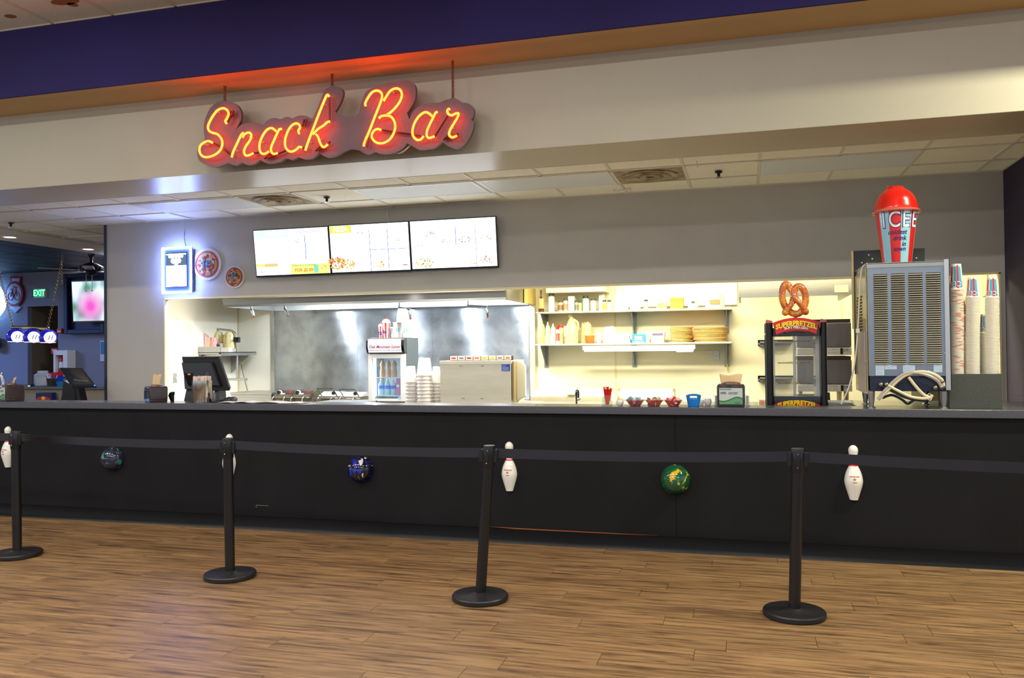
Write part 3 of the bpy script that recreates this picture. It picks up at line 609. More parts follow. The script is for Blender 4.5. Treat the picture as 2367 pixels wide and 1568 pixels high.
for i in range(5):
    P_, Q_ = ends[i], ends[i+1]; own = sts[min(i, 3)]; d = (Q_-P_).normalized(); o_ = own.location
    P2, Q2 = P_+d*.05, Q_-d*.05; tw = 1.1 if i == 1 else 0
    def fn(a, b_, P2=P2, Q2=Q2, tw=tw, o_=o_):
        c = P2.lerp(Q2, a); c.z -= .012*4*a*(1-a); an = tw*max(0, 1-a*3.2)*min(1, a*9); h_ = (b_-.5)*.057
        return c+Vector((0, -math.sin(an)*h_, math.cos(an)*h_))-o_
    MB().grid(fn, 28, 3).build('belt', belt_m, own, solid=.0018, smooth=False)
# ---------------------------------------------------------------- NEON SIGN
YS = -.27
O = A(780, 280, YS); sg = thing('neon_sign', 'scalloped metal neon sign reading Snack Bar, hung on chains', 'neon sign', tuple(O))
def SP(L, ox, oy, k, Y): return [A(ox+x*k, oy+y*k, Y)-O for x, y in L]
bk_pts = [(115,650),(130,600),(170,560),(165,480),(175,410),(210,330),(260,285),(330,270),(400,290),(440,340),(445,400),(430,440),(403,492),(440,452),(480,440),(550,430),(612,450),(650,410),(700,398),(738,407),(790,390),(830,402),(880,380),(940,385),(975,412),(1010,340),(1050,240),(1070,190),(1130,155),(1190,170),(1210,210),(1190,280),(1150,352),(1190,375),(1240,390),(1300,385),(1330,350),(1345,290),(1370,220),(1410,180),(1500,150),(1600,125),(1680,115),(1740,140),(1755,200),(1740,280),(1688,362),(1706,408),(1740,340),(1800,300),(1870,285),(1930,282),(1970,265),(2035,250),(2085,270),(2100,282),(2150,290),(2190,330),(2185,390),(2170,412),(2190,440),(2175,510),(2130,590),(2070,625),(2000,610),(1955,578),(1900,620),(1840,630),(1780,635),(1720,605),(1690,588),(1640,640),(1550,665),(1480,662),(1445,648),(1390,670),(1330,640),(1270,630),(1210,650),(1150,685),(1080,690),(1030,658),(980,700),(920,705),(872,690),(830,712),(780,700),(750,722),(690,735),(630,735),(588,712),(540,745),(480,747),(455,732),(400,755),(350,735),(320,748),(260,768),(190,755),(130,715)]
P3 = SP(bk_pts, 420, 150, 730/2367, YS)
cusp = {(350,735),(455,732),(588,712),(750,722),(872,690),(1030,658),(1445,648),(1690,588),(1955,578),(1688,362),(1706,408),(403,492),(612,450),(738,407),(830,402),(975,412),(1970,265),(2100,282),(2170,412),(165,560),(1330,640),(1150,352)}
ci = [i for i, p_ in enumerate(bk_pts) if p_ in cusp]; ol = []
for a_, b_ in zip(ci, ci[1:]+[ci[0]+len(bk_pts)]): ol += catmull([(P3[i % len(P3)].x, P3[i % len(P3)].z, 0) for i in range(a_, b_+1)], 4)[:-1]
MB().prism([(p_.x, p_.y) for p_ in ol], 0, .03).build('backing_panel', mat('sign_metal', (96, 88, 96), .55, .25, noise=.12, nscale=6), sg, ang=.9)
def neon_core():
    m = bpy.data.materials.new('neon_gas_glow'); m.use_nodes = True; nt = m.node_tree; nt.nodes.clear()
    e = nt.nodes.new('ShaderNodeEmission'); e.inputs[0].default_value = (1.0, .048, .006, 1); e.inputs[1].default_value = 44
    o = nt.nodes.new('ShaderNodeOutputMaterial'); nt.links.new(e.outputs[0], o.inputs[0]); return m
def neon_glass():
    m = bpy.data.materials.new('neon_tube_glass'); m.use_nodes = True; nt = m.node_tree; nt.nodes.clear(); N = nt.nodes.new
    t = N('ShaderNodeBsdfTransparent'); e = N('ShaderNodeEmission'); e.inputs[0].default_value = (1.0, .06, .01, 1); e.inputs[1].default_value = 1.5
    x = N('ShaderNodeMixShader'); x.inputs[0].default_value = .5; o = N('ShaderNodeOutputMaterial')
    nt.links.new(t.outputs[0], x.inputs[1]); nt.links.new(e.outputs[0], x.inputs[2]); nt.links.new(x.outputs[0], o.inputs[0]); return m
NG, NGL = neon_core(), neon_glass()
kA = 340/2367
ST = {
 'letter_s': (440, 180, [[(585,735),(562,700),(590,650),(615,580),(590,520),(530,490),(450,515),(380,590),(320,690),(285,780),(300,850),(360,885),(430,905),(490,965),(515,1045),(495,1140),(430,1215),(330,1265),(230,1275),(165,1230),(145,1150),(170,1080),(240,1030),(300,1020),(355,1045)]]),
 'letter_n': (440, 180, [[(856,885),(815,925),(750,1060),(690,1190),(665,1280)], [(840,965),(868,912),(940,880),(980,920),(962,1000),(900,1090),(865,1170),(880,1240),(930,1250),(1010,1215)]]),
 'letter_a': (440, 180, [[(1262,1183),(1200,1222),(1140,1210),(1112,1130),(1122,1030),(1170,920),(1230,840),(1300,808),(1360,840),(1395,880)], [(1466,825),(1430,832),(1390,910),(1340,1020),(1300,1120),(1305,1190),(1345,1225),(1400,1210)]]),
 'letter_c': (440, 180, [[(1750,900),(1738,850),(1765,800),(1745,750),(1690,735),(1620,780),(1560,880),(1525,1000),(1530,1110),(1580,1175),(1640,1187),(1710,1150),(1750,1112),(1790,1120)]]),
 'letter_k': (440, 180, [[(2232,300),(2210,274),(2180,310),(2100,500),(2000,760),(1900,1020),(1850,1170)], [(2242,706),(2205,712),(2140,770),(2060,820),(1970,910)], [(2022,908),(2055,950),(2090,1050),(2130,1110),(2170,1105),(2210,1070)]]),
 'letter_b': (780, 160, [[(455,590),(447,555),(480,480),(550,380),(630,345),(700,375),(717,450),(680,570),(600,770),(520,980),(435,1180),(425,1240)], [(743,512),(780,450),(850,350),(940,310),(1010,335),(1037,410),(1010,510),(940,610),(860,690),(785,740)], [(670,795),(700,760),(780,745),(860,765),(910,830),(930,920),(905,1030),(840,1130),(740,1188),(640,1185),(570,1130),(553,1060),(590,990),(645,962),(700,980)]]),
 'letter_a ': (780, 160, [[(1387,1078),(1340,1130),(1280,1137),(1220,1080),(1208,990),(1240,870),(1310,760),(1400,695),(1470,710),(1530,765)], [(1607,690),(1580,702),(1540,780),(1480,900),(1440,1000),(1440,1075),(1480,1107),(1560,1080)]]),
 'letter_r': (780, 160, [[(1802,655),(1790,640),(1768,670),(1785,720),(1840,742),(1900,715),(1948,715),(1930,780),(1870,880),(1808,990),(1800,1060),(1840,1097),(1880,1090),(1920,1070)]]),
}
for nm, (ox, oy, strokes) in ST.items():
    c_, g_ = MB(), MB()
    for s_ in strokes:
        pts = catmull(SP(s_, ox, oy, kA, YS-.06), 5); c_.tube(pts, .0088, 8); g_.tube(pts, .0128, 8)
    L = c_.build(nm.strip(), NG, sg); g_.build('glass_tube', NGL, L)
blk_t = mat('painted_out_tube', (60, 22, 20), .35)
for ox, oy, L in ((440, 180, [[(355,1040),(510,1130),(680,1260)], [(1010,1215),(1100,1205)], [(1250,1290),(1400,1230),(1540,1170)], [(2238,310),(2245,690)], [(2210,1070),(2250,1030),(2070,1170)], [(590,735),(670,590),(700,600)], [(1790,1120),(1850,1150)]]), (780, 160, [[(700,980),(950,1020),(1200,1050),(1340,1080)], [(1565,1085),(1790,730)], [(1920,1070),(1950,1040),(1740,1110)], [(500,1100),(480,1260)]])):
    for s_ in L: MB().tube(SP(s_, ox, oy, kA, YS-.035), .0075, 7).build('blacked_out_tube', blk_t, sg)
for ox, oy, L in ((440, 180, [(470,560),(290,1085),(1020,970),(770,1180),(1185,1045),(1420,965),(1650,830),(2195,440),(1945,1045),(2115,1000)]), (780, 160, [(915,380),(650,768),(500,1130),(1570,828),(1878,960),(875,745)])):
    for q in SP(L, ox, oy, kA, YS): MB().cyl((q.x, -.05, q.z), .006, .05, 8, ax='y').ball((q.x, -.052, q.z), .009, 8, 6).build('tube_support', mat('glass_standoff', (230, 200, 190), .1, coat=.5), sg)
el = MB()
for ox, oy, x, y in ((440, 180, 1870, 740), (440, 180, 1290, 1275), (440, 180, 2110, 1150), (440, 180, 690, 600), (780, 160, 1800, 1110)):
    q = SP([(x, y)], ox, oy, kA, YS)[0]; a_ = .9 if y > 900 else .35
    for k in (-.012, .012): el.tube([(q.x-.03*math.sin(a_)+k, -.03, q.z-.03*math.cos(a_)), (q.x+.03*math.sin(a_)+k, -.03, q.z+.03*math.cos(a_))], .008, 8)
el.build('electrode_cap', blk_t, sg)
for u, v0, v1 in ((522, 203, 234), (770, 172, 201), (1049, 139, 229)):
    b_ = A(u-2, v1+2, YS+.03)-O; chain((b_.x, .03, b_.z), (b_.x, .03, 3.73-O.z), .0062, 12 if u < 1000 else 26, 'hanging_chain', mat('rust_chain', (140, 84, 64), .5, .6), sg)
q = SP([(1020, 1190)], 780, 160, kA, YS)[0]
MB().tube(catmull([(q.x-.09, .05, q.z-.05), (q.x-.02, .03, q.z-.07), (q.x+.05, .03, q.z-.03), (q.x+.08, .05, q.z+.02)], 5), .006, 6).build('cable', mat('cable_pale', (200, 190, 170), .5), sg)
# ---------------------------------------------------------------- MENU SCREENS on the grey wall
scr = glow('screen_white', (244, 249, 255), 2.8)
def ink(n, c, s=.95): return glow('print_'+n, c, s)
def pic(mb, cx, cz, r, n, ms, sx=1, seed=1):
    rn = random.Random(seed)
    for i in range(n):
        a, d = rn.random()*6.28, r*math.sqrt(rn.random()); s_ = r*(.10+.14*rn.random()); x_, z_ = cx+math.cos(a)*d*sx, cz+math.sin(a)*d*.6
        b_ = rn.random()*3; mb.add([(x_+s_*math.cos(b_+k*1.26)*(1 if k % 2 else .5), 0, z_+s_*math.sin(b_+k*1.26)*.7) for k in range(5)], [(0, 1, 2, 3, 4)], rn.choice(ms))
PM = [ink('blue', (96, 130, 205), .95), ink('pale_cyan', (196, 240, 255), 1.6), ink('yellow', (255, 226, 84), 1.3), ink('green', (110, 190, 60)), ink('orange', (240, 140, 50)), ink('red', (205, 70, 60)), ink('lime', (236, 250, 140), 1.3), ink('pink', (240, 160, 220)), ink('grey', (190, 196, 215)), ink('cream', (255, 225, 150)), ink('cyan', (100, 225, 225)), ink('lilac', (250, 236, 255), 1.7)]
def menu(u0, u1, vb0, vb1, vt0, vt1, lab, draw):
    x0, x1 = A(u0, vb0, YW-.03).x, A(u1, vb1, YW-.03).x; x0 += .001; x1 -= .001; zb = (A(u0, vb0, YW-.03).z+A(u1, vb1, YW-.03).z)/2; zt = (A(u0, vt0, YW-.10).z+A(u1, vt1, YW-.10).z)/2
    h = (zt-zb)/math.cos(.13); w2 = (x1-x0)/2
    t = thing('menu_screen', lab, 'screen', ((x0+x1)/2, YW-.045, zb), rot=(.13, 0, 0), group='row of three menu screens on the grey wall')
    MB().box(-w2, w2, 0, .03, 0, h).build('casing', blackg, t, bevel=.003)
    MB().box(-w2+.012, w2-.012, -.002, .004, .022, h-.012).build('display', scr, t, smooth=False)
    MB().box(-.15, .15, .03, .045, .1, .35).build('wall_bracket', black, t, smooth=False)
    g_ = MB(); W2, Hh = w2-.014, h-.036
    def X(f): return -W2+2*W2*f
    def Zz(f): return .022+Hh*(1-f)
    def R(a, b_, c_, d_, m): g_.add([(X(a), 0, Zz(d_)), (X(c_), 0, Zz(d_)), (X(c_), 0, Zz(b_)), (X(a), 0, Zz(b_))], [(0, 1, 2, 3)], m)
    def T(s_, a, b_, sz, m, al='CENTER', **k): text(s_, sz, PM[m], t, (X(a), -.0035, Zz(b_)), align=al, ext=.0002, **k)
    draw(R, T, lambda a, b_, r, n, ms, sx=1, seed=1: pic(g_, X(a), Zz(b_), r, n, ms, sx, seed))
    g_.build('printed_menu', PM, t, loc=(0, -.003, 0), smooth=False); return t
def rows(R, a, b_, n, dz, wds, m=8, th=.007, seed=0):
    rn = random.Random(seed)
    for i in range(n):
        x_ = a
        for _ in range(rn.choice(wds)): l = .012+.02*rn.random(); R(x_, b_+i*dz, x_+l, b_+i*dz+th, m); x_ += l+.010
def m1(R, T, P):
    R(0, 0, .47, .165, 1); R(.472, .0, 1, .15, 11); R(.465, 0, .472, 1, 8); R(.688, .13, .698, .68, 0)
    T('DRINKS', .28, .085, .055, 11, off=.002); T('LUNCH COMBOS', .74, .075, .045, 8)
    rows(R, .05, .24, 7, .06, (3, 4), seed=2); rows(R, .27, .21, 6, .07, (2, 3, 4), seed=5)
    R(0, .74, .12, .815, 6); R(.12, .74, .3, .815, 9)
    P(.26, .62, .025, 5, [7, 7, 1], seed=3); P(.40, .60, .025, 5, [7, 10, 1], seed=4); P(.2, .68, .02, 3, [7, 5], seed=9)
    T('Beer through Trivia', .015, .87, .022, 0, 'LEFT'); T('Combos', .015, .92, .024, 0, 'LEFT', off=.001); T('Ask about our menu', .015, .965, .020, 0, 'LEFT')
    P(.58, .27, .04, 12, [9, 4, 5], 1.2, seed=6); P(.90, .67, .035, 8, [9, 2, 7, 0], seed=7)
    R(.475, .78, 1, 1, 6); T('Make it a Combo!', .49, .80, .040, 3, 'LEFT', shear=.2); T('FOR $5.00!', .53, .915, .050, 4, 'LEFT', off=.0012)
    R(.79, .80, .85, .98, 10); P(.82, .88, .012, 4, [5, 11], seed=8); P(.92, .88, .045, 22, [2, 4, 9, 5], .8, seed=10)
def m2(R, T, P):
    R(0, .0, .275, .155, 2); T('PIZZA', .14, .08, .062, 11, off=.004)
    R(.275, 0, .281, 1, 8); R(.504, .12, .512, 1, 0); R(.734, .12, .742, 1, 0); R(.51, .54, 1, .552, 0)
    T('Wings', .39, .17, .030, 0, off=.0008); rows(R, .32, .24, 12, .062, (2, 3, 4, 5), seed=11); rows(R, .03, .3, 4, .06, (3,), m=9, seed=12)
    P(.06, .80, .105, 70, [4, 9, 9, 4, 5], 1, seed=13); P(.21, .84, .085, 60, [9, 2, 4, 9], 1, seed=14)
    P(.63, .35, .04, 9, [9, 3], seed=15); P(.58, .50, .03, 8, [3, 3, 9], seed=16); P(.87, .41, .045, 12, [4, 5, 9], 1.2, seed=17)
    P(.62, .87, .06, 26, [4, 9, 4, 2], seed=18); P(.71, .96, .03, 8, [9, 4], seed=19)
    rows(R, .55, .17, 2, .06, (4,), seed=20); rows(R, .78, .17, 2, .06, (4,), seed=21); rows(R, .54, .60, 1, .1, (5,), seed=22); rows(R, .76, .60, 3, .12, (4, 5), seed=23)
    g = [(.90, .94), (.88, .90), (.96, .80), (.985, .83)]; R(.91, .885, .97, .905, 5); P(.94, .84, .025, 8, [5], 1.3, seed=24)
def m3(R, T, P):
    R(.295, 0, .298, 1, 1); R(.53, .14, .538, .52, 0); R(.763, .12, .771, 1, 8); R(.30, .52, 1, .53, 8)
    T('Greek', .05, .22, .026, 8, 'LEFT'); T('Hamburger', .33, .21, .024, 8, 'LEFT'); T('BLT', .56, .21, .028, 8, 'LEFT'); rows(R, .83, .2, 1, .1, (3,), seed=30)
    P(.22, .27, .05, 20, [3, 3, 6, 9], 1.2, seed=31); P(.09, .52, .05, 12, [3, 6, 9, 8], 1, seed=32); P(.14, .88, .085, 34, [3, 3, 9, 4, 6], 1.2, seed=33)
    P(.42, .44, .045, 18, [3, 9, 7, 3], 1.1, seed=34); P(.64, .42, .055, 20, [5, 5, 9, 3], 1.2, seed=35); P(.88, .43, .045, 18, [3, 3, 9, 4], 1.3, seed=36)
    P(.72, .92, .05, 14, [2, 9, 4], 1, seed=37); P(.88, .86, .065, 22, [5, 5, 9], 1.3, seed=38); P(.62, .8, .03, 6, [9], seed=39)
    T('Garden', .18, .44, .022, 8, 'LEFT'); T('Chicken', .18, .52, .022, 8, 'LEFT'); T('Fried Chicken', .06, .70, .024, 8, 'LEFT'); rows(R, .33, .6, 2, .05, (5,), m=11, seed=40)
menu(594, 768, 643, 635.5, 533, 521, 'left menu screen with a lime combo offer, For $5.00', m1)
menu(768, 953, 635.5, 628, 521, 510.5, 'middle menu screen headed Pizza in a yellow box', m2)
menu(953, 1153.5, 628, 619, 510.5, 499, 'right menu screen with sandwiches and salads', m3)
ca = A(906, 472, YW-.004); cb = A(901, 514, YW-.02)
o = MB().tube(catmull([(ca.x, YW-.006, ZC-.001), (ca.x-.015, YW-.008, ca.z-.03), (ca.x-.05, YW-.008, cb.z+.12), (ca.x-.035, YW-.008, cb.z)], 6), .006, 6).build('screen_cable', mat('cable_white', (214, 212, 206), .5)); tag(o, 'thin white cable dropping from the ceiling to the middle menu screen', 'cable')
o = MB().tube(catmull([AZ(1418, 440, ZC-.01)+Vector(v_) for v_ in ((0, 0, 0), (.03, -.01, -.01), (.12, -.02, -.005), (.16, 0, .005), (.15, .12, .01))], 5), .007, 6).build('ceiling_cable', MC['cable_white']); tag(o, 'short white cable loop at the ceiling edge left of the stained vent', 'cable')
# ---------------------------------------------------------------- glowing framed sign
x0, x1, z0, z1 = box_at(372, 571, 440, 678, 1.90); hw, hh = (x1-x0)/2, z1-z0
t = thing('lighted_sign_frame', 'glowing blue-white framed notice hanging on the grey wall', 'lighted sign', ((x0+x1)/2, 1.93, z0))
led = glow('led_strip', (140, 165, 255), 85)
e_ = MB(); tk = .016
e_.box(-hw, hw, -.02, -.004, 0, tk).box(-hw, hw, -.02, -.004, hh-tk, hh).box(-hw, -hw+tk, -.02, -.004, tk, hh-tk).box(hw-tk, hw, -.02, -.004, tk, hh-tk)
e_.build('led_edge', led, t, bevel=.004)
MB().box(-hw+.01, hw-.01, -.004, .03, .01, hh-.01).build('acrylic_back', mat('acrylic_blue', (96, 116, 176), .2, coat=.5), t, smooth=False)
iw = hw-.055; MB().box(-iw, iw, -.016, -.004, .07, hh-.06).build('inner_frame', blackg, t, bevel=.002)
MB().box(-iw+.008, iw-.008, -.019, -.016, .078, hh*.60).build('poster', glow('poster_white', (236, 244, 255), 6), t, smooth=False)
MB().box(-iw+.008, iw-.008, -.019, -.016, hh*.60, hh-.082).build('poster_header', glow('poster_blue_head', (120, 150, 190), .75), t, smooth=False)
MB().box(-iw+.01, iw-.01, -.021, -.019, hh-.09, hh-.075).build('lit_top_edge', glow('poster_white', (236, 244, 255), 6), t, smooth=False)
b_ = MB()
for dx, dz, r_ in ((-.08, .80, .022), (-.045, .805, .024), (0, .81, .026), (.04, .80, .023), (.075, .80, .02), (-.04, .70, .03), (0, .69, .034), (.04, .70, .028), (0, .655, .03)): b_.cyl((dx, -.023, hh*dz), r_, .003, 12, ax='y')
b_.build('blurred_heading', glow('poster_white', (236, 244, 255), 6), t)
cr = []
for i, (u, v) in enumerate(((425, 513), (427, 530), (426, 548), (428, 562), (431, 571))):
    p_ = A(u, v, YW-.03); cr.append((p_.x-t.location.x, YW-.03-t.location.y, p_.z-z0))
cr[0] = (cr[0][0], cr[0][1], ZC-z0); MB().tube(catmull(cr, 4), .004, 6).build('hanging_wire', chrome, t)
# ---------------------------------------------------------------- pizza pans
def pizza(u, v, ru, rv, txt, lab, seed):
    p_ = A(u, v, YW-.01); R_ = A(u+ru, v, YW-.01).x-p_.x; Rz = A(u, v-rv, YW-.01).z-p_.z; r0_ = Rz
    t = thing('pizza_board', lab, 'sign', (p_.x, YW-.002, p_.z), group='two pizza size boards on the grey wall')
    def disc(r, y0, th, m, nm): MB().cyl((0, y0-th, 0), r, th, 48, ax='y', sx=1).build(nm, m, t)
    disc(r0_, 0, .012, mat('pan_white', (204, 198, 200), .4), 'board')
    disc(r0_*.84, -.012, .002, mat('pizza_fade', (190, 130, 120), .5), 'sauce_halo'); disc(r0_*.80, -.014, .002, mat('pizza_red', (166, 40, 34), .5), 'sauce_rim')
    disc(r0_*.72, -.016, .002, mat('pizza_cheese', (196, 148, 84), .5, noise=.25, nscale=30), 'cheese')
    rn = random.Random(seed); pe, ol_, mu = MB(), MB(), MB(); n_ = 22 if r0_ > .15 else 14; s0 = .021 if r0_ > .15 else .018; pts = []
    for k in range(300):
        a, d = rn.random()*6.28, r0_*.64*math.sqrt(rn.random()); q = (d*math.cos(a), d*math.sin(a))
        if all((q[0]-o_[0])**2+(q[1]-o_[1])**2 > (s0*1.75)**2 for o_ in pts): pts.append(q)
        if len(pts) >= n_*2: break
    for i, q in enumerate(pts):
        if i % 2 == 0: pe.cyl((q[0], -.0215, q[1]), s0*(.85+.25*rn.random()), .004, 14, ax='y')
        a = rn.random()*3; mb_ = ol_ if i % 4 < 2 else mu
        c_ = (q[0]+s0*.8*math.cos(a*2), q[1]+s0*.8*math.sin(a*2)); l_, w_ = s0*.62, s0*.25
        mb_.box(-l_, l_, -.024, -.021, -w_, w_, xf=Matrix.Translation((c_[0], 0, c_[1])) @ Matrix.Rotation(a, 4, 'Y'))
    pe.build('pepperoni', mat('pepperoni', (150, 40, 36), .5), t, kind='stuff'); ol_.build('green_pepper', mat('green_topping', (50, 84, 50), .5), t, kind='stuff'); mu.build('mushroom', mat('pale_topping', (216, 200, 180), .5), t, kind='stuff')
    text(txt, .085 if len(txt) > 2 else .08, mat('size_print_dark', (24, 40, 90), .5), t, (-.004, -.0255, 0), off=.006, ext=.0005); text(txt, .085 if len(txt) > 2 else .08, mat('size_print_blue', (70, 150, 225), .5), t, (-.004, -.0265, 0), off=.001, ext=.0006)
pizza(479, 611, 31, 37.5, '14"', 'larger round pizza board marked 14 inch on the grey wall', 3)
pizza(542, 640.5, 23, 26.5, '9"', 'smaller round pizza board marked 9 inch on the grey wall', 8)
# ================================================================ THINGS ON THE BAR
def on(u0, u1, vt, Y, z):
    um = (u0+u1)/2; x0, x1 = A(u0, 925, Y).x, A(u1, 925, Y).x; return (x0+x1)/2, x1-x0, A(um, vt, Y).z-z
# straw canister
x, w_, h_ = on(448.5, 486.5, 880, .10, LZ)
t = thing('straw_canister', 'ribbed steel canister of wrapped straws in front of the black till', 'canister', (x, .10, LZ))
cn = MB().lathe([(w_/2-.002, 0), (w_/2, .004), (w_/2, h_), (w_/2-.003, h_), (w_/2-.003, .01)], seg=36).build('canister', mat('canister_steel', (200, 196, 186), .16, 1), t)
rn = random.Random(4); s_ = MB()
for i in range(60): a = rn.random()*6.28; d = (w_/2-.007)*math.sqrt(rn.random()); s_.cyl((d*math.cos(a), d*math.sin(a), h_-.09), .0045, .09+.034+rn.random()*.008, 7)
s_.build('wrapped_straws', mat('straw_paper', (236, 214, 200), .7), t, kind='stuff')
# left napkin dispensers
def dispenser(x, y, rz, wd, dp, ht, lab, face=True, nap=1.0, body=(64, 52, 54)):
    t = thing('napkin_dispenser', lab, 'napkin dispenser', (x, y, LZ), rotz=rz)
    bm = mat('dispenser_smoke', body, .18, coat=.5)
    MB().taper(-wd/2, wd/2, -dp/2, dp/2, .0, ht*.16, 1.04, 1.04).taper(-wd/2*1.04, wd/2*1.04, -dp/2*1.04, dp/2*1.04, ht*.16, ht*.93, 1, 1).taper(-wd/2*1.04, wd/2*1.04, -dp/2*1.04, dp/2*1.04, ht*.93, ht, .9, .9).build('body', bm, t, bevel=.005)
    MB().lathe([(wd*.36, ht*.98), (wd*.33, ht*1.06), (wd*.2, ht*1.10), (.001, ht*1.11)], seg=28, sy=dp/wd).build('top_spout', mat('spout_brown', (104, 74, 62), .3), t)
    if face:
        MB().box(-wd*.46, wd*.46, -dp*.535, -dp*.52, ht*.08, ht*.88).build('window_frame', blackg, t, bevel=.002)
        c = MB().box(-wd*.43, wd*.43, -dp*.545, -dp*.535, ht*.12, ht*.84).build('insert_card', mat('insert_card', (186, 196, 192), .45), t, smooth=False)
        wv = [( -wd*.43+wd*.86*i/12, ht*(.34+.14*math.sin(i/12*5-2.2)*(.4+i/20))) for i in range(13)]
        MB().prism([(-wd*.43, ht*.12)]+[(a, b) for a, b in wv]+[(wd*.43, ht*.12)], -dp*.55, -dp*.545).build('green_wave', mat('wave_green', (96, 150, 110), .5), t, smooth=False)
        MB().prism([(a, b) for a, b in wv]+[(a, b-.008) for a, b in wv[::-1]], -dp*.553, -dp*.55).build('wave_edge', mat('wave_dark', (40, 104, 64), .5), t, smooth=False)
        gr = mat('card_text', (90, 96, 110), .5); text('100%', ht*.12, gr, t, (-wd*.4, -dp*.552, ht*.62), align='LEFT', off=.0006)
        text('environmentally\nfriendly napkins', ht*.06, gr, t, (-wd*.08, -dp*.552, ht*.62), align='LEFT'); text('ENVIRONMENT', ht*.07, gr, t, (-wd*.4, -dp*.552, ht*.78), align='LEFT'); text('recycled', ht*.06, gr, t, (wd*.24, -dp*.556, ht*.19), off=.0004)
    nm = mat('brown_napkin', (214, 184, 142), .8, noise=.06, nscale=12)
    return t, nm
xL = A(359, 925, .12).x; t, nm = dispenser(xL, .13, -.62, .165, .15, A(359, 893, .12).z-LZ, 'dark napkin dispenser with a brown napkin in front of the grey wall', face=False)
MB().box(-.083, .083, -.081, -.078, .012, .105).build('dark_window', mat('window_smoke', (34, 34, 46), .12, coat=.6), t, bevel=.002)
def nap(w0, w1, h0, h1, lean, ph): return lambda a, b: Vector((-(w0*(1-b)+w1*b)/2+(w0*(1-b)+w1*b)*a+lean*b*.5, .012*math.sin(a*5+ph)*b+.02*b*b, h0+(h1-h0)*b+.006*math.sin(a*7+ph)*b))
MB().grid(nap(.075, .105, .125, .245, .0, 1), 10, 8).build('napkin', nm, t, rot=(0, 0, .6), solid=.001)
x2 = A(24, 925, .10).x; t, nm = dispenser(x2, .11, -.38, .185, .16, A(30, 889, .1).z-LZ, 'napkin dispenser with a green card at the left picture edge', nap=1)
MB().grid(lambda a, b: Vector((-.045+.085*a+.10*b, .01*math.sin(a*5), .12+.10*b+.012*math.sin(a*4+b*6)*b)), 8, 10).build('napkin', nm, t, solid=.001)
xR = A(1690, 925, .13).x; t, nm = dispenser(xR, .13, 0, .192, .15, A(1690, 889, .05).z-LZ, 'napkin dispenser with a green 100% card near the pretzel case', body=(110, 92, 92))
MB().grid(nap(.135, .165, .14, .235, 0, 2), 12, 8).build('napkin', nm, t, solid=.001)
for u, lab in ((1657, 'clear menu holder left of the right napkin dispenser'), (1728, 'clear menu holder right of the right napkin dispenser')):
    q = A(u, 925, .2); t = thing('menu_holder', lab, 'menu holder', (q.x, .2, LZ))
    MB().box(-.02, .02, -.02, .02, 0, .004).box(-.018, -.015, -.02, .02, .004, .085).box(.012, .015, -.02, .02, .004, .07).build('holder', glass('clear_acrylic', (225, 230, 235), .35), t, smooth=False)
    MB().box(-.012, .008, -.018, .018, .004, .075).build('leaflets', mat('leaflet_lilac', (180, 176, 196), .6), t, smooth=False)
# cups, bowls and the blue basket
x, w_, h_ = on(1392, 1415, 913.5, .07, LZ); t = thing('glass_tumbler', 'clear square glass full of red straws on the bar', 'glass', (x, .07, LZ))
MB().taper(-w_/2*.86, w_/2*.86, -w_/2*.86, w_/2*.86, 0, .008, 1, 1).build('base', glass('clear_glass', (225, 232, 230), .3), t)
gl = MB(); a0, a1 = w_/2*.86, w_/2
for sx, sy in ((1, 0), (-1, 0), (0, 1), (0, -1)):
    if sx: v = [(sx*a0, -a0, 0), (sx*a0, a0, 0), (sx*a1, a1, h_), (sx*a1, -a1, h_)]
    else: v = [(-a0, sy*a0, 0), (a0, sy*a0, 0), (a1, sy*a1, h_), (-a1, sy*a1, h_)]
    gl.add(v, [(0, 1, 2, 3)])
gl.build('glass_wall', glass('tumbler_glass', (238, 244, 242), .10), t, smooth=False)
rn = random.Random(11); stw = mat('red_straw', (214, 26, 20), .4)
for i in range(34):
    s_ = thing if 0 else None; a = rn.uniform(-.010, .012); lx_ = -.022 if i % 5 == 0 else rn.uniform(-.022, .042); ln = h_+rn.uniform(.03, .058)
    o = MB().tube([(x+a, .07+rn.uniform(-.012, .012), LZ+.009), (x+a*.6+lx_, .07+rn.uniform(-.015, .015), LZ+ln*1.05)], .0029, 6).build('drinking_straw', stw)
    tag(o, 'red straw standing in the clear square glass', 'straw', 'red straws in the clear glass')
def cupw(u0, u1, vt, Y, lab, top=None):
    x, w_, h_ = on(u0, u1, vt, Y, LZ); t = thing('white_cup', lab, 'cup', (x, Y, LZ)); r = w_/2
    MB().lathe([(.001, .001), (r*.6, .001), (r*.72, .006), (r, h_*.45), (r*.97, h_*.8), (r*.86, h_), (r*.80, h_), (r*.9, h_*.7), (r*.6, .01), (.001, .01)], seg=28).build('cup_body', mat('white_ceramic', (240, 238, 236), .25), t)
    if top: MB().ball((0, 0, h_*.95), r*.86, 16, 8, z0=0, sz=.7).build('yellow_sponge', mat('pale_yellow', (232, 222, 130), .7, noise=.15, nscale=60), t)
cupw(1424, 1441.5, 925, .10, 'small white cup heaped with pale yellow packets', True)
cupw(1627, 1645, 922, .17, 'small white cup between the blue basket and the right napkin dispenser'); cupw(1617, 1627, 924, .20, 'small white cup half hidden behind the blue basket')
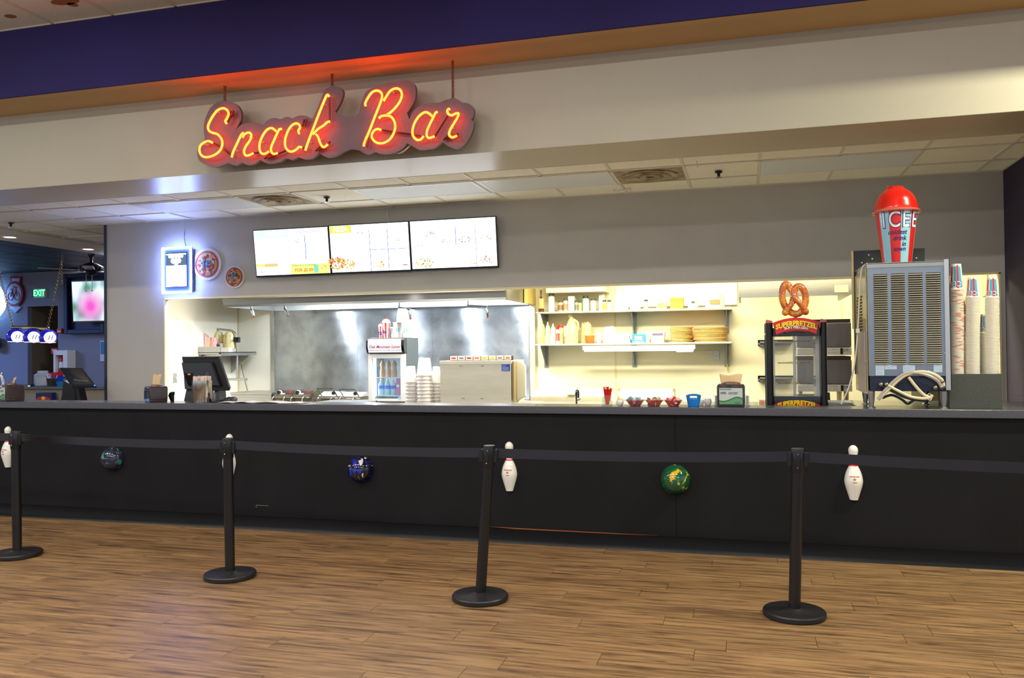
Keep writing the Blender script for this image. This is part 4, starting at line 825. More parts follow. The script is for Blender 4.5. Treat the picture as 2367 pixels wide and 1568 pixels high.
for (u0, u1, lab, fm, pn, seed) in ((1446, 1490, 'red clear bowl of white packets next to the small white cup', (214, 220, 224), (120, 160, 170), 1), (1491.5, 1533.5, 'red clear bowl of pale packets, middle of the three bowls', (226, 216, 196), (190, 150, 120), 2), (1535, 1578, 'red clear bowl of pink packets left of the blue basket', (240, 190, 190), (220, 70, 80), 3)):
    x, w_, h_ = on(u0, u1, 925.6, .09, LZ); t = thing('red_bowl', lab, 'bowl', (x, .09, LZ), group='three red clear packet bowls'); r = w_/2; b_ = r*.52
    MB().lathe([(.001, 0), (b_, 0), (b_*1.1, .003), (r*.98, h_), (r*1.04, h_+.0015), (r*1.04, h_+.003), (r*.96, h_+.003), (b_, .006), (.001, .006)], seg=14).build('bowl_body', mat('red_clear_plastic', (226, 96, 92), .12, alpha=.62, coat=.4), t)
    rn = random.Random(seed); pk = MB()
    for i in range(46):
        a = rn.random()*6.28; zz_ = rn.uniform(.012, h_*1.32); d = (b_+(r*.92-b_)*min(1, zz_/h_))*math.sqrt(rn.random())*(1 if zz_ < h_ else .85)
        pk.box(-.017, .017, -.0012, .0012, -.011, .011, m=rn.choice((0, 0, 1)), xf=Matrix.Translation((d*math.cos(a)*.9, d*math.sin(a)*.9, zz_)) @ Matrix.Rotation(rn.uniform(-1.2, 1.2), 4, 'X') @ Matrix.Rotation(rn.random()*3, 4, 'Z') @ Matrix.Rotation(rn.random()*3, 4, 'Y'))
    pk.build('packets', [mat('packet_%d' % seed, fm, .6), mat('packet_print_%d' % seed, pn, .6)], t, kind='stuff')
x, w_, h_ = on(1585.5, 1621, 917, .06, LZ); t = thing('blue_basket', 'small blue plastic basket with cut-out handles on the bar', 'basket', (x, .06, LZ)); r = w_/2
bm = mat('basket_blue', (24, 118, 204), .4, bump=.2, bscale=500)
def bas(a, b):
    th = a*2*PI; up_ = 1 if b > .75 else 0; dip = .012*(abs(math.sin(th)))*(1 if b > .5 else b*2); rr = r*(.70+.27*b); return Vector((rr*math.cos(th), rr*math.sin(th)*.9, (h_+.004)*b+dip*b))
nU, nV = 40, 10; vs = [tuple(bas(i/nU, j/nV)) for j in range(nV+1) for i in range(nU)]; fs = []
for j in range(nV):
    for i in range(nU):
        if j in (7, 8) and (27 <= i <= 33 or 7 <= i <= 13): continue
        fs.append((j*nU+i, j*nU+(i+1) % nU, (j+1)*nU+(i+1) % nU, (j+1)*nU+i))
q = MB(); q.add(vs, fs); q.build('basket_wall', bm, t, solid=.002)
MB().tube([bas(i/40, 1) for i in range(40)], .002, 6, closed=True).build('rim', bm, t); MB().cyl((0, 0, 0), r*.69, .002, 28).build('base', bm, t)
# papers on the bar
ppm = mat('receipt_paper', (250, 250, 252), .7)
for i, (u0, u1, Y0, Y1, r_, lab) in enumerate(((512, 585, .02, .2, .12, 'loose white sheet of paper on the bar right of the card terminal'), (570, 700, .03, .2, -.06, 'crumpled white paper lying on the bar in front of the waffle makers'), (630, 716, .0, .15, .1, 'white printed sheet near the front edge of the bar'))):
    xa, xb = A(u0, 930, .1).x, A(u1, 930, .1).x
    o = MB().grid(lambda a, b, i=i: Vector(((a-.5)*(xb-xa), (b-.5)*(Y1-Y0), .002+.0105*abs(math.sin(a*6+i*2))*abs(math.sin(b*3+a*2+i)))), 24, 8).build('paper_sheet', ppm, loc=((xa+xb)/2, (Y0+Y1)/2, LZ+.0012+.0003*i), rot=(0, 0, r_*.3)); tag(o, lab, 'paper')
# card terminal
x, w_, h_ = on(498, 543, 918, .17, LZ); t = thing('card_terminal', 'black card payment terminal lying on the bar by the till', 'card terminal', (x, .16, LZ), rotz=.15)
MB().prismx([(-.05, 0), (.05, 0), (.05, .022), (-.05, .016)], -w_/2, w_/2*.1).prismx([(-.05, 0), (.05, 0), (.05, .045), (-.05, .03)], w_/2*.1, w_/2).build('body', blackg, t, bevel=.005)
MB().box(-w_*.4, w_*.02, -.03, .03, .02, .0235).build('keypad', mat('keys_grey', (60, 64, 70), .5), t, smooth=False)
# ---------------------------------------------------------------- tills
def panel_mat(Wd, Hh, Td): return MB().box(-Wd/2, Wd/2, 0, Td, 0, Hh)
q = A(468, 905, .42); t = thing('till', 'black till seen from behind, screen tilted, on the bar', 'till', (q.x, .40, LZ-.02), rotz=0)
bl2 = mat('till_black', (24, 24, 28), .4); gr2 = mat('till_grey', (70, 70, 74), .5)
back = thing if 0 else None
P_ = lambda u, v, Y=.40: (A(u, v, Y).x-q.x, A(u, v, Y).z-(LZ-.02))
mon = [P_(420, 825), P_(505, 824), P_(529.5, 896), P_(527, 903.5), P_(493, 904), P_(440, 897), P_(428, 870)]
MB().prism(mon, -.0, .03).build('monitor', bl2, t, bevel=.004, smooth=False)
inner = [P_(424, 838), P_(494, 837), P_(514, 893), P_(440, 892), P_(430, 870)]
MB().prism(inner, -.035, 0).build('monitor_back', blackg, t, bevel=.01, smooth=False)
rib = MB()
for a in range(3): u = 432+a*24; rib.prism([P_(u, 826), P_(u+20, 825.5), P_(u+21, 829), P_(u+1, 829.5)], -.008, -.001)
rib.build('vent_ridge', bl2, t, smooth=False)
MB().cyl((P_(485, 865)[0], -.038, P_(485, 865)[1]), .018, .004, 20, ax='y').cyl((P_(463, 866)[0], -.038, P_(463, 866)[1]), .008, .004, 12, ax='y').build('socket', gr2, t)
MB().box(P_(440, 865)[0], P_(446, 865)[0], -.038, -.035, P_(443, 867)[1], P_(443, 864)[1]).build('yellow_sticker', mat('sticker_yellow', (222, 170, 40), .5), t, smooth=False)
MB().prism([P_(430, 886), P_(500, 886), P_(503, 929), P_(421, 929)], .02, .14).prism([P_(426, 870), P_(450, 872), P_(448, 900), P_(428, 900)], -.01, .06).build('stand', gr2, t, bevel=.006, smooth=False)
q = A(415, 914, .30); t = thing('barcode_scanner', 'small black scanner with a green light beside the till stand', 'scanner', (q.x, .2, LZ))
MB().taper(-.012, .012, -.012, .012, 0, .05, 1.7, 1.5, ox=-.012).taper(-.034, .010, -.02, .02, .05, .088, .75, .8, ox=.012).build('body', blackg, t, bevel=.004)
MB().ball((-.008, -.012, .084), .010, 12, 8, sy=.8, sz=.6).build('green_light', glow('green_lamp', (20, 220, 120), 1.6), t)
x, w_, h_ = on(489, 498, 902, .20, LZ); t = thing('salt_shaker', 'small clear bottle behind the straw canister', 'bottle', (x, .20, LZ))
MB().lathe([(.001, 0), (.017, 0), (.018, .01), (.018, .06), (.009, .08), (.009, .09)], seg=18).build('bottle_body', glass('clear_glass'), t); MB().lathe([(.001, .002), (.0155, .002), (.0155, .04), (.001, .041)], seg=18).build('contents', mat('pepper_mix', (96, 92, 90), .7, noise=.6, nscale=200), t); MB().lathe([(.0105, .08), (.0105, .098), (.001, .1)], seg=16).build('cap', chrome, t)
# touch-screen till at the far left
YT = 2.0
q = A(178, 925, YT); t = thing('touch_screen_till', 'black touch screen till tilted upward behind the bar at the left', 'till', (q.x, YT, .88)); Pq = lambda u, v, Y=YT: Vector((A(u, v, Y).x-q.x, Y-YT, A(u, v, Y).z-.88))
a, b, c, d = Pq(137, 850, YT+.05), Pq(190, 851, YT+.05), Pq(222, 892, YT-.25), Pq(165, 894, YT-.25)
n_ = (b-a).cross(d-a).normalized(); n_ = -n_ if n_.y > 0 else n_
q2 = MB(); k = n_*-.03; q2.add([a, b, c, d, a+k, b+k, c+k, d+k], [(0, 1, 2, 3), (7, 6, 5, 4), (0, 4, 5, 1), (1, 5, 6, 2), (2, 6, 7, 3), (3, 7, 4, 0)]); q2.build('monitor', bl2, t, bevel=.004, smooth=False)
m_ = (a+b+c+d)/4; f_ = lambda p_: m_+(p_-m_)*.84+n_*.002
MB().add([f_(a), f_(b), f_(c), f_(d)], [(0, 1, 2, 3)]).build('touch_screen', mat('dim_screen', (44, 48, 58), .12, coat=.5), t, smooth=False)
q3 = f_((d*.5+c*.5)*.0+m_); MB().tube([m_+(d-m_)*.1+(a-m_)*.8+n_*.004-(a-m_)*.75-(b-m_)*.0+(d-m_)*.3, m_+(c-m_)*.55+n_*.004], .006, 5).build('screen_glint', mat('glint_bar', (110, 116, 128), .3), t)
MB().ball(c+n_*.004+(d-c)*.05, .008, 8, 6).build('power_light', glow('blue_led', (40, 90, 255), 6), t)
MB().prism([(p_.x, p_.z) for p_ in (Pq(150, 880), Pq(175, 894), Pq(178, 935), Pq(143, 935))], -.02, .12).prism([(p_.x, p_.z) for p_ in (Pq(188, 893), Pq(195, 893), Pq(204, 935), Pq(194, 935))], -.1, .0).build('stand', bl2, t, smooth=False)
# far-left back bar
YB = 4.9; zb_ = A(150, 894, YB).z
bb = thing('back_bar', 'grey laminate back bar in the far left room', 'counter', (-12.2, YB, 0))
MB().box(-4.5, 4.85, -.02, .6, zb_-.045, zb_).build('worktop', lam, bb, bevel=.004); MB().box(-4.5, 4.85, .03, .55, 0, zb_-.045).build('base_cabinet', mat('tan_cabinet', (150, 142, 120), .6), bb, smooth=False)
x0, x1, z0, z1 = box_at(86, 908, 122, 935, YB-.1); t = thing('drinks_cooler', 'navy cooler panel with a red and yellow bull emblem under the back bar', 'cooler', ((x0+x1)/2, YB-.03, z0)); hw = (x1-x0)/2; hh = z1-z0
MB().box(-hw, hw, -.1, 0, -z0, hh).build('panel', mat('cooler_navy', (22, 26, 74), .4), t, bevel=.004)
MB().lathe([(.001, 0), (hw*.42, 0)], (0, -.104, hh*.35), 24, ax='y', a0=0, a1=PI).build('yellow_sun', mat('emblem_yellow', (226, 190, 70), .5), t)
for s_ in (-1, 1): MB().prism([(s_*hw*.08, hh*.3), (s_*hw*.34, hh*.62), (s_*hw*.55, hh*.66), (s_*hw*.9, hh*.48), (s_*hw*.95, hh*.28), (s_*hw*.6, hh*.22), (s_*hw*.3, hh*.2)], -.108, -.104).build('red_bull_shape', mat('emblem_red', (190, 34, 40), .5), t, smooth=False)
def jar_like(name, lab, cat, u0, u1, v0, v1, Y, prof, m, zb=None, extra=None, seg=22, group=None):
    x0, x1, z0, z1 = box_at(u0, v0, u1, v1, Y); zb = z0 if zb is None else zb; r, h = (x1-x0)/2, z1-zb
    t = thing(name, lab, cat, ((x0+x1)/2, Y, zb), group=group); MB().lathe([(max(.0005, a*r), b*h) for a, b in prof], seg=seg).build('body', m, t, ang=.9)
    if extra: extra(t, r, h)
    return t
JAR = [(.001, 0), (.9, 0), (1, .05), (1, .72), (.7, .82), (.62, .84), (.62, .99), (.56, .99), (.56, .83)]
jar_like('glass_jar', 'large clear glass jar on the far left back bar', 'jar', 84, 114, 857, 895, YB+.2, JAR, mat('jar_glass', (196, 206, 216), .1, alpha=.5, coat=.5), zb_, lambda t, r, h: MB().lathe([(.001, .01), (r*.8, .01), (r*.8, h*.5), (.001, h*.52)], seg=16).build('contents', mat('jar_contents', (226, 230, 236), .6, noise=.3, nscale=40), t))
def pens(t, r, h):
    q = MB()
    for i in range(7): a = i*.9; q.tube([(r*.4*math.cos(a), r*.4*math.sin(a), .02), (r*1.2*math.cos(a)+.01, r*1.0*math.sin(a), h*(1.25+.12*(i % 3)))], .006, 5, m=i % 2)
    q.build('pens', [mat('pen_red', (200, 60, 50), .4), mat('pen_white', (220, 224, 230), .4)], t, kind='stuff')
jar_like('pen_cup', 'dark mesh pen cup with pens on the back bar', 'pen holder', 110, 127, 875, 898, YB+.08, [(.001, 0), (.75, 0), (1, 1), (.92, 1), (.7, .05)], mat('mesh_dark', (40, 40, 46), .5), zb_, pens)
t, hw, hh = flat(121, 861, 147, 893, YB+.45, 'drinks_carton', 'blue and red carton behind the pen cup on the back bar', 'box', mat('carton_blue', (26, 60, 170), .5), .12)
MB().box(-hw*1.01, hw*1.01, -.124, -.0, hh*.78, hh*1.0).build('red_top', red, t, smooth=False); MB().cyl((0, -.124, hh*.4), hw*.42, .003, 20, ax='y').build('white_emblem', paper, t)
jar_like('turquoise_cup', 'small turquoise cup in front of the carton on the back bar', 'cup', 133, 147, 883, 898, YB+.05, [(.001, 0), (.7, 0), (1, 1), (.9, 1), (.62, .1)], mat('turquoise', (20, 130, 170), .4), zb_)
t, hw, hh = flat(66, 888, 80, 896, YB+.1, 'small_device', 'small dark device with a lit edge on the back bar', 'device', blackg, .08); MB().box(hw*.1, hw*.8, -.084, -.08, hh*.2, hh*.6).build('lit_edge', glow('device_light', (230, 235, 240), 1.1), t, smooth=False)
a = A(-6, 862, 1.0)
o = MB().tube(catmull([A(-14, 905, 1.), A(-12, 870, 1.), A(-4, 862, 1.), A(5, 872, 1.), A(9, 893, 1.), A(9.5, 920, 1.)], 6), .017, 10); v0 = A(0, 925, 1.)
t = thing('beer_tap', 'curved chrome tap at the left picture edge behind the bar', 'tap', (v0.x, 1.0, .88)); o.v = [(x_-v0.x, y_-1.0, z_-.88) for x_, y_, z_ in o.v]; o.build('curved_spout', chrome, t); MB().cyl((A(-14, 905, 1.).x-v0.x, 0, 0), .03, A(-14, 905, 1.).z-.88, 16).cyl((A(9.5, 920, 1.).x-v0.x, 0, 0), .03, A(9.5, 920, 1.).z-.88, 16).build('column', chrome, t)
o = MB().box(-9, -6.6, .9, 1.5, .84, .88).box(-9, -6.6, .92, 1.48, 0, .84).build('under_bar_sink', steel_h, smooth=False, bevel=.004); tag(o, 'low steel bar unit behind the left end of the bar', 'sink unit')
o = MB().box(-8.6, -7.42, 1.6, 2.4, .84, .88).box(-8.58, -7.44, 1.62, 2.38, 0, .84).build('till_stand_table', steel_h, smooth=False, bevel=.004); tag(o, 'low steel table under the touch screen till', 'table')
o = MB().box(-7.0, -6.66, .42, .6, 0, .0).build('x', steel_h) if 0 else None
wb = thing('back_of_bar_shelf', 'dark lower shelf behind the bar top carrying the black till and the pretzel case', 'counter', (-3, .58, 0))
MB().box(-3.5, XSD+2.99, -.305, .37, LZ-.075, LZ-.045).build('shelf_top', lam, wb, smooth=False); MB().box(-3.5, XSD+2.98, -.30, .35, 0, LZ-.075).build('cabinet', dark, wb, smooth=False)
# ---------------------------------------------------------------- FROZEN DRINK MACHINE
Y0 = .02; x0, x1, _, z1 = box_at(2007, 607, 2188, 902, Y0); zt = z1; zl = A(2098, 905, Y0).z; Wm = (x1-x0); t = thing('frozen_drink_machine', 'steel frozen drink machine seen from its louvred back, on four legs', 'drink machine', ((x0+x1)/2, Y0, LZ)); hw = Wm/2; H0 = zl-LZ; H1 = zt-LZ; Hb = A(2098, 869.5, Y0).z-LZ; DM = .62
MB().box(-hw, hw, .012, DM, Hb, H1).build('body', steel, t, smooth=False, bevel=.003)
MB().box(-hw+.006, hw-.004, .006, DM-.02, H0, Hb).build('base_panel', mat('base_navy', (26, 36, 58), .35), t, smooth=False, bevel=.003)
px = lambda u: A(u, 740, Y0).x-(x0+x1)/2
pz_ = lambda v, u=2098: A(u, v, Y0).z-LZ
cols_ = [(2020.5, 2052.5), (2061, 2093), (2101, 2134), (2142, 2175.5)]; v_t, v_b = 632, 843; vt_ = [pz_(632, 2036), pz_(632, 2160)]
bp = MB(); zA, zB = pz_(v_b), pz_(v_t); xs_ = [-hw+.004]+[px(q) for c_ in cols_ for q in c_]+[hw-.004]
bp.box(-hw+.004, hw-.004, 0, .012, zB, H1-.004).box(-hw+.004, hw-.004, 0, .012, Hb, zA)
for i in range(0, 10, 2): bp.box(xs_[i], xs_[i+1], 0, .012, zA, zB)
bp.build('back_panel', mat('panel_steel', (150, 158, 170), .3, .92, noise=.1, nscale=2, stretch=(1, 1, 3)), t, smooth=False)
nl = 41; dz = (zB-zA)/nl; lou = None; wl_ = px(cols_[0][1])-px(cols_[0][0])
lme = MB().add([(0, .010, 0), (wl_, .010, 0), (wl_, -.007, -dz*.30), (0, -.007, -dz*.30), (0, .010, dz*.42), (wl_, .010, dz*.42)], [(0, 1, 2, 3), (3, 2, 5, 4), (0, 3, 4), (1, 5, 2)]).mesh('louvre', mat('louvre_cream', (208, 202, 184), .4, .5), smooth=False)
for c_ in cols_:
    MB().box(px(c_[0]), px(c_[1]), .0105, .0115, zA, zB).build('louvre_shadow_gap', dark, t, smooth=False)
    for i in range(nl):
        o = bpy.data.objects.new('louvre', lme); COL.objects.link(o); o.parent = t; o.location = (px(c_[0]), 0, zA+(i+.5)*dz)
MB().box(hw-.012, hw+.022, -.012, .0, H0+.01, H1+.012).box(hw+.018, hw+.022, -.012, .07, H0+.01, H1+.012).build('side_flange', mat('aluminium', (196, 198, 204), .3, .8), t, smooth=False)
MB().box(-hw-.008, hw+.012, -.006, DM, H1-.004, H1+.004).box(-hw-.004, hw+.01, -.006, .0, H1-.03, H1).build('top_cover', steel_h, t, smooth=False)
for u in (2013, 2181): 
    xx = px(u); MB().lathe([(.014, .012), (.022, .07), (.024, H0)], (xx, .035, 0), 16).lathe([(.001, 0), (.027, 0), (.027, .006), (.014, .012), (.011, .03)], (xx, .035, 0), 16).build('leg', steel, t)
for u in (2019, 2170):
    xx = px(u); MB().lathe([(.014, .012), (.022, .07), (.024, H0)], (xx, DM-.15, 0), 16).lathe([(.001, 0), (.027, 0), (.027, .006), (.014, .012), (.011, .03)], (xx, DM-.15, 0), 16).build('leg', steel, t)
scr_ = MB()
for (u, v) in ((2040, 617), (2152, 614), (2015, 820), (2183, 818)): scr_.ball((px(u), -.001, pz_(v)), .005, 8, 6)
scr_.build('panel_screws', chrome, t)
stk = MB()
for (u0, v0, u1, v1) in ((2022, 844, 2042, 868), (2043, 844, 2071, 854), (2085, 844, 2113, 861), (2156, 843, 2176, 861)): stk.box(px(u0), px(u1), -.002, 0, pz_(v1), pz_(v0))
stk.build('rating_stickers', mat('sticker_pale', (176, 196, 214), .5), t, smooth=False)
pr = MB()
for (u, v, w2) in ((2025, 849, 12), (2025, 853, 14), (2025, 859, 10), (2025, 863, 12), (2087, 848, 22), (2087, 852, 20), (2087, 856, 16), (2046, 847, 20)): pr.box(px(u), px(u+w2), -.003, -.002, pz_(v+.8), pz_(v))
for (u, v) in ((2160, 847), (2172, 847), (2160, 856), (2172, 856), (2166, 852), (2052, 850), (2063, 850)): pr.lathe([(.004, 0), (.006, 0)], (px(u), -.0025, pz_(v)), 12, ax='y')
pr.build('sticker_print', mat('print_grey', (84, 96, 116), .5), t, smooth=False)
# side shroud of clear plastic with perforated patch
MB().box(-hw-.012, -hw-.004, .02, DM, H0-.02, H1-.04).build('side_shroud', mat('clear_yellowed_plastic', (206, 196, 130), .2, alpha=.6, coat=.3), t, smooth=False)
pf = MB()
for i in range(15):
    for j in range(5): pf.box(-hw-.0135, -hw-.0115, .2+j*.06+(.02 if i % 2 else 0), .235+j*.06+(.02 if i % 2 else 0), H1-.53+i*.022, H1-.517+i*.022)
pf.build('perforation', dark, t, smooth=False, kind='stuff')
MB().box(-hw-.02, -hw-.013, .05, .42, H0-.01, H0+.42).box(-hw-.022, -hw-.013, .03, .4, H0+.2, H0+.215).build('grey_side_box', mat('lilac_grey_plastic', (176, 166, 164), .4), t, smooth=False)
# hoses
def hose(L, r, m, nm='hose', Yh=-.03):
    pts = catmull([Vector((px(u), (y if y is not None else Yh), pz_(v))) for u, v, y in [(p_+(None,))[:3] if len(p_) == 2 else p_ for p_ in L]], 7)
    return MB().tube(pts, r, 10).build(nm, m, t)
hc = mat('hose_cream', (212, 200, 166), .4); hg = mat('hose_clear_grey', (168, 160, 156), .3); hk = mat('hose_black', (44, 46, 48), .4); fit_ = mat('brass_fitting', (150, 146, 128), .3, .9)
hose([(2025, 924), (2040, 905), (2060, 884), (2085, 866), (2110, 862), (2140, 868), (2162, 880), (2171, 893)], .0125, hg)
hose([(2028, 922), (2052, 898), (2085, 870), (2120, 860), (2150, 864), (2172, 878), (2176, 892)], .0115, hc)
hose([(2096, 872), (2112, 893), (2130, 912), (2145, 918), (2150, 912)], .0105, hc)
hose([(2048, 891), (2070, 903), (2100, 917), (2130, 921), (2146, 918)], .0105, hc, Yh=-.035)
hose([(2033, 892), (2060, 905), (2090, 919), (2125, 925), (2145, 922)], .0095, hk, Yh=-.02)
hose([(2040, 922), (2062, 915), (2085, 925), (2098, 935), (2110, 928), (2120, 922)], .009, mat('hose_teal_dark', (44, 60, 74), .4), Yh=.06)
hose([(2140, 858), (2158, 866), (2170, 878), (2174, 884)], .006, mat('hose_blue', (110, 160, 190), .4)); hose([(2133, 858), (2152, 868), (2166, 880), (2168, 888)], .005, mat('hose_pink', (196, 120, 104), .4))
for (u, v) in ((2176, 893), (2171, 895), (2157, 896), (2045, 889), (2032, 889), (2173, 882)): c_ = (px(u), -.03, pz_(v)); MB().ball(c_, .016, 12, 8).cyl((c_[0], -.03, c_[2]), .011, .035, 10, ax='y').build('hose_fitting', fit_, t)
MB().tube([(px(2143)+.014*math.cos(a*PI/6), -.035+.01*math.sin(a*PI/6), pz_(917)+.022*math.sin(a*PI/6)) for a in range(12)], .002, 5, closed=True).build('cable_tie', white, t)
# tall dark front panel behind the machine
x0b, x1b, z0b, z1b = box_at(1972.5, 578, 2137, 760, Y0+DM+.03); cxm = t.location.x
MB().box(x0b-cxm, x1b-cxm, DM+.0, DM+.03, H0+.1, z1b-LZ).build('front_merchandiser', mat('merch_black', (44, 46, 48), .5), t, smooth=False)
MB().box(x0b-cxm-.012, x0b-cxm, DM-.01, DM+.03, H0+.45, z1b-LZ).build('merchandiser_edge', mat('edge_cream', (206, 190, 140), .5), t, smooth=False)
sc2 = MB(); Ym = Y0+DM
for u, v in ((1992, 608), (2016, 599), (2118, 597), (2008, 590)): p_ = A(u, v, Ym); sc2.ball((p_.x-cxm, DM-.002, p_.z-LZ), .006, 8, 6)
sc2.build('panel_screw', white, t)
p0, p1 = A(2003, 612, .1), A(1944, 937, .2)
o = MB().tube(catmull([Vector((A(u, v, .1+i*.01).x, .1+i*.01, A(u, v, .1).z)) for i, (u, v) in enumerate(((2006, 609), (1993, 620), (1988, 660), (1985, 720), (1981, 790), (1974, 850), (1961, 900), (1945, 936)))], 6), .0055, 8).build('power_cord', mat('cord_white', (226, 220, 208), .4)); tag(o, 'long white cord hanging along the left side of the frozen drink machine', 'cord')
MB().box(A(1982.5, 768, .12).x-cxm-.012, A(1982.5, 768, .12).x-cxm+.012, .09, .11, A(1983, 770, .1).z-LZ, A(1983, 760, .1).z-LZ).build('cord_clip', white, t, smooth=False)
# ---- striped giant cup
Yc = .30; zb2 = LZ+H1+.004; xc = A(2073, 600, Yc).x; r0_ = (A(2108, 600, Yc).x-A(2042, 600, Yc).x)/2; r1_ = (A(2120, 490, Yc).x-A(2022, 490, Yc).x)/2; hC = A(2072, 488, Yc).z-zb2; hT = A(2075, 433, Yc).z-zb2
t = thing('giant_drink_cup', 'giant red and blue striped plastic cup with a red dome lid on the machine', 'display cup', (xc, Yc, zb2))
sb, sr = mat('cup_pale_blue', (150, 208, 226), .35, coat=.3), mat('cup_red', (222, 36, 26), .35, coat=.3)
q = MB(); seg = 72; rr_ = lambda z: r0_+(r1_-r0_)*z/hC
def stripe(a): return int((a+153+402)//33.5) % 2
nz = 6
for j in range(nz):
    for i in range(seg*2):
        a0_, a1_ = -180+i*2.5, -177.5+i*2.5; z0_, z1_ = .012+(hC-.012)*j/nz, .012+(hC-.012)*(j+1)/nz; v = []
        for aa, zz__ in ((a0_, z0_), (a1_, z0_), (a1_, z1_), (a0_, z1_)): v.append((rr_(zz__)*math.cos(math.radians(aa)), rr_(zz__)*math.sin(math.radians(aa)), zz__))
        q.add(v, [(0, 1, 2, 3)], stripe(a0_+1))
q.build('striped_cup_wall', [sb, sr], t, ang=1.0)
MB().lathe([(.001, 0), (r0_*1.0, 0), (r0_*1.02, .012), (r0_*.98, .014)], seg=48).build('cup_foot', mat('foot_white', (226, 222, 206), .4), t)
rd = mat('dome_red', (226, 34, 24), .22, coat=.5)
MB().lathe([(r1_*.9, hC-.012), (r1_*1.14, hC-.02), (r1_*1.19, hC-.012), (r1_*1.12, hC+.0), (r1_*1.02, hC+.008)], seg=56).build('lid_rim', mat('clear_rim', (214, 110, 90), .2, alpha=.75, coat=.5), t)
dm = [(r1_*1.04, hC), (r1_*1.05, hC+.012), (r1_*1.0, hC+(hT-hC)*.25), (r1_*.92, hC+(hT-hC)*.48), (r1_*.76, hC+(hT-hC)*.7), (r1_*.52, hC+(hT-hC)*.88), (r1_*.36, hC+(hT-hC)*.93)]
MB().lathe([(max(.0005, v.x), v.y) for v in catmull([(a, b, 0) for a, b in dm], 4)]+[(.0005, hC+(hT-hC)*.94)], seg=56).build('dome_lid', rd, t)
q = MB(); rn = random.Random(2)
for i in range(9): a = i*.7; q.ball((r1_*.27*math.cos(a), r1_*.27*math.sin(a), hC+(hT-hC)*.93), .022, 10, 6, sz=.8)
q.ball((0, 0, hT-.012), .04, 14, 8, sz=.6); q.build('swirl_top', rd, t, kind='stuff')
MB().tube([(-.045, -.01, hT-.02), (-.052, -.01, hT+.012)], .010, 8).build('straw_stub', rd, t)
def cone(z0, a0=-90, lift=.001):
    def f(x, y, d):
        z = z0+y; R_ = rr_(z)+lift+d; a = math.radians(a0)+x/(r1_*.92); return Vector((R_*math.cos(a), R_*math.sin(a), z))
    return f
navy_p = mat('print_navy', (34, 34, 120), .4); wh_p = mat('print_white', (240, 244, 248), .4)
zI = A(2075, 514, Yc).z-zb2
for ch, a in (('I', -137), ('C', -104), ('E', -70), ('E', -38)):
    text(ch, .158, navy_p, t, (0, 0, 0), res=5, off=.0075, warp=cone(zI, a, .0012), ext=.0002, sx=.74, name='letter_outline'); text(ch, .158, wh_p, t, (0, 0, 0), res=5, off=.001, warp=cone(zI, a, .0026), ext=.0002, sx=.74, name='letter')
for s_, v, a in (('coldest', 541, -66), ('drink', 554.6, -67), ('in', 568, -67), ('town', 579, -67)):
    text(s_, .047, navy_p, t, (0, 0, 0), align='RIGHT', res=4, shear=.2, off=.0006, warp=cone(A(2085, v, Yc).z-zb2, a, .0015), ext=.0002)
# ---- paper cup stacks on the black box
xa, xb, za, zb3 = box_at(2192.5, 864.5, 2315.5, 939.5, .10); Ybx = .085
bx = thing('cup_box', 'dark speckled open box holding tall stacks of paper cups', 'box', ((xa+xb)/2, Ybx, LZ)); hb = zb3-LZ; hwb = (xb-xa)/2; dB = .34; bxm = mat('box_laminate', (74, 76, 72), .6, noise=.3, nscale=90)
MB().box(-hwb, hwb, 0, .016, 0, hb).box(-hwb, hwb, dB-.016, dB, 0, hb).box(-hwb, -hwb+.016, .016, dB-.016, 0, hb).box(hwb-.016, hwb, .016, dB-.016, 0, hb).box(-hwb+.016, hwb-.016, .016, dB-.016, 0, .016).build('box_walls', bxm, bx, bevel=.002)
cupm = mat('paper_cup', (246, 241, 226), .55); bandm = mat('cup_band_red', (216, 70, 52), .5)
def cup_mesh(R_, h_, dz_, band):
    m1_, prof = MB(), [(R_*.70, h_), (R_*.70, h_-.004), (R_*.74, h_-.004), (R_*.98, .006), (R_*1.06, .0055), (R_*1.07, .002), (R_*1.02, 0), (R_*.97, 0)]
    m1_.lathe(prof, seg=18); return m1_
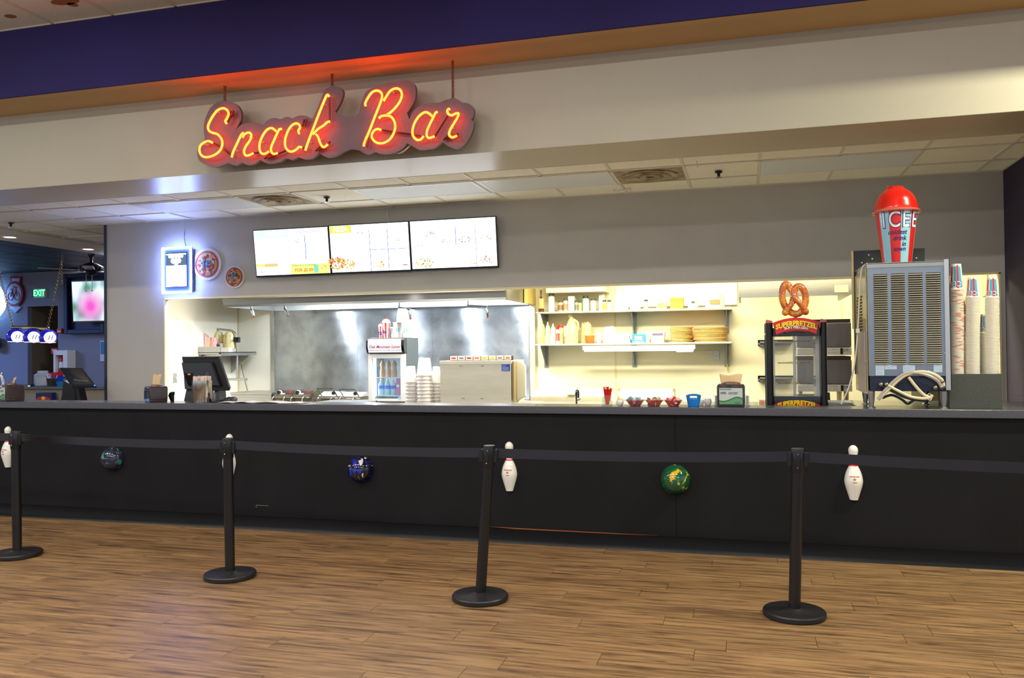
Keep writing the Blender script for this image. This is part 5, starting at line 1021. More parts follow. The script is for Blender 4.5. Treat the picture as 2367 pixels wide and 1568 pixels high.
def cup_stack(u0, u1, vtop, vrim, vbot, Y, lab, n, band, name, fullh):
    x0_, x1_ = A(u0, (vrim+vbot)/2, Y).x, A(u1, (vrim+vbot)/2, Y).x; R_ = (x1_-x0_)/2/1.06; xm = (x0_+x1_)/2; dxt = A((u0+u1)/2, vtop, Y).x-A((u0+u1)/2, vbot, Y).x
    zr = A((u0+u1)/2, vrim, Y).z; zt_ = A((u0+u1)/2, vtop, Y).z; zbm = LZ+.018; n_ = n; dz_ = (zr-zbm)/n_; h_ = zt_-zr; bxh = LZ+hb
    mbody = MB().lathe([(.0005, h_), (R_*.70, h_), (R_*.71, h_-.004), (R_*.96, .006)], seg=20); rim = MB().lathe([(R_*.96, .006), (R_*1.06, .0052), (R_*1.07, .002), (R_*1.02, 0), (R_*.95, 0)], seg=20)
    low = MB().lathe([(R_*.90, min(h_, dz_*2)), (R_*.96, .006), (R_*1.06, .0052), (R_*1.07, .002), (R_*1.02, 0), (R_*.93, 0)], seg=16)
    lme_ = low.mesh('paper_cup', cupm, ang=1.0); rn = random.Random(int(u0)); bands = []
    for k in range(3):
        a0_ = -2.4+k*.6; bands.append(MB().lathe([(R_*1.072, .0045), (R_*1.075, .001)], seg=6, a0=a0_, a1=a0_+.75).mesh('red_mark', bandm))
    for i in range(n_-1, -1, -1):
        z_ = zr-dz_*(n_-i)
        if z_ < bxh-.03: continue
        o = bpy.data.objects.new('paper_cup', lme_); COL.objects.link(o); o.location = (xm+dxt*(z_-zbm)/(zt_-zbm)+rn.uniform(-.0006, .0006), Y, z_); o.rotation_euler = (0, 0, rn.random()*6)
        tag(o, 'upside-down paper cup nested in the %s' % name, 'cup', 'paper cups in the %s' % name)
        if band and rn.random() < .62:
            b_ = bpy.data.objects.new('red_mark', rn.choice(bands)); COL.objects.link(b_); b_.parent = o; b_.rotation_euler = (0, 0, -o.rotation_euler[2]+rn.uniform(-.2, .5))
    t = thing('paper_cup', 'printed paper cup topping the %s' % name, 'cup', (xm+dxt*(zr-zbm)/(zt_-zbm), Y, zr)); mbody.build('cup_body', cupm, t, ang=1.0); rim.build('rim', cupm, t)
    rz_ = lambda z: R_*(.96+(.71-.96)*z/h_)
    def cw(z0, a0, lift, flip=True):
        def f(x, y, d):
            z = z0-y; RR = rz_(z)+lift+d; a = math.radians(a0)-x/(R_*.85); return Vector((RR*math.cos(a), RR*math.sin(a), z))
        return f
    cb, cr_ = mat('cup_print_blue', (60, 170, 214), .5), mat('cup_print_red', (216, 44, 40), .5)
    sp_ = MB()
    for a0_, wd, mm, za_, zb_ in ((-125, 26, 0, .12, .9), (-99, 20, 1, .06, .95), (-79, 28, 0, .08, .9), (-160, 18, 1, .1, .9)):
        for i in range(4):
            aa, ab = math.radians(a0_+wd*i/4), math.radians(a0_+wd*(i+1)/4); za2, zb2_ = h_*za_, h_*zb_
            sp_.add([((rz_(z)+.0006)*math.cos(a), (rz_(z)+.0006)*math.sin(a), z) for a, z in ((aa, za2), (ab, za2), (ab, zb2_), (aa, zb2_))], [(0, 1, 2, 3)], mm)
    sp_.build('printed_stripes', [cb, cr_], t, smooth=False)
    text('ICEE', h_*.29, navy_p, t, (0, 0, 0), off=.0024, warp=cw(h_*.24, -101, .0012), ext=.0001, sx=.85, name='letter_outline'); text('ICEE', h_*.285, wh_p, t, (0, 0, 0), off=.0003, warp=cw(h_*.24, -101, .002), ext=.0001, sx=.85)
cup_stack(2191.5, 2226, 611, 671, 938, .17, '', 97, True, 'red-flecked leftmost stack', .1)
cup_stack(2229, 2263, 642, 689, 938, .17, '', 90, False, 'middle tall stack', .1)
cup_stack(2274.5, 2308, 642, 689, 938, .17, '', 90, False, 'rightmost tall stack', .1)
cup_stack(2262, 2287, 727, 771, 930, .34, '', 58, False, 'shorter rear stack', .1)
cup_stack(2222, 2236, 727, 771, 930, .36, '', 58, False, 'mostly hidden rear stack', .1)
ORD = ['', 'first', 'second', 'third', 'fourth', 'fifth', 'sixth', 'seventh', 'eighth', 'ninth', 'tenth', 'eleventh', 'twelfth', 'thirteenth']
# ================================================================ KITCHEN
WT = .90
def zat(u, v, Y): return A(u, v, Y).z
# worktops
o = MB().box(-5.0, 2.2, YW+.135, 3.3, WT-.04, WT).box(-4.95, 2.15, YW+.2, 3.25, 0, WT-.04).build('pass_worktop', steel_h, smooth=False, bevel=.003); tag(o, 'long steel worktop just inside the pass-through', 'worktop')
zc_ = zat(745, 930, 3.72)
xa, xb = A(629, 900, 3.6).x, A(855, 900, 3.6).x
o = MB().box(xa, xb+1.6, 3.5, 4.3, zc_-.05, zc_).box(xa+.03, xb+1.57, 3.55, 4.28, 0, zc_-.05).build('cook_line_worktop', steel_h, smooth=False, bevel=.003); tag(o, 'steel cook line worktop under the extractor hood', 'worktop')
xa, xb = A(534, 917, 3.7).x, A(627, 917, 3.7).x; z_ = zat(580, 907.5, 3.7)
t = thing('steel_chest', 'plain low steel chest in the left kitchen corner', 'steel unit', ((xa+xb)/2, 3.7, 0)); w2 = (xb-xa)/2
MB().box(-w2, w2, 0, .58, 0, z_-.03).build('body', steel_h, t, bevel=.004, smooth=False); MB().box(-w2-.01, w2+.01, -.01, .58, z_-.03, z_).build('lid', steel_h, t, bevel=.004, smooth=False)
# backsplash
x0, x1, _, _ = box_at(636, 720, 1223, 900, YK); zt = zat(900, 709, YK)
def splash():
    m = bpy.data.materials.new('smeared_steel'); m.use_nodes = True; nt = m.node_tree; b = nt.nodes['Principled BSDF']; N = nt.nodes.new; L = nt.links.new
    b.inputs['Metallic'].default_value = .95; b.inputs['Anisotropic'].default_value = .93; b.inputs['Anisotropic Rotation'].default_value = .25; tg = N('ShaderNodeTangent'); tg.direction_type = 'UV_MAP'; tg.uv_map = 'UVMap'; L(tg.outputs[0], b.inputs['Tangent']); tc = N('ShaderNodeTexCoord'); n = N('ShaderNodeTexNoise'); n.inputs['Scale'].default_value = 3.0; n.inputs['Detail'].default_value = 8; n.inputs['Distortion'].default_value = .25; L(tc.outputs['Object'], n.inputs['Vector'])
    r = N('ShaderNodeMapRange'); L(n.outputs[0], r.inputs[0]); r.inputs[1].default_value = .35; r.inputs[2].default_value = .7; r.inputs[3].default_value = .26; r.inputs[4].default_value = .36; L(r.outputs[0], b.inputs['Roughness'])
    r2 = N('ShaderNodeValToRGB'); L(n.outputs[0], r2.inputs[0]); e = r2.color_ramp.elements; e[0].position = .35; e[0].color = lin((134, 139, 144))+(1,); e[1].position = .68; e[1].color = lin((176, 184, 190))+(1,); L(r2.outputs[0], b.inputs['Base Color']); return m
t = thing('steel_backsplash', 'large smeared steel sheet covering the wall behind the cook line', 'wall panel', ((x0+x1)/2, YK-.002, .85)); w2 = (x1-x0)/2; spm = splash()
ws = [x0, A(827, 800, YK).x, A(1000, 800, YK).x, x1]
for i in range(3):
    o = MB().box(ws[i]+.001-(x0+x1)/2, ws[i+1]-.001-(x0+x1)/2, -.008, 0, 0, zt-.85).build('steel_sheet', spm, t, smooth=False)
    uv = o.data.uv_layers.new(name='UVMap')
    for l in o.data.loops: c_ = o.data.vertices[l.vertex_index].co; uv.data[l.index].uv = (c_.x*.2+.5, c_.z*.2)
MB().box(-w2-.05, -w2, -.02, 0, 0, zt-.85).box(w2, w2+.04, -.02, 0, 0, zt-.85).build('edge_angle', steel_h, t, smooth=False)
sc = MB()
for v in (735, 775, 820, 860): sc.ball((w2+.02, -.02, zat(1222, v, YK)-.85), .008, 8, 6).ball((-w2-.025, -.02, zat(636, v, YK)-.85), .008, 8, 6)
sc.build('rivets', chrome, t)
# extractor hood
YH = 3.05; xa, xb = A(511, 700, YH).x, A(1167, 695, YH).x; zh = (zat(540, 706.5, YH)+zat(1150, 695, YH))/2
t = thing('extractor_hood', 'long steel extractor hood over the cook line with hanging nozzles', 'extractor hood', ((xa+xb)/2, YH, zh)); w2 = (xb-xa)/2; DH = YK-YH-.03; HXB = xb
MB().prismx([(0, .62), (0, .10), (.02, .10), (.05, .025), (.05, 0), (.09, 0), (.09, .62)], -w2, w2).build('front_panel', mat('hood_steel', (120, 123, 124), .34, .9, noise=.15, nscale=2, stretch=(.4, 1, 6)), t, smooth=False)
for x_ in (-w2, w2-.03): MB().box(x_, x_+.03, .09, DH, 0, .62).build('end_panel', steel_h, t, smooth=False)
MB().box(-w2+.03, w2-.03, .09, DH, .36, .38).box(-w2+.03, w2-.03, DH-.05, DH, 0, .36).build('inner_plenum', mat('hood_inner', (206, 210, 212), .4, .6), t, smooth=False)
for x in (-5.7, -4.7, -3.75, -2.95): MB().box(x-(xa+xb)/2-.16, x-(xa+xb)/2+.16, .55, .85, .33, .36).build('hood_light', glow('hood_light_glow', (225, 238, 255), 26), t, smooth=False)
q = MB().box(A(1052, 675, YH).x-(xa+xb)/2, A(1076, 675, YH).x-(xa+xb)/2, -.006, 0, .12, .24).build('rating_plate', mat('plate_grey', (150, 150, 138), .4, .5), t, smooth=False)
cx_ = (xa+xb)/2
q = MB().box(A(1124, 675, YH).x-cx_, A(1158, 675, YH).x-cx_, -.02, 0, .125, .26).build('control_plate', steel_h, t, bevel=.004)
for u in (1131, 1141): MB().cyl((A(u, 675, YH).x-cx_, -.045, .19), .022, .025, 16, ax='y').build('yellow_knob', mat('knob_yellow', (228, 196, 50), .4), q)
Yn = 3.5
def noz(L, tip, lab='nozzle_pipe'):
    pts = [A(u, v, Yn)-Vector((cx_, YH, zh)) for u, v in L]; pts[0].z += .12; p_ = MB().tube(pts, .011, 8)
    for q_ in pts[1:]: p_.ball(q_, .019, 10, 6)
    o = p_.build(lab, mat('pipe_grey', (130, 132, 134), .3, .8), t); a_, b_ = [A(u, v, Yn)-Vector((cx_, YH, zh)) for u, v in tip]
    MB().tube([a_, a_.lerp(b_, .5), b_], [.018, .022, .012], 10).build('nozzle', chrome, o); MB().ball(b_, .014, 10, 6).build('red_cap', mat('cap_red', (200, 50, 34), .5), o)
noz([(581, 708), (581, 716)], [(581, 716), (587, 731)]); noz([(659, 706), (659, 714)], [(659, 714), (666, 729)])
noz([(923, 696), (923, 710), (946, 716)], [(947, 718), (949, 737)]); noz([(1081, 694), (1082, 706), (1124, 709)], [(1125, 712), (1127, 733)])
# waffle makers / griddles on the cook line
def griddle(u0, u1, vt, lab, dark_top, handle, grp):
    Yg = 3.62; xa, xb = A(u0, 915, Yg).x, A(u1, 915, Yg).x; w2 = (xb-xa)/2*.9; zt_ = zat((u0+u1)/2, vt, Yg+.12)-zc_; t = thing('waffle_maker', lab, 'waffle maker', ((xa+xb)/2, Yg, zc_), group='row of four waffle makers under the hood')
    st = mat('stained_steel', (156, 150, 132), .35, .75, noise=.4, nscale=9, col2=(100, 84, 50))
    h1 = zt_*.62
    MB().box(-w2, w2, .06, .46, .0, h1*.6).taper(-w2, w2, .0, .46, h1*.6, h1, 1, 1).build('body', st, t, bevel=.004, smooth=False)
    MB().prismx([(.0, h1), (.16, zt_), (.18, zt_), (.4, h1)], -w2, w2).build('sloped_console', st if dark_top else mat('console_steel', (196, 202, 206), .3, .5), t, smooth=False)
    n0, n1 = Vector((0, .0, h1)), Vector((0, .16, zt_)); up_ = (n1-n0); nn = Vector((0, -up_.z, up_.y)).normalized()
    def on_(x_, f, l=.002): return n0+up_*f+nn*l+Vector((x_, 0, 0))
    def pl(xa_, xb_, fa, fb, m, nm, l=.002): MB().add([on_(xa_, fa, l), on_(xb_, fa, l), on_(xb_, fb, l), on_(xa_, fb, l)], [(0, 1, 2, 3)]).build(nm, m, t, smooth=False)
    if dark_top:
        pl(-w2*.92, w2*.92, .12, .92, mat('console_dark', (44, 42, 46), .35), 'dark_console'); pl(-w2*.1, w2*.55, .55, .8, mat('console_maroon', (96, 26, 30), .4), 'maroon_strip', .003); pl(w2*.42, w2*.55, .45, .75, glow('red_lamp', (255, 40, 30), 2.2), 'red_lamp', .005); pl(-w2*.4, w2*.1, .16, .32, paper, 'label_strip', .003)
        c_ = on_(-w2*.62, .45, .004)
    else:
        pl(-w2*.7, -w2*.55, .4, .7, mat('pale_red', (222, 150, 140), .5), 'warning_mark', .003); c_ = on_(w2*.25, .55, .004)
    MB().cyl((c_.x, c_.y-.014, c_.z), .040, .014, 20, ax='y', sy=.8).build('dial', paper, t); MB().cyl((c_.x+.004, c_.y-.045, c_.z+.004), .024, .035, 16, ax='y').build('knob', black, t)
    MB().box(-w2*.96, w2*.96, -.02, .0, h1*.62, h1*.74).build('front_bar', chrome, t, bevel=.003)
    for sx in (-.9, .35): MB().tube(catmull([(w2*sx+.05, -.01, h1*.75), (w2*sx+.01, -.03, h1*.8), (w2*sx, -.05, h1*.5), (w2*sx-.004, -.05, .01)], 5), .009, 8).build('chrome_leg', chrome, t)
    if handle: MB().tube([(-w2*.7+.02, .02, h1*.55), (-w2*1.0, -.02, zt_*1.32), (w2*.45, -.02, zt_*1.32), (w2*.55, -.015, zt_*1.2), (w2*.85, .02, h1*.55)], .0075, 8).build('wire_handle', mat('handle_dark', (50, 48, 46), .3, .6), t)
    return t
griddle(630, 676, 902.5, 'leftmost waffle maker with dark console and red lamp', True, False, 0); griddle(673, 719, 902.5, 'second waffle maker with dark console and red lamp', True, False, 0)
griddle(733, 787, 905.5, 'third waffle maker with a raised wire handle', False, True, 0); griddle(783, 838, 907, 'waffle maker nearest the drinks cooler with a raised wire handle', False, True, 0)
q = MB(); xa, xb = A(612, 925, 3.5).x, A(838, 925, 3.5).x
o = MB().grid(lambda a, b: Vector((xa+(xb-xa)*a, 3.45+.16*b-.04*math.sin(a*PI), zc_+.004+.012*b)), 20, 3).build('drip_tray', mat('tray_brown', (92, 70, 48), .35, .6, noise=.4, nscale=14), solid=.006); tag(o, 'long brown-stained drip tray in front of the waffle makers', 'tray')
t, hw, hh = flat(842, 912, 852, 927, 3.85, 'dark_canister', 'small dark block between the waffle makers and the drinks cooler', 'box', mat('dark_teal', (70, 76, 80), .5), .08)
# ---- drinks cooler
YC = 2.72; xa, xb, _, z1 = box_at(851, 781, 936, 932, YC); z1 = zat(893, 781, YC); t = thing('drinks_cooler', 'small glass-door drinks cooler with a lit Oak Mountain Lanes header', 'cooler', ((xa+xb)/2, YC, WT)); w2 = (xb-xa)/2; H = z1-WT; D = .42
cw_ = mat('cooler_white', (214, 216, 216), .3); cd_ = mat('cooler_side', (74, 84, 92), .4)
cu_ = lambda u: A(u, 870, YC).x-(xa+xb)/2
cz_ = lambda v: zat(893, v, YC)-WT
zd0, zd1 = .015, cz_(819)
gx0, gx1, gz0, gz1 = cu_(860), cu_(925.5), cz_(922.5), cz_(829)
MB().box(-w2, w2, .03, .06, 0, H).build('x', cd_, t) if 0 else None
MB().box(-w2, -w2+.03, .05, D, .01, H).box(w2-.03, w2, .05, D, .01, H).box(-w2+.03, w2-.03, D-.03, D, .01, H).box(-w2+.03, w2-.03, .05, D, zd1, H).box(-w2+.03, w2-.03, .05, D, .01, gz0-.01).build('cabinet', cd_, t, bevel=.003, smooth=False)
MB().box(-w2+.031, w2-.031, D-.035, D-.031, gz0, zd1).box(-w2+.03, -w2+.034, .06, D-.03, gz0, zd1).box(w2-.034, w2-.03, .06, D-.03, gz0, zd1).build('inner_lining', mat('lining_white', (236, 244, 248), .4), t, smooth=False)
MB().box(-w2+.04, -w2+.055, .07, .10, gz0+.03, zd1-.03).build('inner_light', glow('cooler_tube', (235, 244, 255), 22), t, smooth=False)
d_ = MB(); d_.box(-w2, gx0, 0, .04, zd0, zd1).box(gx1, w2, 0, .04, zd0, zd1).box(gx0, gx1, 0, .04, zd0, gz0).box(gx0, gx1, 0, .04, gz1, zd1); d_ = d_.build('door', cw_, t, bevel=.003, smooth=False)
MB().box(gx0, gx1, .016, .020, gz0, gz1).build('door_glass', glass('cooler_glass', (236, 246, 250), .06), d_, smooth=False); MB().cyl((cu_(870), -.006, cz_(928)), .008, .006, 12, ax='y').build('door_lock', black, d_)
MB().box(gx1-.03, gx1-.002, -.002, .0, gz0+.002, gz0+.03).build('blue_sticker', mat('sticker_sky', (110, 180, 235), .5), d_, smooth=False)
hd_ = MB().prismx([(0, zd1+.008), (-.022, zd1+.06), (-.028, (zd1+H)/2), (-.022, H-.03), (.0, H-.004), (.06, H-.004), (.06, zd1+.008)], -w2-.012, w2).build('header_case', blackg, t)
a0_, a1_ = cu_(853), cu_(930)
hq = MB().add([(x_, y_-.002, z_) for x_ in (a0_, a1_) for y_, z_ in ((-.006, zd1+.02), (-.023, zd1+.06), (-.0295, (zd1+H)/2), (-.023, H-.03), (-.008, H-.012))], [(i, i+5, i+6, i+1) for i in range(4)]).build('header_face', glow('header_face', (250, 246, 250), 1.05), t)
text('Oak Mountain Lanes', .046, glow('header_script', (200, 40, 70), .8), t, ((a0_+a1_)/2, -.034, (zd1+H)/2-.012), shear=.3, off=.0006, sx=1.02)
text('BOWLING • LASER TAG • PUB • GAMES • CAFE • ARCADE', .0135, glow('header_small', (70, 70, 90), .8), t, ((a0_+a1_)/2, -.031, zd1+.045), sx=1.2)
sh = MB(); zs1, zs2 = cz_(873), cz_(915)
for z_ in (zs1, zs2): sh.box(-w2+.035, w2-.035, .07, .085, z_-.006, z_).box(-w2+.035, w2-.035, .2, .21, z_-.006, z_).box(-w2+.035, w2-.035, .33, .34, z_-.006, z_)
sh.build('wire_shelf', white, t, smooth=False)
bx0, by0 = (xa+xb)/2, YC
def bottle(name, lab, x, y, z, r, h, m, cap, grp, neck=.35, band=None, bandr=(.3, .6)):
    t = thing(name, lab, 'bottle', (x, y, z), group=grp)
    MB().lathe([(.0005, 0), (r*.9, 0), (r, h*.04), (r, h*.58), (r*.85, h*.68), (r*neck, h*.82), (r*neck, h*.92), (.0005, h*.92)], seg=16).build('bottle_body', m, t, ang=1); MB().lathe([(r*neck*1.1, h*.9), (r*neck*1.1, h), (.0005, h)], seg=12).build('cap', cap, t)
    if band: MB().lathe([(r*1.02, h*bandr[0]), (r*1.02, h*bandr[1])], seg=16).build('label', band, t)
    return t
for i, (u, lab) in enumerate(((884, 'pale brown coffee drink on the cooler top shelf, nearest the light'), (898, 'pale brown coffee drink, middle of the cooler top shelf'), (912, 'pale brown coffee drink at the right of the cooler top shelf'))):
    jar_like('coffee_bottle', lab, 'bottle', u-5.5, u+5.5, 834, 872, YC+.13, [(.001, 0), (.9, 0), (1, .1), (.98, .4), (.7, .55), (.95, .7), (.9, .85), (.5, .9), (.5, 1), (.001, 1)], mat('coffee_drink', (216, 150, 96), .3, noise=.3, nscale=20), WT+zs1, group='coffee drinks in the cooler')
jar_like('blue_can', 'slim blue can at the left of the cooler top shelf', 'can', 868, 874, 848, 872, YC+.12, [(.001, 0), (1, 0), (1, 1), (.001, 1)], mat('can_blue', (40, 90, 170), .3), WT+zs1)
for u, lab in ((881, 'blue-labelled water bottle at the left of the lower cooler shelf'), (895.5, 'blue-labelled water bottle in the middle of the lower cooler shelf'), (909, 'blue-labelled water bottle beside the pink carton')):
    x = A(u, 890, YC+.12).x; bottle('water_bottle', lab, x, YC+.12, WT+zs2, .035, zat(u, 875, YC+.12)-(WT+zs2), mat('water_plastic', (170, 210, 230), .15, alpha=.75), white, 'water bottles in the cooler', band=mat('label_blue', (40, 80, 210), .4), bandr=(.38, .58))
x0, x1, z0, z1 = box_at(915, 875, 924.5, 913, YC+.1); t2 = thing('pink_carton', 'pink carton at the right of the lower cooler shelf', 'carton', ((x0+x1)/2, YC+.1, WT+zs2))
MB().box(-(x1-x0)/2, (x1-x0)/2, 0, .05, 0, z1-(WT+zs2)).build('carton_body', mat('carton_pink', (214, 110, 180), .4), t2, smooth=False); MB().cyl((0, -.003, (z1-WT-zs2)*.55), .018, .003, 14, ax='y').build('round_label', paper, t2)
# cups on the cooler
zf = WT+H
def foam(x, y, z, r, h, lab, inv=False, grp=None, name='foam_cup', m=None):
    t = thing(name, lab, 'cup', (x, y, z), group=grp); m = m or mat('foam', (238, 232, 228), .6)
    pr = [(.0005, 0), (r*.68, 0), (r*.70, .003), (r*.985, h-.012), (r*1.03, h-.011), (r*1.03, h), (r*.96, h), (r*.66, .01)]
    if inv: pr = [(a, h-b) for a, b in pr]
    MB().lathe(pr, seg=28).build('cup_body', m, t, ang=.9); return t
def num(s_, t, r, h, z, sz, m, frac=1.0):
    def f(x, y, d): z_ = z+y; RR = r*(.70+.285*z_/h)+.001+d; a = -PI/2+x/(r*.85); return Vector((RR*math.cos(a), RR*math.sin(a), z_))
    text(s_, sz, m, t, (0, 0, 0), off=.0025, warp=f, ext=.0002)
nb = mat('number_blue', (60, 170, 220), .4)
for u, vt, rr_, s_, y_, lab, sz in ((941.5, 745, 13, '32', YC+.18, 'large white foam cup marked 32 on top of the cooler', .085), (920, 746, 10.5, '20', YC+.27, 'white foam cup marked 20 behind the small cup on the cooler', .075), (908.5, 757, 5.4, '12', YC+.10, 'small white foam cup marked 12 on top of the cooler', .05)):
    p_ = A(u, 775, y_); h_ = zat(u, vt, y_)-zf; r = rr_*(A(u+1, 775, y_).x-A(u, 775, y_).x); tt = foam(p_.x, y_, zf+.001, r, h_, lab); num(s_, tt, r, h_, h_*.45 if s_ != '20' else h_*.5, sz, nb)
p_ = A(930, 730, YC+.2); zbs = zat(930, 746, YC+.2); 
foam(p_.x, YC+.20, zbs, 13*(A(931, 740, YC+.2).x-A(930, 740, YC+.2).x), zat(930, 714, YC+.2)-zbs, 'white foam cup upside down on the big cup above the cooler', inv=True)
for u, vt, r_, s_, y_, lab in ((893, 741, 8.8, '24', YC+.10, 'red striped dome-lidded cup marked 24 on the cooler'), (880.5, 749, 5.8, '12', YC+.2, 'smaller red striped dome-lidded cup on the cooler corner')):
    p_ = A(u, 775, y_); px1 = A(u+1, 775, y_).x-p_.x; r = r_*px1; h_ = zat(u, vt+6, y_)-zf; t2 = thing('striped_cup', lab, 'cup', (p_.x, y_, zf+.001), group='two striped sample cups on the cooler'); q = MB()
    for i in range(24): 
        a0_, a1_ = i*15*PI/180, (i+1)*15*PI/180; q.add([(r*.66*math.cos(a0_), r*.66*math.sin(a0_), 0), (r*.66*math.cos(a1_), r*.66*math.sin(a1_), 0), (r*math.cos(a1_), r*math.sin(a1_), h_), (r*math.cos(a0_), r*math.sin(a0_), h_)], [(0, 1, 2, 3)], (i//2) % 2)
    q.build('cup_wall', [mat('cup_pale', (226, 232, 240), .4), cr_m if 0 else mat('cup_red', (222, 36, 26), .35)], t2); MB().ball((0, 0, h_), r*1.02, 20, 8, z0=0, sz=.95).build('dome_lid', mat('dome_pale', (232, 232, 236), .2, alpha=.8), t2)
    text(s_, .05, mat('print_navy', (34, 34, 120), .4), t2, (0, -r*.95, h_*.4), off=.003); MB().tube([(0, 0, h_), (.012, 0, h_+r*1.7)], .004, 6).build('red_straw', mat('red_straw', (214, 26, 20), .4), t2)
# foam cup stacks (upside down, nested)
for u0, u1, uc0, uc1, vt, vr, n, y_, nm in ((936.8, 963.5, 941, 958, 847, 884.5, 7, 2.5, 'left foam stack beside the cooler'), (965.5, 1001, 969, 991, 828, 869, 9, 2.5, 'tallest foam stack, middle of three'), (998.5, 1020, 1001, 1016, 848, 886, 7, 2.62, 'right foam stack against the steel dispenser')):
    um = (u0+u1)/2; s_ = A(um+1, 900, y_).x-A(um, 900, y_).x; r = (u1-u0)/2*s_/1.03; xb_ = A(um, 935, y_).x; xt_ = A((uc0+uc1)/2, vt, y_).x; zt_ = zat(um, vt, y_); zr_ = zat(um, vr, y_); h_ = zt_-zr_; dz = (zr_-WT-.002)/(n-1)
    for i in range(n):
        z_ = zr_-dz*i; f = (z_-WT)/(zt_-WT); lab = ('white foam cup upside down on top of the %s' % nm) if i == 0 else 'foam cup, %s below the top of the %s' % (ORD[i], nm)
        t2 = foam(xb_+(xt_-xb_)*f, y_, z_, r, h_, lab, inv=True, grp=None if i == 0 else 'foam cups nested in the %s' % nm)
# ---- steel drink dispenser back
YD = 2.45; xa, xb, _, _ = box_at(1017.5, 833, 1182, 937, YD); zt_ = zat(1100, 834, YD); t = thing('drink_dispenser', 'big plain steel drink dispenser seen from behind with a brand strip on top', 'drink machine', ((xa+xb)/2, YD, WT)); w2 = (xb-xa)/2; H = zt_-WT
MB().box(-w2, w2, 0, .55, 0, H).box(-w2-.004, w2+.004, -.006, .0, H-.04, H).build('cabinet', mat('worn_steel', (230, 224, 206), .4, .4, noise=.1, nscale=3, stretch=(1, 1, 8)), t, smooth=False, bevel=.003)
dx = lambda u: A(u, 880, YD).x-(xa+xb)/2
dz_ = lambda v: zat(1100, v, YD)-WT
lb = MB().box(dx(1037), dx(1182), .04, .09, H, H+(dz_(823.5)-dz_(834))).build('label_rail', blackg, t, smooth=False)
bc = [(200, 60, 50), (120, 120, 130), (190, 60, 70), (200, 110, 90), (220, 200, 50), (220, 200, 50), (160, 120, 110), (222, 110, 60)]
for i in range(8):
    u0 = 1038.5+i*17.9; a_, b_ = dx(u0), dx(u0+16.4); q = MB().box(a_, b_, .034, .04, H+.006, H+.05).build('flavour_card', mat('card_white', (236, 226, 222), .5), t, smooth=False, bevel=.002)
    MB().box(a_+(b_-a_)*.2, b_-(b_-a_)*.2, .032, .034, H+.018, H+.036).build('flavour_mark', mat('flavour_%d' % i, bc[i], .5), q, bevel=.004)
MB().box(dx(1160), dx(1179), -.003, 0, dz_(858.5), dz_(840)).build('blue_sticker', mat('sticker_blue', (34, 80, 180), .4), t, smooth=False)
pr = MB()
for v in (842, 846, 849.5, 852.5, 855.5): pr.box(dx(1162), dx(1162+(14 if v != 846 else 8)), -.0045, -.003, dz_(v+1.1), dz_(v))
pr.build('sticker_print', mat('print_pale', (190, 210, 240), .5), t, smooth=False)
mk = MB()
for u, v in ((1062, 846), (1112, 846), (1067, 921), (1110, 921)): mk.box(dx(u), dx(u+7), -.0015, 0, dz_(v+1.4), dz_(v))
mk.build('scuff_marks', mat('scuff_dark', (120, 116, 104), .6), t, smooth=False)
q = MB().box(dx(1184)-.0, dx(1184)+.02, .0, .3, .05, H-.01).build('side_hinge', mat('hinge_steel', (170, 150, 110), .4, .6), t, smooth=False)
MB().prism([(dx(1187), dz_(835)), (dx(1199), dz_(836)), (dx(1209), dz_(847)), (dx(1209.5), dz_(917)), (dx(1196), dz_(924)), (dx(1188), dz_(932))], .1, .14).build('swing_cover', mat('cover_cream', (232, 226, 200), .35), t, bevel=.006, smooth=False)
# ---- left wall: shelf, boxes, heat lamps
XL = -7.1
def wl_(u, v, off=0): return AX(u, v, XL+off)
n0 = wl_(438, 815); t = thing('wall_shelf', 'steel wall shelf with triangular brackets in the left kitchen corner', 'shelf', (XL, 3.42, n0.z)); z_s = zat(515, 819, 3.7)-n0.z
zs_ = 0; MB().box(0, .34, 0, .86, -.012, .0).box(.32, .34, 0, .86, -.05, .0).box(0, .34, 0, .02, -.03, .075).build('shelf_board', steel_h, t, smooth=False, bevel=.002)
for y_ in (.08, .74): MB().add([(0, y_, -.012), (.3, y_, -.012), (.3, y_, -.05), (0, y_, -.30), (0, y_+.025, -.012), (.3, y_+.025, -.012), (.3, y_+.025, -.05), (0, y_+.025, -.30)], [(0, 1, 2, 3), (7, 6, 5, 4), (0, 4, 5, 1), (1, 5, 6, 2), (2, 6, 7, 3), (3, 7, 4, 0)]).build('bracket', steel_h, t, smooth=False)
zS = n0.z
chk = mat('checkered_liner', (236, 222, 224), .6, noise=.14, nscale=60, col2=(226, 120, 120))
def shelf_item(name, lab, cat, u0, u1, vt, Y, prof, m, seg=18, sy=1.0, grp=None):
    x0, x1 = A(u0, 800, Y).x, A(u1, 800, Y).x; h = zat((u0+u1)/2, vt, Y)-zS; r = (x1-x0)/2; t = thing(name, lab, cat, ((x0+x1)/2, Y, zS)); MB().lathe([(max(.0005, a*r), b*h) for a, b in prof], seg=seg, sy=sy).build('body', m, t, ang=.9); return t, r, h
YY = 3.55
x0, x1 = A(443, 790, YY).x, A(474, 790, YY).x; h = zat(458, 772, YY)-zS
x0 = max(x0, XL+.01); t = thing('foil_bag_stack', 'stack of pale checkered snack bags on the corner wall shelf', 'bags', ((x0+x1)/2, YY, zS)); w2 = (x1-x0)/2
for i in range(5): MB().grid(lambda a, b, i=i: Vector((-w2+2*w2*a, .02*i+.006*math.sin(a*6+i), h*(1-.04*i)*b+(.012*math.sin(a*20) if b > .9 else 0))), 12, 4).build('bag', chk, t, solid=.008)
CUPP = [(.001, 0), (.78, 0), (1, 1), (.93, 1), (.72, .05)]
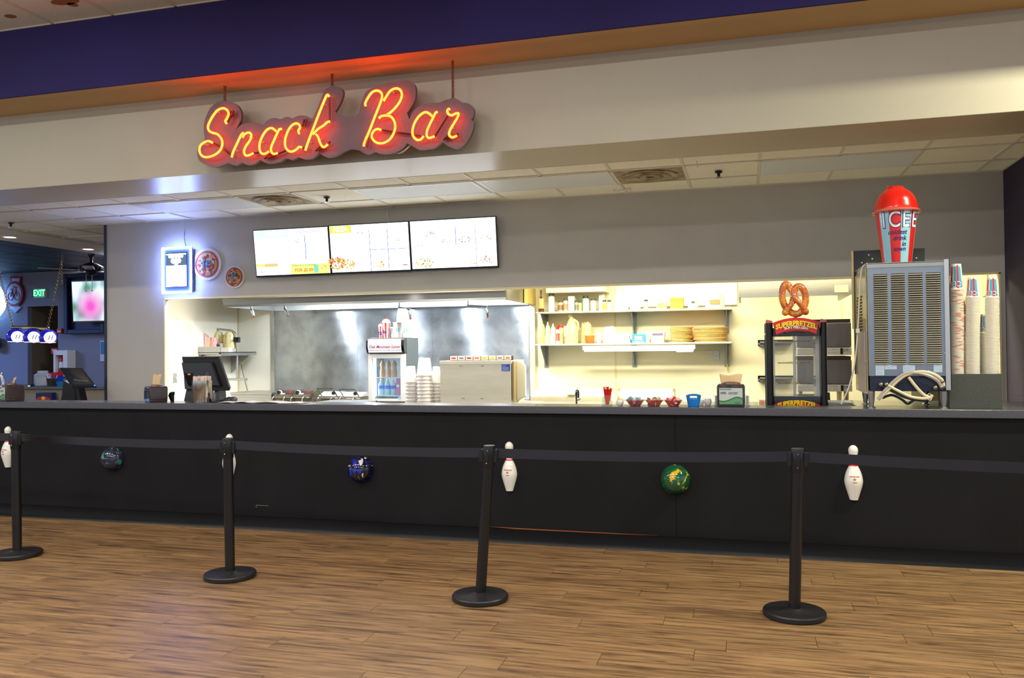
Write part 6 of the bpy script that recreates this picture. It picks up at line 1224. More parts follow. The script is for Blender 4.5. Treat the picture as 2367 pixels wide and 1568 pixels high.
shelf_item('tan_paper_cup', 'tan paper cup on the corner wall shelf', 'cup', 469, 485, 785, 3.62, CUPP, mat('tan_paper', (214, 180, 132), .6))
shelf_item('checkered_roll', 'white checkered paper roll on the corner wall shelf', 'roll', 483, 501, 780, 3.72, [(.001, 0), (1, 0), (1.02, .5), (.98, .8), (.6, 1), (.001, .98)], chk)
tt, r, h = shelf_item('small_tin', 'small striped tin in front of the heat lamps', 'tin', 504, 515, 794, 3.75, [(.001, 0), (1, 0), (1, 1), (.001, 1)], mat('tin_grey', (170, 164, 170), .4))
MB().lathe([(r*1.01, h*.2), (r*1.01, h*.85)], seg=8, a0=-2.2, a1=-1.2).build('dark_label', mat('tin_label', (60, 50, 70), .5), tt, smooth=False)
t, hw, hh = flat(516, 804, 537, 815, 3.72, 'white_carton', 'small white carton in front of the right heat lamp', 'box', paper, .08)
YLm = 3.85
t = thing('heat_lamp_stand', 'two pale yellow heat lamp shades on a bent steel stand', 'heat lamp', (A(548, 870, YLm).x, YLm, zat(548, 878, YLm))); o0 = t.location
LP = lambda u, v, dy=0: Vector((A(u, v, YLm).x-o0.x, dy, A(u, v, YLm).z-o0.z))
MB().tube([LP(492, 760)]+catmull([LP(532, 764), LP(541, 768), LP(546, 776), LP(548, 788)], 5)+[LP(548, 874)], .014, 10).build('bent_pole', steel, t); MB().ball(LP(492, 760), .019, 10, 8).build('pole_end_cap', black, t)
MB().box(LP(529, 876).x, LP(569, 876).x, -.03, .03, -.012, .02).build('foot_bar', steel, t, bevel=.003)
MB().box(LP(542, 780).x, LP(553, 780).x, -.03, .03, LP(545, 792).z, LP(545, 780).z).cyl((LP(549, 784).x, -.06, LP(549, 784).z), .014, .04, 10, ax='y').build('clamp_knob', black, t, bevel=.004)
ly = mat('shade_yellow', (226, 216, 160), .45)
for u in (504.5, 530.5):
    c = LP(u, 806); top = LP(u, 765).z; r = LP(u+12.8, 806).x-c.x; hL = top-c.z
    s_ = MB().lathe([(r*.99, 0), (r*1.02, hL*.1), (r, hL*.45), (r*.86, hL*.72), (r*.55, hL*.92), (.001, hL)], (c.x, .0, c.z), 28).build('lamp_shade', ly, t, ang=1.2)
    hl = MB()
    for i in range(7):
        for j in (-2.3, -1.57, -.85): hl.box(-.005, .005, -.0, .003, -.003, .003, xf=Matrix.Translation((c.x+r*1.0*math.cos(j)*(1.0 if i < 4 else .9), r*1.02*math.sin(j)*(1.0 if i < 4 else .92), c.z+hL*(.28+i*.075))))
    hl.build('vent_hole', dark, s_, smooth=False)
q = A(551, 832, 4.25)
o = MB().tube(catmull([Vector((A(u, v, 4.25).x, 4.3, A(u, v, 4.25).z)) for u, v in ((549, 822), (552, 840), (560, 875), (571, 915))], 5), .007, 6).build('lamp_cord', mat('cord_grey', (90, 100, 98), .5)); tag(o, 'grey cord hanging from the heat lamp stand to the steel chest', 'cord')
def outlet(name, lab, p_, rotz, m=steel):
    t = thing(name, lab, 'switch plate', p_, rotz=rotz); MB().box(-.036, .036, -.008, 0, -.062, .062).build('plate', mat('plate_steel', (176, 178, 172), .4, .5), t, bevel=.003); MB().box(-.007, .007, -.022, -.008, -.014, .012).build('toggle', mat('toggle', (214, 200, 140), .4), t, bevel=.002)
    MB().ball((0, -.008, .04), .005, 8, 6).ball((0, -.008, -.04), .005, 8, 6).build('screws', chrome, t)
p_ = AX(404, 874, XL); outlet('switch_plate', 'steel switch plate on the white left kitchen wall', (XL, p_.y, p_.z), PI/2)
p_ = A(1655.5, 822.5, YK); outlet('switch_plate', 'steel switch plate on the cream wall below the lower shelf', (p_.x, YK, p_.z), 0)
# ---------------------------------------------------------------- SHELVES
shm = mat('shelf_white_steel', (206, 204, 190), .35, .3)
SY = 3.98; shelves = []
for v0, v1, lab, nm in ((722, 719, 'upper steel wall shelf crowded with jars and bags', 'upper'), (797, 797, 'lower steel wall shelf with squeeze bottles, bread and board stacks', 'lower')):
    xa, xb = A(1239, v0, SY).x, A(1691, v1, SY).x; z_ = (zat(1260, v0-3, SY)+zat(1670, v1-3, SY))/2; t = thing('wall_shelf', lab, 'shelf', ((xa+xb)/2, SY, z_)); w2 = (xb-xa)/2; shelves.append((z_, xa, xb))
    MB().box(-w2, w2, 0, YK-SY, -.012, 0).prismx([(-.012, -.018), (-.02, -.008), (-.012, .004), (.004, .002), (.004, -.018)], -w2, w2).box(-w2, w2, YK-SY-.012, YK-SY, 0, .04).build('shelf_board', shm, t, smooth=False)
    for u in (1263, 1467, 1680):
        x = A(u, v0+15, YK).x-(xa+xb)/2
        MB().prismx([(.05, -.012), (YK-SY, -.012), (YK-SY, -.28), (YK-SY-.03, -.28), (.05, -.03)], x-.004, x+.004).box(x-.028, x+.028, YK-SY-.01, YK-SY, -.30, .0).build('bracket', mat('bracket_steel', (140, 142, 140), .35, .8), t, smooth=False)
(z1s, xs0, xs1), (z2s, _, _) = shelves
def item(kind, name, lab, cat, u0, u1, vt, m, zb, Y=4.1, prof=None, grp=None, cap=None, label=None, ex=None, lean=0):
    x0, x1 = A(u0, 760, Y).x, A(u1, 760, Y).x; h = zat((u0+u1)/2, vt, Y)-zb; r = (x1-x0)/2; t = thing(name, lab, cat, ((x0+x1)/2, Y, zb), group=grp)
    if kind == 'jar':
        pr = prof or [(.001, 0), (.92, 0), (1, .06), (1, .74), (.82, .82), (.82, .84), (.001, .84)]
        MB().lathe([(max(.0005, a*r), b*h) for a, b in pr], seg=18).build('body', m, t, ang=.9)
        if cap: MB().lathe([(r*.86, h*.83), (r*.86, h), (.0005, h)], seg=16).build('cap', cap, t)
        if label: MB().lathe([(r*1.015, h*.18), (r*1.015, h*.62)], seg=16).build('label', label, t)
    elif kind == 'box':
        MB().box(-r, r, 0, .14, 0, h).build('body', m, t, bevel=.003, smooth=False)
        if label: MB().box(-r*.8, r*.8, -.002, 0, h*.25, h*.75).build('label', label, t, smooth=False)
    elif kind == 'bag':
        MB().grid(lambda a, b: Vector((r*math.cos(a*2*PI)*(1-.25*b**3), .06+.06*math.sin(a*2*PI)*(1-.65*b**2), h*b+.012*math.sin(a*25)*(b > .85)+.004*math.sin(a*14+b*9))), 28, 9).build('body', m, t)
        if label: MB().box(-r*.5, r*.5, -.008, -.002, h*.3, h*.6).build('label', label, t, bevel=.003)
    if ex: ex(t, r, h)
    return t
spg = 'spice jars on the upper shelf'; J = lambda n, c: mat('jar_'+n, c, .4, noise=.15, nscale=30)
dkcap = mat('cap_dark_olive', (70, 66, 44), .5)
BOT = [(.001, 0), (.9, 0), (1, .04), (1, .45), (.8, .56), (.36, .66), (.3, .8), (.3, .93), (.001, .93)]
item('jar', 'brown_bottle', 'brown glass bottle at the left end of the upper shelf', 'bottle', 1245, 1258, 671, mat('brown_glass', (92, 52, 20), .12, coat=.4), z1s, prof=BOT, label=mat('tan_label', (226, 190, 120), .5), ex=lambda t, r, h: MB().lathe([(r*.36, h*.92), (r*.36, h), (.0005, h)], seg=12).build('cap', dkcap, t))
item('jar', 'tall_white_jar', 'tall white jar with a dark cap on the upper shelf', 'jar', 1268, 1282.5, 678, white, z1s, cap=dkcap)
item('jar', 'spice_jar', 'short spice jar with a brown label right of the tall white jar', 'jar', 1290, 1302, 695, J('a', (200, 190, 160)), z1s, cap=dkcap, label=mat('lab_brown', (120, 90, 60), .5), grp=None)
item('jar', 'spice_jar', 'cream spice jar with a red-brown patch on the upper shelf', 'jar', 1303, 1313, 690, J('b', (232, 222, 190)), z1s, cap=dkcap, label=mat('lab_rust', (200, 130, 100), .5))
item('box', 'seasoning_box', 'white box with a lilac top on the upper shelf', 'box', 1314, 1328, 685, white, z1s, label=mat('lab_lilac', (176, 160, 190), .5))
item('jar', 'spice_jar', 'dark-labelled spice jar right of the lilac box', 'jar', 1329, 1337, 695, J('c', (180, 176, 160)), z1s, cap=dkcap, label=mat('lab_slate', (110, 116, 110), .5))
item('jar', 'spice_jar', 'squat spice jar with a tan label beside the green-striped can', 'jar', 1337, 1346, 696, J('d', (214, 200, 160)), z1s, cap=dkcap, label=mat('lab_tan', (190, 160, 110), .5))
item('jar', 'striped_can', 'white can with a green side stripe on the upper shelf', 'can', 1347, 1362, 684, white, z1s, cap=mat('cap_black', (40, 40, 34), .5), ex=lambda t, r, h: MB().lathe([(r*1.02, h*.1), (r*1.02, h*.8)], seg=6, a0=-2.9, a1=-2.2).build('green_stripe', mat('stripe_green', (110, 190, 70), .5), t))
item('jar', 'spice_jar', 'large white spice jar with a speckled cap on the upper shelf', 'jar', 1366, 1378, 690, J('e', (240, 236, 210)), z1s, cap=dkcap)
item('box', 'powder_box', 'white and lilac box near the middle of the upper shelf', 'box', 1385, 1396, 680, white, z1s, Y=4.16, label=mat('lab_lilac2', (196, 180, 206), .5))
item('jar', 'spice_jar', 'low jar with a yellow label in front of the lilac box', 'jar', 1393, 1403, 694, J('f', (226, 210, 150)), z1s, Y=4.04, cap=dkcap, label=mat('lab_yellow', (216, 186, 70), .5))
item('jar', 'spice_jar', 'low jar with a cream label left of the bright lamp', 'jar', 1404, 1414, 694, J('g', (240, 226, 180)), z1s, Y=4.04, cap=dkcap)
item('bag', 'white_sack', 'big white sack in the middle of the upper shelf', 'bag', 1418, 1452, 680, mat('sack_white', (240, 236, 218), .7), z1s)
item('bag', 'white_sack', 'soft white bag beside the big white sack', 'bag', 1455, 1480, 694, mat('sack_white2', (244, 240, 228), .7), z1s)
item('jar', 'spice_jar', 'small jar standing alone right of the white bags', 'jar', 1489, 1499, 693, J('h', (240, 228, 190)), z1s, cap=dkcap, label=mat('lab_cream', (226, 206, 160), .5))
item('box', 'orange_print_box', 'cream box with orange printing on the upper shelf', 'box', 1518, 1541, 696, mat('box_cream', (240, 222, 176), .6), z1s, label=mat('lab_orange', (230, 176, 100), .5))
item('box', 'brown_paper_bag', 'folded yellow-brown paper bag on the upper shelf', 'bag', 1549.5, 1580, 688, mat('kraft_yellow', (212, 170, 70), .7), z1s, ex=lambda t, r, h: MB().box(-r*1.01, r*1.01, -.006, .0, h*.72, h*.96).build('folded_flap', mat('kraft_flap', (196, 152, 56), .7), t, smooth=False))
item('jar', 'white_tub', 'round white tub with a dark spot right of the brown bag', 'tub', 1591, 1616, 690, white, z1s, cap=mat('cap_cream', (240, 232, 206), .5), ex=lambda t, r, h: MB().cyl((0, -r-.004, h*.62), .022, .004, 12, ax='y', sy=.6).build('dark_label', mat('lab_dark', (80, 60, 40), .5), t))
item('bag', 'plastic_bag', 'crumpled clear white bag at the right end of the upper shelf', 'bag', 1630, 1676, 679, mat('bag_clear', (238, 234, 214), .4, alpha=.8), z1s, label=mat('lab_brownish', (160, 140, 90), .6))
# lower shelf
SQ = [(.001, 0), (.95, 0), (1, .05), (1, .68), (.8, .74), (.78, .8), (.4, .84), (.2, .98), (.001, 1)]
item('jar', 'squeeze_bottle', 'yellow squeeze bottle at the left end of the lower shelf', 'bottle', 1245, 1259.5, 740, mat('mustard', (246, 232, 110), .35), z2s, prof=SQ)
item('jar', 'squeeze_bottle', 'slimmer yellow squeeze bottle second from the left', 'bottle', 1261, 1271.5, 744, mat('mustard2', (248, 238, 150), .35), z2s, prof=SQ)
item('jar', 'squeeze_bottle', 'white squeeze bottle beside the yellow ones', 'bottle', 1273, 1284, 748, white, z2s, prof=SQ)
item('jar', 'sauce_bottle', 'white bottle with a red and green label on the lower shelf', 'bottle', 1285, 1293, 755, J('i', (232, 226, 200)), z2s, Y=4.06, cap=red, label=mat('lab_red', (190, 60, 60), .5))
item('jar', 'red_cap_jar', 'clear jar with a red lid on the lower shelf', 'jar', 1290, 1303, 750, mat('jar_pale', (226, 206, 160), .3), z2s, Y=4.16, cap=mat('lid_red', (214, 60, 50), .4))
def jug(t, r, h):
    MB().tube(catmull([(r*.3, 0, h*.86), (r*.95, 0, h*.74), (r*1.0, 0, h*.55), (r*.8, 0, h*.42)], 5), .014, 8).build('handle', mat('jug_yellow', (246, 226, 140), .35), t); MB().lathe([(r*.32, h*.92), (r*.32, h), (.0005, h)], (-r*.2, 0, 0), 14).build('cap', mat('cap_pale', (236, 226, 180), .4), t); MB().box(-r*.95, -r*.2, -r*1.0, -r*.92, h*.25, h*.62).build('label', mat('jug_label', (226, 206, 150), .5), t, smooth=False)
item('jar', 'oil_jug', 'tall jug of yellow oil with a handle on the lower shelf', 'jug', 1306, 1336, 729, mat('jug_yellow', (246, 226, 140), .35), z2s, prof=[(.001, 0), (.95, 0), (1, .05), (1, .4), (.8, .62), (.55, .78), (.3, .88), (.3, .94), (.001, .94)], ex=jug)
item('bag', 'bread_bag', 'tall clear bag of sliced bread on the lower shelf', 'bread', 1340, 1367, 747, mat('bread', (232, 200, 140), .5, noise=.2, nscale=25, col2=(214, 160, 110)), z2s)
item('jar', 'orange_bowl', 'small orange bowl in front of the bread on the lower shelf', 'bowl', 1351, 1375, 776, mat('bowl_orange', (230, 110, 40), .4), z2s, Y=4.03, prof=[(.001, 0), (.6, 0), (.78, .1), (1, 1), (.94, 1), (.7, .14), (.001, .1)])
item('bag', 'foam_box', 'small white foam box right of the orange bowl', 'box', 1376, 1388, 768, white, z2s)
fo = mat('foam_box', (244, 240, 228), .6)
item('bag', 'bun_bag', 'rounded white bag of buns on the lower shelf', 'bag', 1391, 1424, 757, fo, z2s)
for i, (u0, u1, vt, lab) in enumerate(((1423, 1456, 784, 'flat white foam tray, bottom one left of the blue box'), (1426, 1453, 777, 'flat white foam tray resting on top of another'))):
    item('box', 'foam_tray', lab, 'tray', u0, u1, vt, fo, z2s if i == 0 else zat(1440, 784, 4.1)+.001)
bl = mat('box_blue', (40, 150, 214), .5)
def bluebox(t, r, h): 
    MB().box(-r*.55, r*.55, -.003, 0, h*.35, h*.8).build('white_panel', paper, t, smooth=False); text('TEXAS TOAST', h*.2, mat('toast_red', (190, 60, 70), .5), t, (0, -.0045, h*.58), off=.0004); MB().box(-r*.8, r*.8, -.003, 0, h*.12, h*.2).build('print_line', paper, t, smooth=False)
item('box', 'blue_box', 'bright blue cardboard box with a white panel on the lower shelf', 'box', 1460, 1491, 773, bl, z2s, ex=bluebox)
item('bag', 'towel_roll', 'white paper roll behind the blue box', 'roll', 1489, 1501, 766, fo, z2s, Y=4.14)
zb1 = zat(1520, 779, 4.08)
item('box', 'glove_box', 'white carton under the purple-printed one on the lower shelf', 'box', 1504, 1534, 779, mat('carton_w', (232, 228, 214), .6), z2s, label=mat('lab_pale_lilac', (206, 198, 214), .5), Y=4.08)
item('box', 'glove_box', 'purple-printed carton stacked on another white carton', 'box', 1504, 1536, 768, mat('carton_w', (232, 228, 214), .6), zb1+.002, label=mat('lab_purple', (104, 92, 120), .5), Y=4.08)
def boards(u0, u1, vt, vb, n, nm, seed):
    Y = 4.15; rn = random.Random(seed); x0, x1 = A(u0, 770, Y).x, A(u1, 770, Y).x; r = (x1-x0)/2; zt_ = zat((u0+u1)/2, vt, Y); dz = (zt_-z2s)/n
    kr = [mat('kraft_board_%d' % k, c, .7, noise=.25, nscale=30) for k, c in enumerate(((206, 164, 88), (190, 146, 74), (226, 190, 120)))]
    mes = [MB().lathe([(.0005, 0), (r, 0), (r*1.01, dz*.35), (r, dz*.72), (.0005, dz*.72)], seg=32, sy=.16/r if r > .16 else 1).mesh('cardboard_round', k) for k in kr]
    for i in range(n):
        o = bpy.data.objects.new('cardboard_round', mes[rn.choice((0, 0, 1, 1, 2))]); COL.objects.link(o); o.location = ((x0+x1)/2+rn.uniform(-.012, .012), Y, z2s+.001+dz*i)
        tag(o, 'round cardboard pizza base, %s from the bottom of the %s' % (ORD[i+1], nm), 'pizza base', 'pizza bases in the %s' % nm)
boards(1549, 1601, 755.5, 790, 11, 'smaller stack', 5); boards(1603, 1681, 755.5, 790, 12, 'wider right-hand stack', 6)
# under-shelf lamp and shelf cord
xa, xb = A(1347, 803, SY-.06).x, A(1607, 803, SY-.06).x; zl0, zl1 = zat(1480, 812, SY-.06), zat(1480, 799, SY-.06); t = thing('under_shelf_lamp', 'long white lamp fixed to the front of the lower shelf', 'lamp', ((xa+xb)/2, SY-.03, zl0)); w2 = (xb-xa)/2
MB().box(-w2, w2, -.05, .0, .018, zl1-zl0).build('housing', white, t, bevel=.003); MB().box(-w2+.02, w2-.02, -.045, .02, .0, .018).build('diffuser', glow('lamp_diffuser', (255, 240, 200), 4.5), t, bevel=.003)
MB().box(w2-.22, w2-.02, -.07, .01, -.02, .02).build('ballast_box', white, t, bevel=.008)
o = MB().tube(catmull([Vector((A(u, v, 4.3).x, 4.31, A(u, v, 4.3).z)) for u, v in ((1683, 800), (1685, 820), (1681, 845), (1683, 860))], 5), .006, 6).build('shelf_cord', mat('cord_tan', (216, 180, 96), .5)); tag(o, 'tan cord hanging from the right end of the lower shelf', 'cord')
# bright fixture above the shelves
YXf = 4.27; xa, xb, za_, zb_f = box_at(1442, 650, 1704, 708, YXf)
t = thing('kitchen_strip_light', 'glaring boxy kitchen light on the wall above the upper shelf', 'light fixture', ((xa+xb)/2, YXf, za_)); w2 = (xb-xa)/2
MB().box(-w2, w2, .04, YK-YXf, 0, zb_f-za_+.05).build('housing', white, t, smooth=False); MB().box(-w2+.01, w2-.01, -.02, .04, .01, zb_f-za_+.04).build('diffuser', glow('strip_diffuser', (255, 248, 216), 2.2), t, bevel=.012)
# wall cabinets above the upper shelf at the left
xa, xb = A(1262, 690, 4.0).x, A(1400, 690, 4.0).x; z0 = zat(1300, 677, 4.0); t = thing('wall_cabinet', 'white wall cabinet with two doors above the upper shelf', 'cabinet', ((xa+xb)/2, 4.0, z0)); w2 = (xb-xa)/2
MB().box(-w2, w2, .02, .34, 0, .5).build('carcass', kit_m, t, smooth=False); s_ = A(1309, 690, 4.0).x-(xa+xb)/2
for a_, b_ in ((-w2, s_-.003), (s_+.003, w2)): MB().box(a_, b_, 0, .02, .004, .5).build('door', kit_m, t, bevel=.002, smooth=False)
xa, xb = HXB+.01, A(1224, 690, 4.0).x; z0 = zat(1200, 704, 4.1)
o = MB().box(xa, xb, 3.9, 4.33, z0, 2.74).build('duct_cover', mat('duct_cream', (214, 190, 110), .5), smooth=False); tag(o, 'yellowish boxed duct between the hood and the shelves', 'duct')
# ---- prep counter items in the right half
Yq = 3.35
xa, xb = A(1226, 917, Yq).x, A(1395, 917, Yq).x; zt_ = zat(1310, 899.5, Yq+.3); zm = zat(1310, 917, Yq)
o = MB().box(xa-.1, 2.2, 3.32, 4.33, .80, .84).box(xa-.08, 2.18, 3.36, 4.3, 0, .80).build('prep_worktop', steel_h, smooth=False, bevel=.003); tag(o, 'steel prep worktop under the shelves', 'worktop')
t = thing('prep_table_lid', 'steel prep table with a sloped lid under the shelves', 'prep table', ((xa+xb)/2, Yq, .84)); w2 = (xb-xa)/2; cs = mat('warm_steel', (204, 198, 168), .35, .6, noise=.1, nscale=5)
MB().box(-w2, w2, 0, .6, 0, zm-.84).build('base', cs, t, bevel=.004, smooth=False); MB().taper(-w2, w2, .0, .6, zm-.84, zt_-.84, .95, .6, oy=.1).build('sloped_lid', mat('lid_pale', (222, 222, 214), .3, .4), t, bevel=.004, smooth=False)
MB().box(A(1309, 915, Yq).x-(xa+xb)/2, A(1331, 915, Yq).x-(xa+xb)/2, -.02, .04, zm-.84+.02, zm-.84+.05).build('lid_handle', mat('handle_cream', (232, 222, 170), .4), t, bevel=.006)
q = A(1334, 925, 2.3); t = thing('faucet', 'chrome curved faucet rising behind the bar', 'faucet', (q.x, 2.3, WT)); fp = [Vector((A(u, v, 2.3).x-q.x, 0, A(u, v, 2.3).z-WT)) for u, v in ((1332.5, 933), (1331.5, 912), (1332.5, 904), (1335.5, 903.5), (1337, 910), (1336.5, 920))]
MB().tube([(fp[0].x, 0, 0)]+catmull(fp, 5), .013, 10).cyl((fp[0].x, 0, 0), .026, .02, 14).build('spout', chrome, t); MB().tube([(fp[0].x, 0, .06), (fp[0].x+.05, -.02, .085)], .009, 8).build('lever', chrome, t)
xa, xb = A(1426, 912, Yq+.05).x, A(1553, 912, Yq+.05).x; zr1 = zat(1490, 900, Yq+.2); t = thing('roll_top_warmer', 'long white roll-top food warmer on the prep worktop', 'food warmer', ((xa+xb)/2, Yq+.22, .84)); w2 = (xb-xa)/2; rr2 = (zr1-.84)
MB().lathe([(rr2*.62, -w2), (rr2*.62, w2)], (0, 0, rr2*.38), 28, ax='x', a0=0, a1=PI).build('roll_cover', mat('cover_white', (240, 238, 226), .3), t)
MB().box(-w2, w2, -rr2*.62, rr2*.62, 0, rr2*.4).build('base', cs, t, smooth=False)
for s_ in (-1, 1): MB().lathe([(.0005, 0), (rr2*.66, 0), (rr2*.66, .02), (.0005, .02)], (s_*w2, 0, rr2*.38), 24, ax='x', a0=0, a1=PI).build('end_plate', mat('end_steel', (150, 140, 96), .3, .7), t)
# ---- pretzel display case
YPz = .42; zpz = LZ-.045
xa, xb, _, _ = box_at(1770.5, 840, 1912.5, 840, YPz); xa, xb = A(1770.5, 840, YPz).x, A(1912.5, 840, YPz).x; t = thing('pretzel_case', 'black glass pretzel display case topped with a big pretzel', 'display case', ((xa+xb)/2, YPz, zpz)); w2 = (xb-xa)/2; cxp = (xa+xb)/2; Dp = .36
pxz = lambda u: A(u, 840, YPz).x-cxp
pzz = lambda v, u=1841: zat(u, v, YPz)-zpz
zb0, zb1p, zt0, zt1 = 0, pzz(916.5), pzz(777), pzz(754)
blk = mat('case_black', (24, 25, 29), .45); blg = mat('case_gloss_black', (10, 12, 18), .12, coat=.6)
for u0, u1, rd_ in ((1770.5, 1787.5, 1), (1897.5, 1912.5, 1)):
    a_, b_ = pxz(u0), pxz(u1); c_ = (a_+b_)/2; MB().box(a_, b_, .02, .06, 0, pzz(745)).lathe([((b_-a_)/2, 0), ((b_-a_)/2, pzz(746))], (c_, .02, 0), 16, a0=PI, a1=2*PI).box(a_, b_, Dp-.03, Dp, 0, pzz(745)).build('pillar', blk, t)
    MB().prism([(a_, pzz(746)), (a_+.006, pzz(738)), (b_-.004, pzz(741)), (b_, pzz(746))], .0, .03).build('pillar_cap', mat('cap_pink', (196, 90, 96), .4), t, smooth=False)
MB().box(pxz(1787.5), pxz(1897.5), .025, Dp-.01, zt0, zt1-.012).box(-w2, w2, .03, Dp, zt0+.012, zt0+.03).build('top_housing', blg, t, bevel=.004, smooth=False)
MB().box(pxz(1787.5), pxz(1897.5), .025, Dp-.01, 0, zb1p).build('base_housing', blg, t, bevel=.004, smooth=False)
def arch(vc, hgt, wd_, rise, y0, y1, m, nm, notch=True):
    n = 14; top, bot = [], []
    for i in range(n+1):
        f = i/n*2-1; top.append((wd_*f, vc+hgt/2-rise*f*f)); bot.append((wd_*.86*f, vc-hgt/2-rise*f*f*.9))
    MB().prism(top+bot[::-1], y0, y1).build(nm, m, t, smooth=False, bevel=.002)
bw = pxz(1895)-pxz(1841)
cr2 = mat('sign_red_gloss', (206, 30, 26), .25, coat=.4)
arch(pzz(749.5), pzz(736)-pzz(765), bw, .036, -.03, .02, cr2, 'sign_banner')
arch(pzz(765.5), .012, bw*.5, .012, -.032, -.02, mat('sign_brown', (96, 40, 30), .4), 'sign_base')
def arcw(vc, amp, wd_, k=1.0):
    def f(x, y, d): ff = x/wd_; return Vector((x, -d, vc+y*k*(1-.15*ff*ff)-amp*ff*ff))
    return f
yl = mat('sign_yellow', (246, 222, 34), .35); wht = mat('sign_white', (244, 240, 232), .35)
text('SuperPretzel'.upper(), .058, yl, t, (0, -.033, 0), off=.0022, warp=arcw(pzz(749), .030, bw*.93), sx=.76, name='sign_lettering', ext=.002)
text('SOFT PRETZELS', .030, wht, t, (0, -.033, 0), off=.0010, warp=arcw(pzz(757), .016, bw*.7), sx=.82, name='sign_lettering', ext=.002)
arch(pzz(937), .075, bw, .032, .0, .022, cr2, 'lower_banner')
text('SUPERPRETZEL', .056, yl, t, (0, -.002, 0), off=.0022, warp=arcw(pzz(932.5), .026, bw*.93), sx=.76, name='sign_lettering', ext=.002)
text('SOFT PRETZELS', .028, wht, t, (0, -.002, 0), off=.0008, warp=arcw(pzz(943), .016, bw*.7), sx=.82, name='sign_lettering', ext=.002)
for y_ in (.03, Dp-.03): MB().add([(pxz(1787.5), y_, zb1p), (pxz(1897.5), y_, zb1p), (pxz(1897.5), y_, zt0), (pxz(1787.5), y_, zt0)], [(0, 1, 2, 3)]).build('glass_pane', glass('case_glass', (246, 248, 248), .07), t, smooth=False)
MB().box(pxz(1788), pxz(1792), .06, Dp-.03, zb1p, zt0).box(pxz(1888), pxz(1897), .1, Dp-.03, zb1p, zt0).build('side_pane', glass('case_side_glass', (230, 232, 234), .5), t, smooth=False)
MB().cyl((pxz(1839), .18, zb1p), .008, zt0-zb1p, 12).build('turning_post', chrome, t)
for v, sp_ in ((789, .075), (840, .085), (888.5, .075)):
    r_ = MB(); z_ = pzz(v)
    for k in range(4):
        a = k*PI/2+.3; e_ = Vector((pxz(1839)+.12*math.cos(a), .18+.10*math.sin(a), z_)); r_.tube([(pxz(1839), .18, z_), e_], .0028, 6); r_.tube([e_+Vector((-.02*math.sin(a), .02*math.cos(a), .002)), e_+Vector((0, 0, -.004)), e_+Vector((.02*math.sin(a), -.02*math.cos(a), .006))], .0025, 6)
    r_.tube([(pxz(1839)+.085*math.cos(b*PI/8), .18+.07*math.sin(b*PI/8), z_) for b in range(16)], .0025, 5, closed=True); r_.build('wire_rack', mat('rack_brass', (150, 130, 96), .3, .9), t)
# the pretzel
kP = 320/1520
PZ = lambda L, y=0: [Vector((A(1700+x*kP, 620+yy*kP, YPz).x-cxp, y if d is None else d, A(1700+x*kP, 620+yy*kP, YPz).z-zpz)) for x, yy, d in [(p_+(None,))[:3] if len(p_) == 2 else p_ for p_ in L]]
doughm = bpy.data.materials.new('glossy_baked_dough'); doughm.use_nodes = True; b_ = doughm.node_tree.nodes['Principled BSDF']; N = doughm.node_tree.nodes.new; L_ = doughm.node_tree.links.new
n = N('ShaderNodeTexNoise'); n.inputs['Scale'].default_value = 11; tc = N('ShaderNodeTexCoord'); L_(tc.outputs['Object'], n.inputs['Vector']); r = N('ShaderNodeValToRGB'); L_(n.outputs[0], r.inputs[0]); r.color_ramp.elements[0].position = .4; r.color_ramp.elements[0].color = lin((196, 92, 34))+(1,); r.color_ramp.elements[1].position = .65; r.color_ramp.elements[1].color = lin((236, 150, 44))+(1,); L_(r.outputs[0], b_.inputs['Base Color']); b_.inputs['Roughness'].default_value = .22; b_.inputs['Coat Weight'].default_value = .5
loop = PZ([(765, 480, -.03), (720, 415, -.038), (660, 335, -.035), (625, 265, -.01), (600, 225, .0), (575, 185, .0), (545, 180, .0), (520, 230, .0), (512, 310, .0), (530, 390, .0), (575, 460, .0), (640, 500, -.0), (700, 495, .0), (745, 440, .0), (768, 370, .0), (765, 290, .0), (735, 225, .0), (700, 200, .0), (665, 215, .0), (645, 260, .0), (640, 330, -.005), (615, 390, -.03), (580, 440, -.04), (545, 488, -.03)])
pt = catmull(loop, 6); rad = [.0255 if 14 < i < len(pt)-14 else .021 for i in range(len(pt))]
prz = MB().tube(pt, rad, 14).ball(pt[0], .0265, 12, 8).ball(pt[-1], .0265, 12, 8).build('giant_pretzel', doughm, t, ang=1.5)
sl = MB(); rn = random.Random(3)
for i in range(110):
    p_ = pt[rn.randrange(4, len(pt)-4)]; a = rn.uniform(-2.6, -.5); sl.box(-.0022, .0022, -.0022, .0022, -.0022, .0022, xf=Matrix.Translation(p_+Vector((.0252*math.cos(a), .0252*math.sin(a), rn.uniform(-.012, .012)))))
sl.build('salt_grains', paper, prz, smooth=False, kind='stuff')
MB().tube([PZ([(655, 505)])[0], PZ([(660, 560)])[0]], .012, 10).build('pretzel_post', cr2, t)
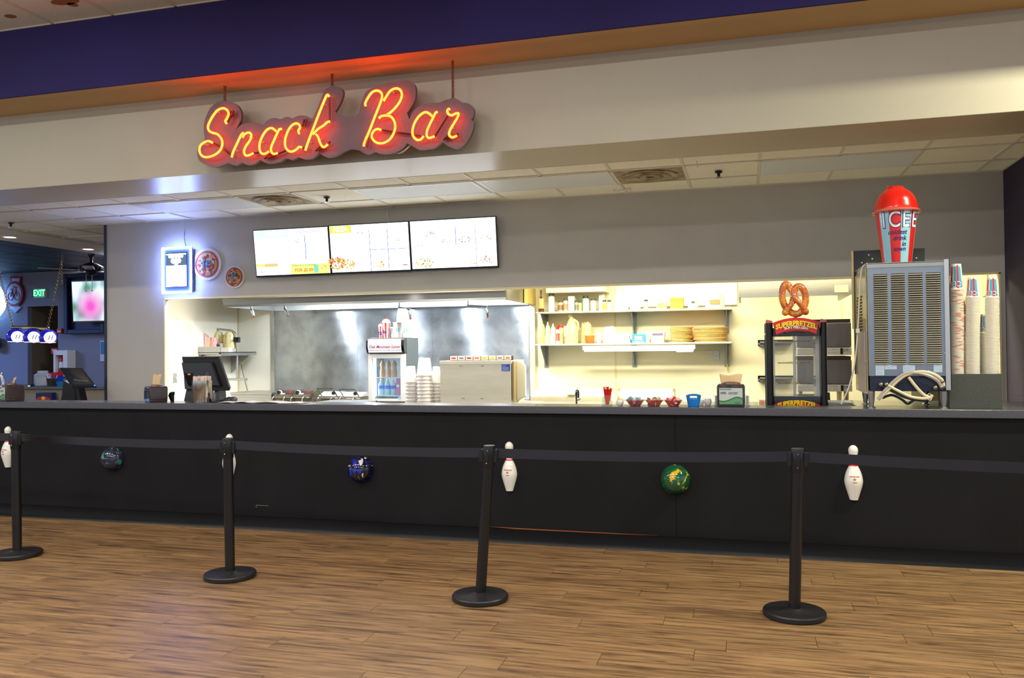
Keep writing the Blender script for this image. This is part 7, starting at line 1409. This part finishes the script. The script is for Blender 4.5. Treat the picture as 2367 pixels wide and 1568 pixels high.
# wall rails behind the case, small notice
for v0, v1, lab in ((786, 799, 'upper steel wall rail behind the pretzel case'), (869, 882, 'lower steel wall rail behind the pretzel case')):
    xa, xb, z0, z1 = box_at(1752, v0, 1836, v1, 4.2); o = MB().box(xa, xb, 4.18, 4.34, z1-.015, z1).box(xa, xb, 4.18, 4.19, z0+.03, z1).box(xa, xa+.02, 4.18, 4.34, z0, z1-.015).box(xa, xa+.06, 4.18, 4.2, z0, z0+.012).build('wall_rail', steel_h, smooth=False); tag(o, lab, 'rail')
t2, hw, hh = flat(1753, 923, 1771, 942, 2.6, 'notice_card', 'small cream notice card with red print left of the pretzel case', 'notice', mat('card_cream', (232, 216, 180), .6), .02)
pr = MB()
for k, (a_, b_) in enumerate(((-.5, .3), (-.7, .7), (-.8, .6), (-.4, .4))): pr.box(hw*a_, hw*b_, -.0225, -.02, hh*(.8-.16*k), hh*(.86-.16*k))
pr.build('print', mat('notice_red_print', (206, 110, 90), .6), t2, smooth=False)
# ---- second hood and stacked ovens on the right
YH2 = 2.5; xa, xb = A(1707, 672, YH2).x, A(1969, 672, YH2).x; z0 = zat(1800, 685.5, YH2); t = thing('small_hood', 'short steel hood above the pizza ovens with a paper sticker', 'extractor hood', ((xa+xb)/2, YH2, z0)); w2 = (xb-xa)/2
MB().box(-w2, w2, 0, .02, 0, 2.75-z0).box(-w2, -w2+.02, .02, 1.1, 0, 2.75-z0).box(w2-.02, w2, .02, 1.1, 0, 2.75-z0).build('hood_shell', steel_h, t, smooth=False)
MB().box(-w2+.02, w2-.02, .04, 1.1, .06, .08).build('hood_underside', mat('hood_dark', (60, 50, 34), .6), t, smooth=False)
MB().box(A(1929, 668, YH2).x-(xa+xb)/2, A(1961, 668, YH2).x-(xa+xb)/2, -.003, 0, zat(1945, 676, YH2)-z0, zat(1945, 659, YH2)-z0).build('paper_sticker', mat('sticker_tan', (206, 186, 150), .6), t, smooth=False)
YO = 2.25; xa, xb = A(1842, 820, YO).x, A(1968.5, 820, YO).x; w2 = (xb-xa)/2; ovm = mat('oven_front_steel', (150, 140, 136), .3, .85, noise=.15, nscale=3, stretch=(6, 1, 1))
for (vt, vc, vb, lab) in ((737, 803, 821, 'upper of two stacked steel pizza ovens beside the pretzel case'), (823, 888.5, 905.5, 'lower of two stacked steel pizza ovens beside the pretzel case')):
    zt_, zc2, zb_2 = zat(1935, vt, YO), zat(1935, vc, YO), zat(1935, vb, YO); t = thing('pizza_oven', lab, 'oven', ((xa+xb)/2, YO, zb_2), group='two stacked pizza ovens'); H = zt_-zb_2-.004
    MB().box(-w2, w2, .0, .6, zc2-zb_2, H-.035).box(-w2, w2, .02, .6, 0, zc2-zb_2).build('oven_body', ovm, t, bevel=.006, smooth=False); MB().box(-w2+.005, w2-.005, .012, .6, H-.035, H).build('dark_top', mat('oven_top', (56, 44, 34), .5), t, smooth=False)
    c_ = MB().box(-w2, w2, -.012, .02, 0, zc2-zb_2-.003).build('control_strip', mat('control_pale', (206, 200, 192), .35), t, bevel=.006, smooth=False); hc_ = zc2-zb_2
    xx = lambda u: A(u, 812, YO).x-(xa+xb)/2
    MB().box(xx(1942), xx(1948), -.016, -.012, hc_*.1, hc_*.88).build('dark_switch', black, c_, smooth=False); text('CTI', hc_*.42, mat('cti_print', (50, 50, 56), .5), c_, (xx(1955), -.0135, hc_*.58), off=.0006)
    b2 = MB()
    for u in (1917, 1926, 1932):
        for f in (.3, .7): b2.cyl((xx(u), -.014, hc_*f), .005, .003, 10, ax='y')
    b2.build('button', mat('button_grey', (130, 124, 120), .5), c_)
zlb = zat(1935, 905.5, YO)
t = thing('oven_stand', 'steel legs and tray carrying the stacked pizza ovens', 'stand', ((xa+xb)/2, YO, WT))
for sx in (-.9, .55, .85): MB().lathe([(.016, 0), (.02, .02), (.024, zlb-WT-.001)], (w2*sx, .05+.1*(sx == .85), 0), 14).build('leg', mat('leg_pale', (206, 196, 150), .4, .3), t)
MB().tube([(w2*.15, .03, zlb-WT-.01), (w2*.17, .02, .05), (w2*.2, .03, 0.01)], .012, 8).build('black_cable', black, t)
xa2, xb2, z0, z1 = box_at(1913, 930, 1978, 942, .62)
o = MB().box(A(1914, 935, .62).x, A(1973, 935, .62).x, .60, .90, LZ-.045, zat(1945, 930.5, .62)).build('steel_tray', steel_h, bevel=.003); tag(o, 'shallow steel tray between the pretzel case and the frozen drink machine', 'tray')
# papers pinned on the right kitchen wall, dark dispenser
for (v0, v1, y_, lab) in ((636, 683, 3.0, 'narrow typed notice on the kitchen wall behind the cup stacks'),):
    p0_, p1_ = AX(2270, v0, 2.235), AX(2284, v1, 2.235); o = MB().box(2.228, 2.238, min(p0_.y, p1_.y), max(p0_.y, p1_.y), p1_.z, p0_.z).build('wall_notice', mat('notice_tan', (214, 200, 160), .6), smooth=False); tag(o, lab, 'notice')
p0_, p1_ = AX(2306, 718, 2.2), AX(2315, 776, 2.2)
o = MB().box(2.15, 2.176, YW+.14, YW+.26, p1_.z, p0_.z).build('black_wall_box', black, bevel=.004); tag(o, 'slim black box on the right edge of the pass-through behind the cups', 'box')
o = MB().box(1.75, 2.2, 3.3, 3.9, zat(2270, 780, 3.3), zat(2270, 694, 3.3)).box(1.78, 2.17, 3.35, 3.88, .84, zat(2270, 780, 3.3)).build('dark_cabinet', mat('cabinet_dark_olive', (62, 58, 40), .5), smooth=False); tag(o, 'dark cabinet glimpsed between the paper cup stacks', 'cabinet')
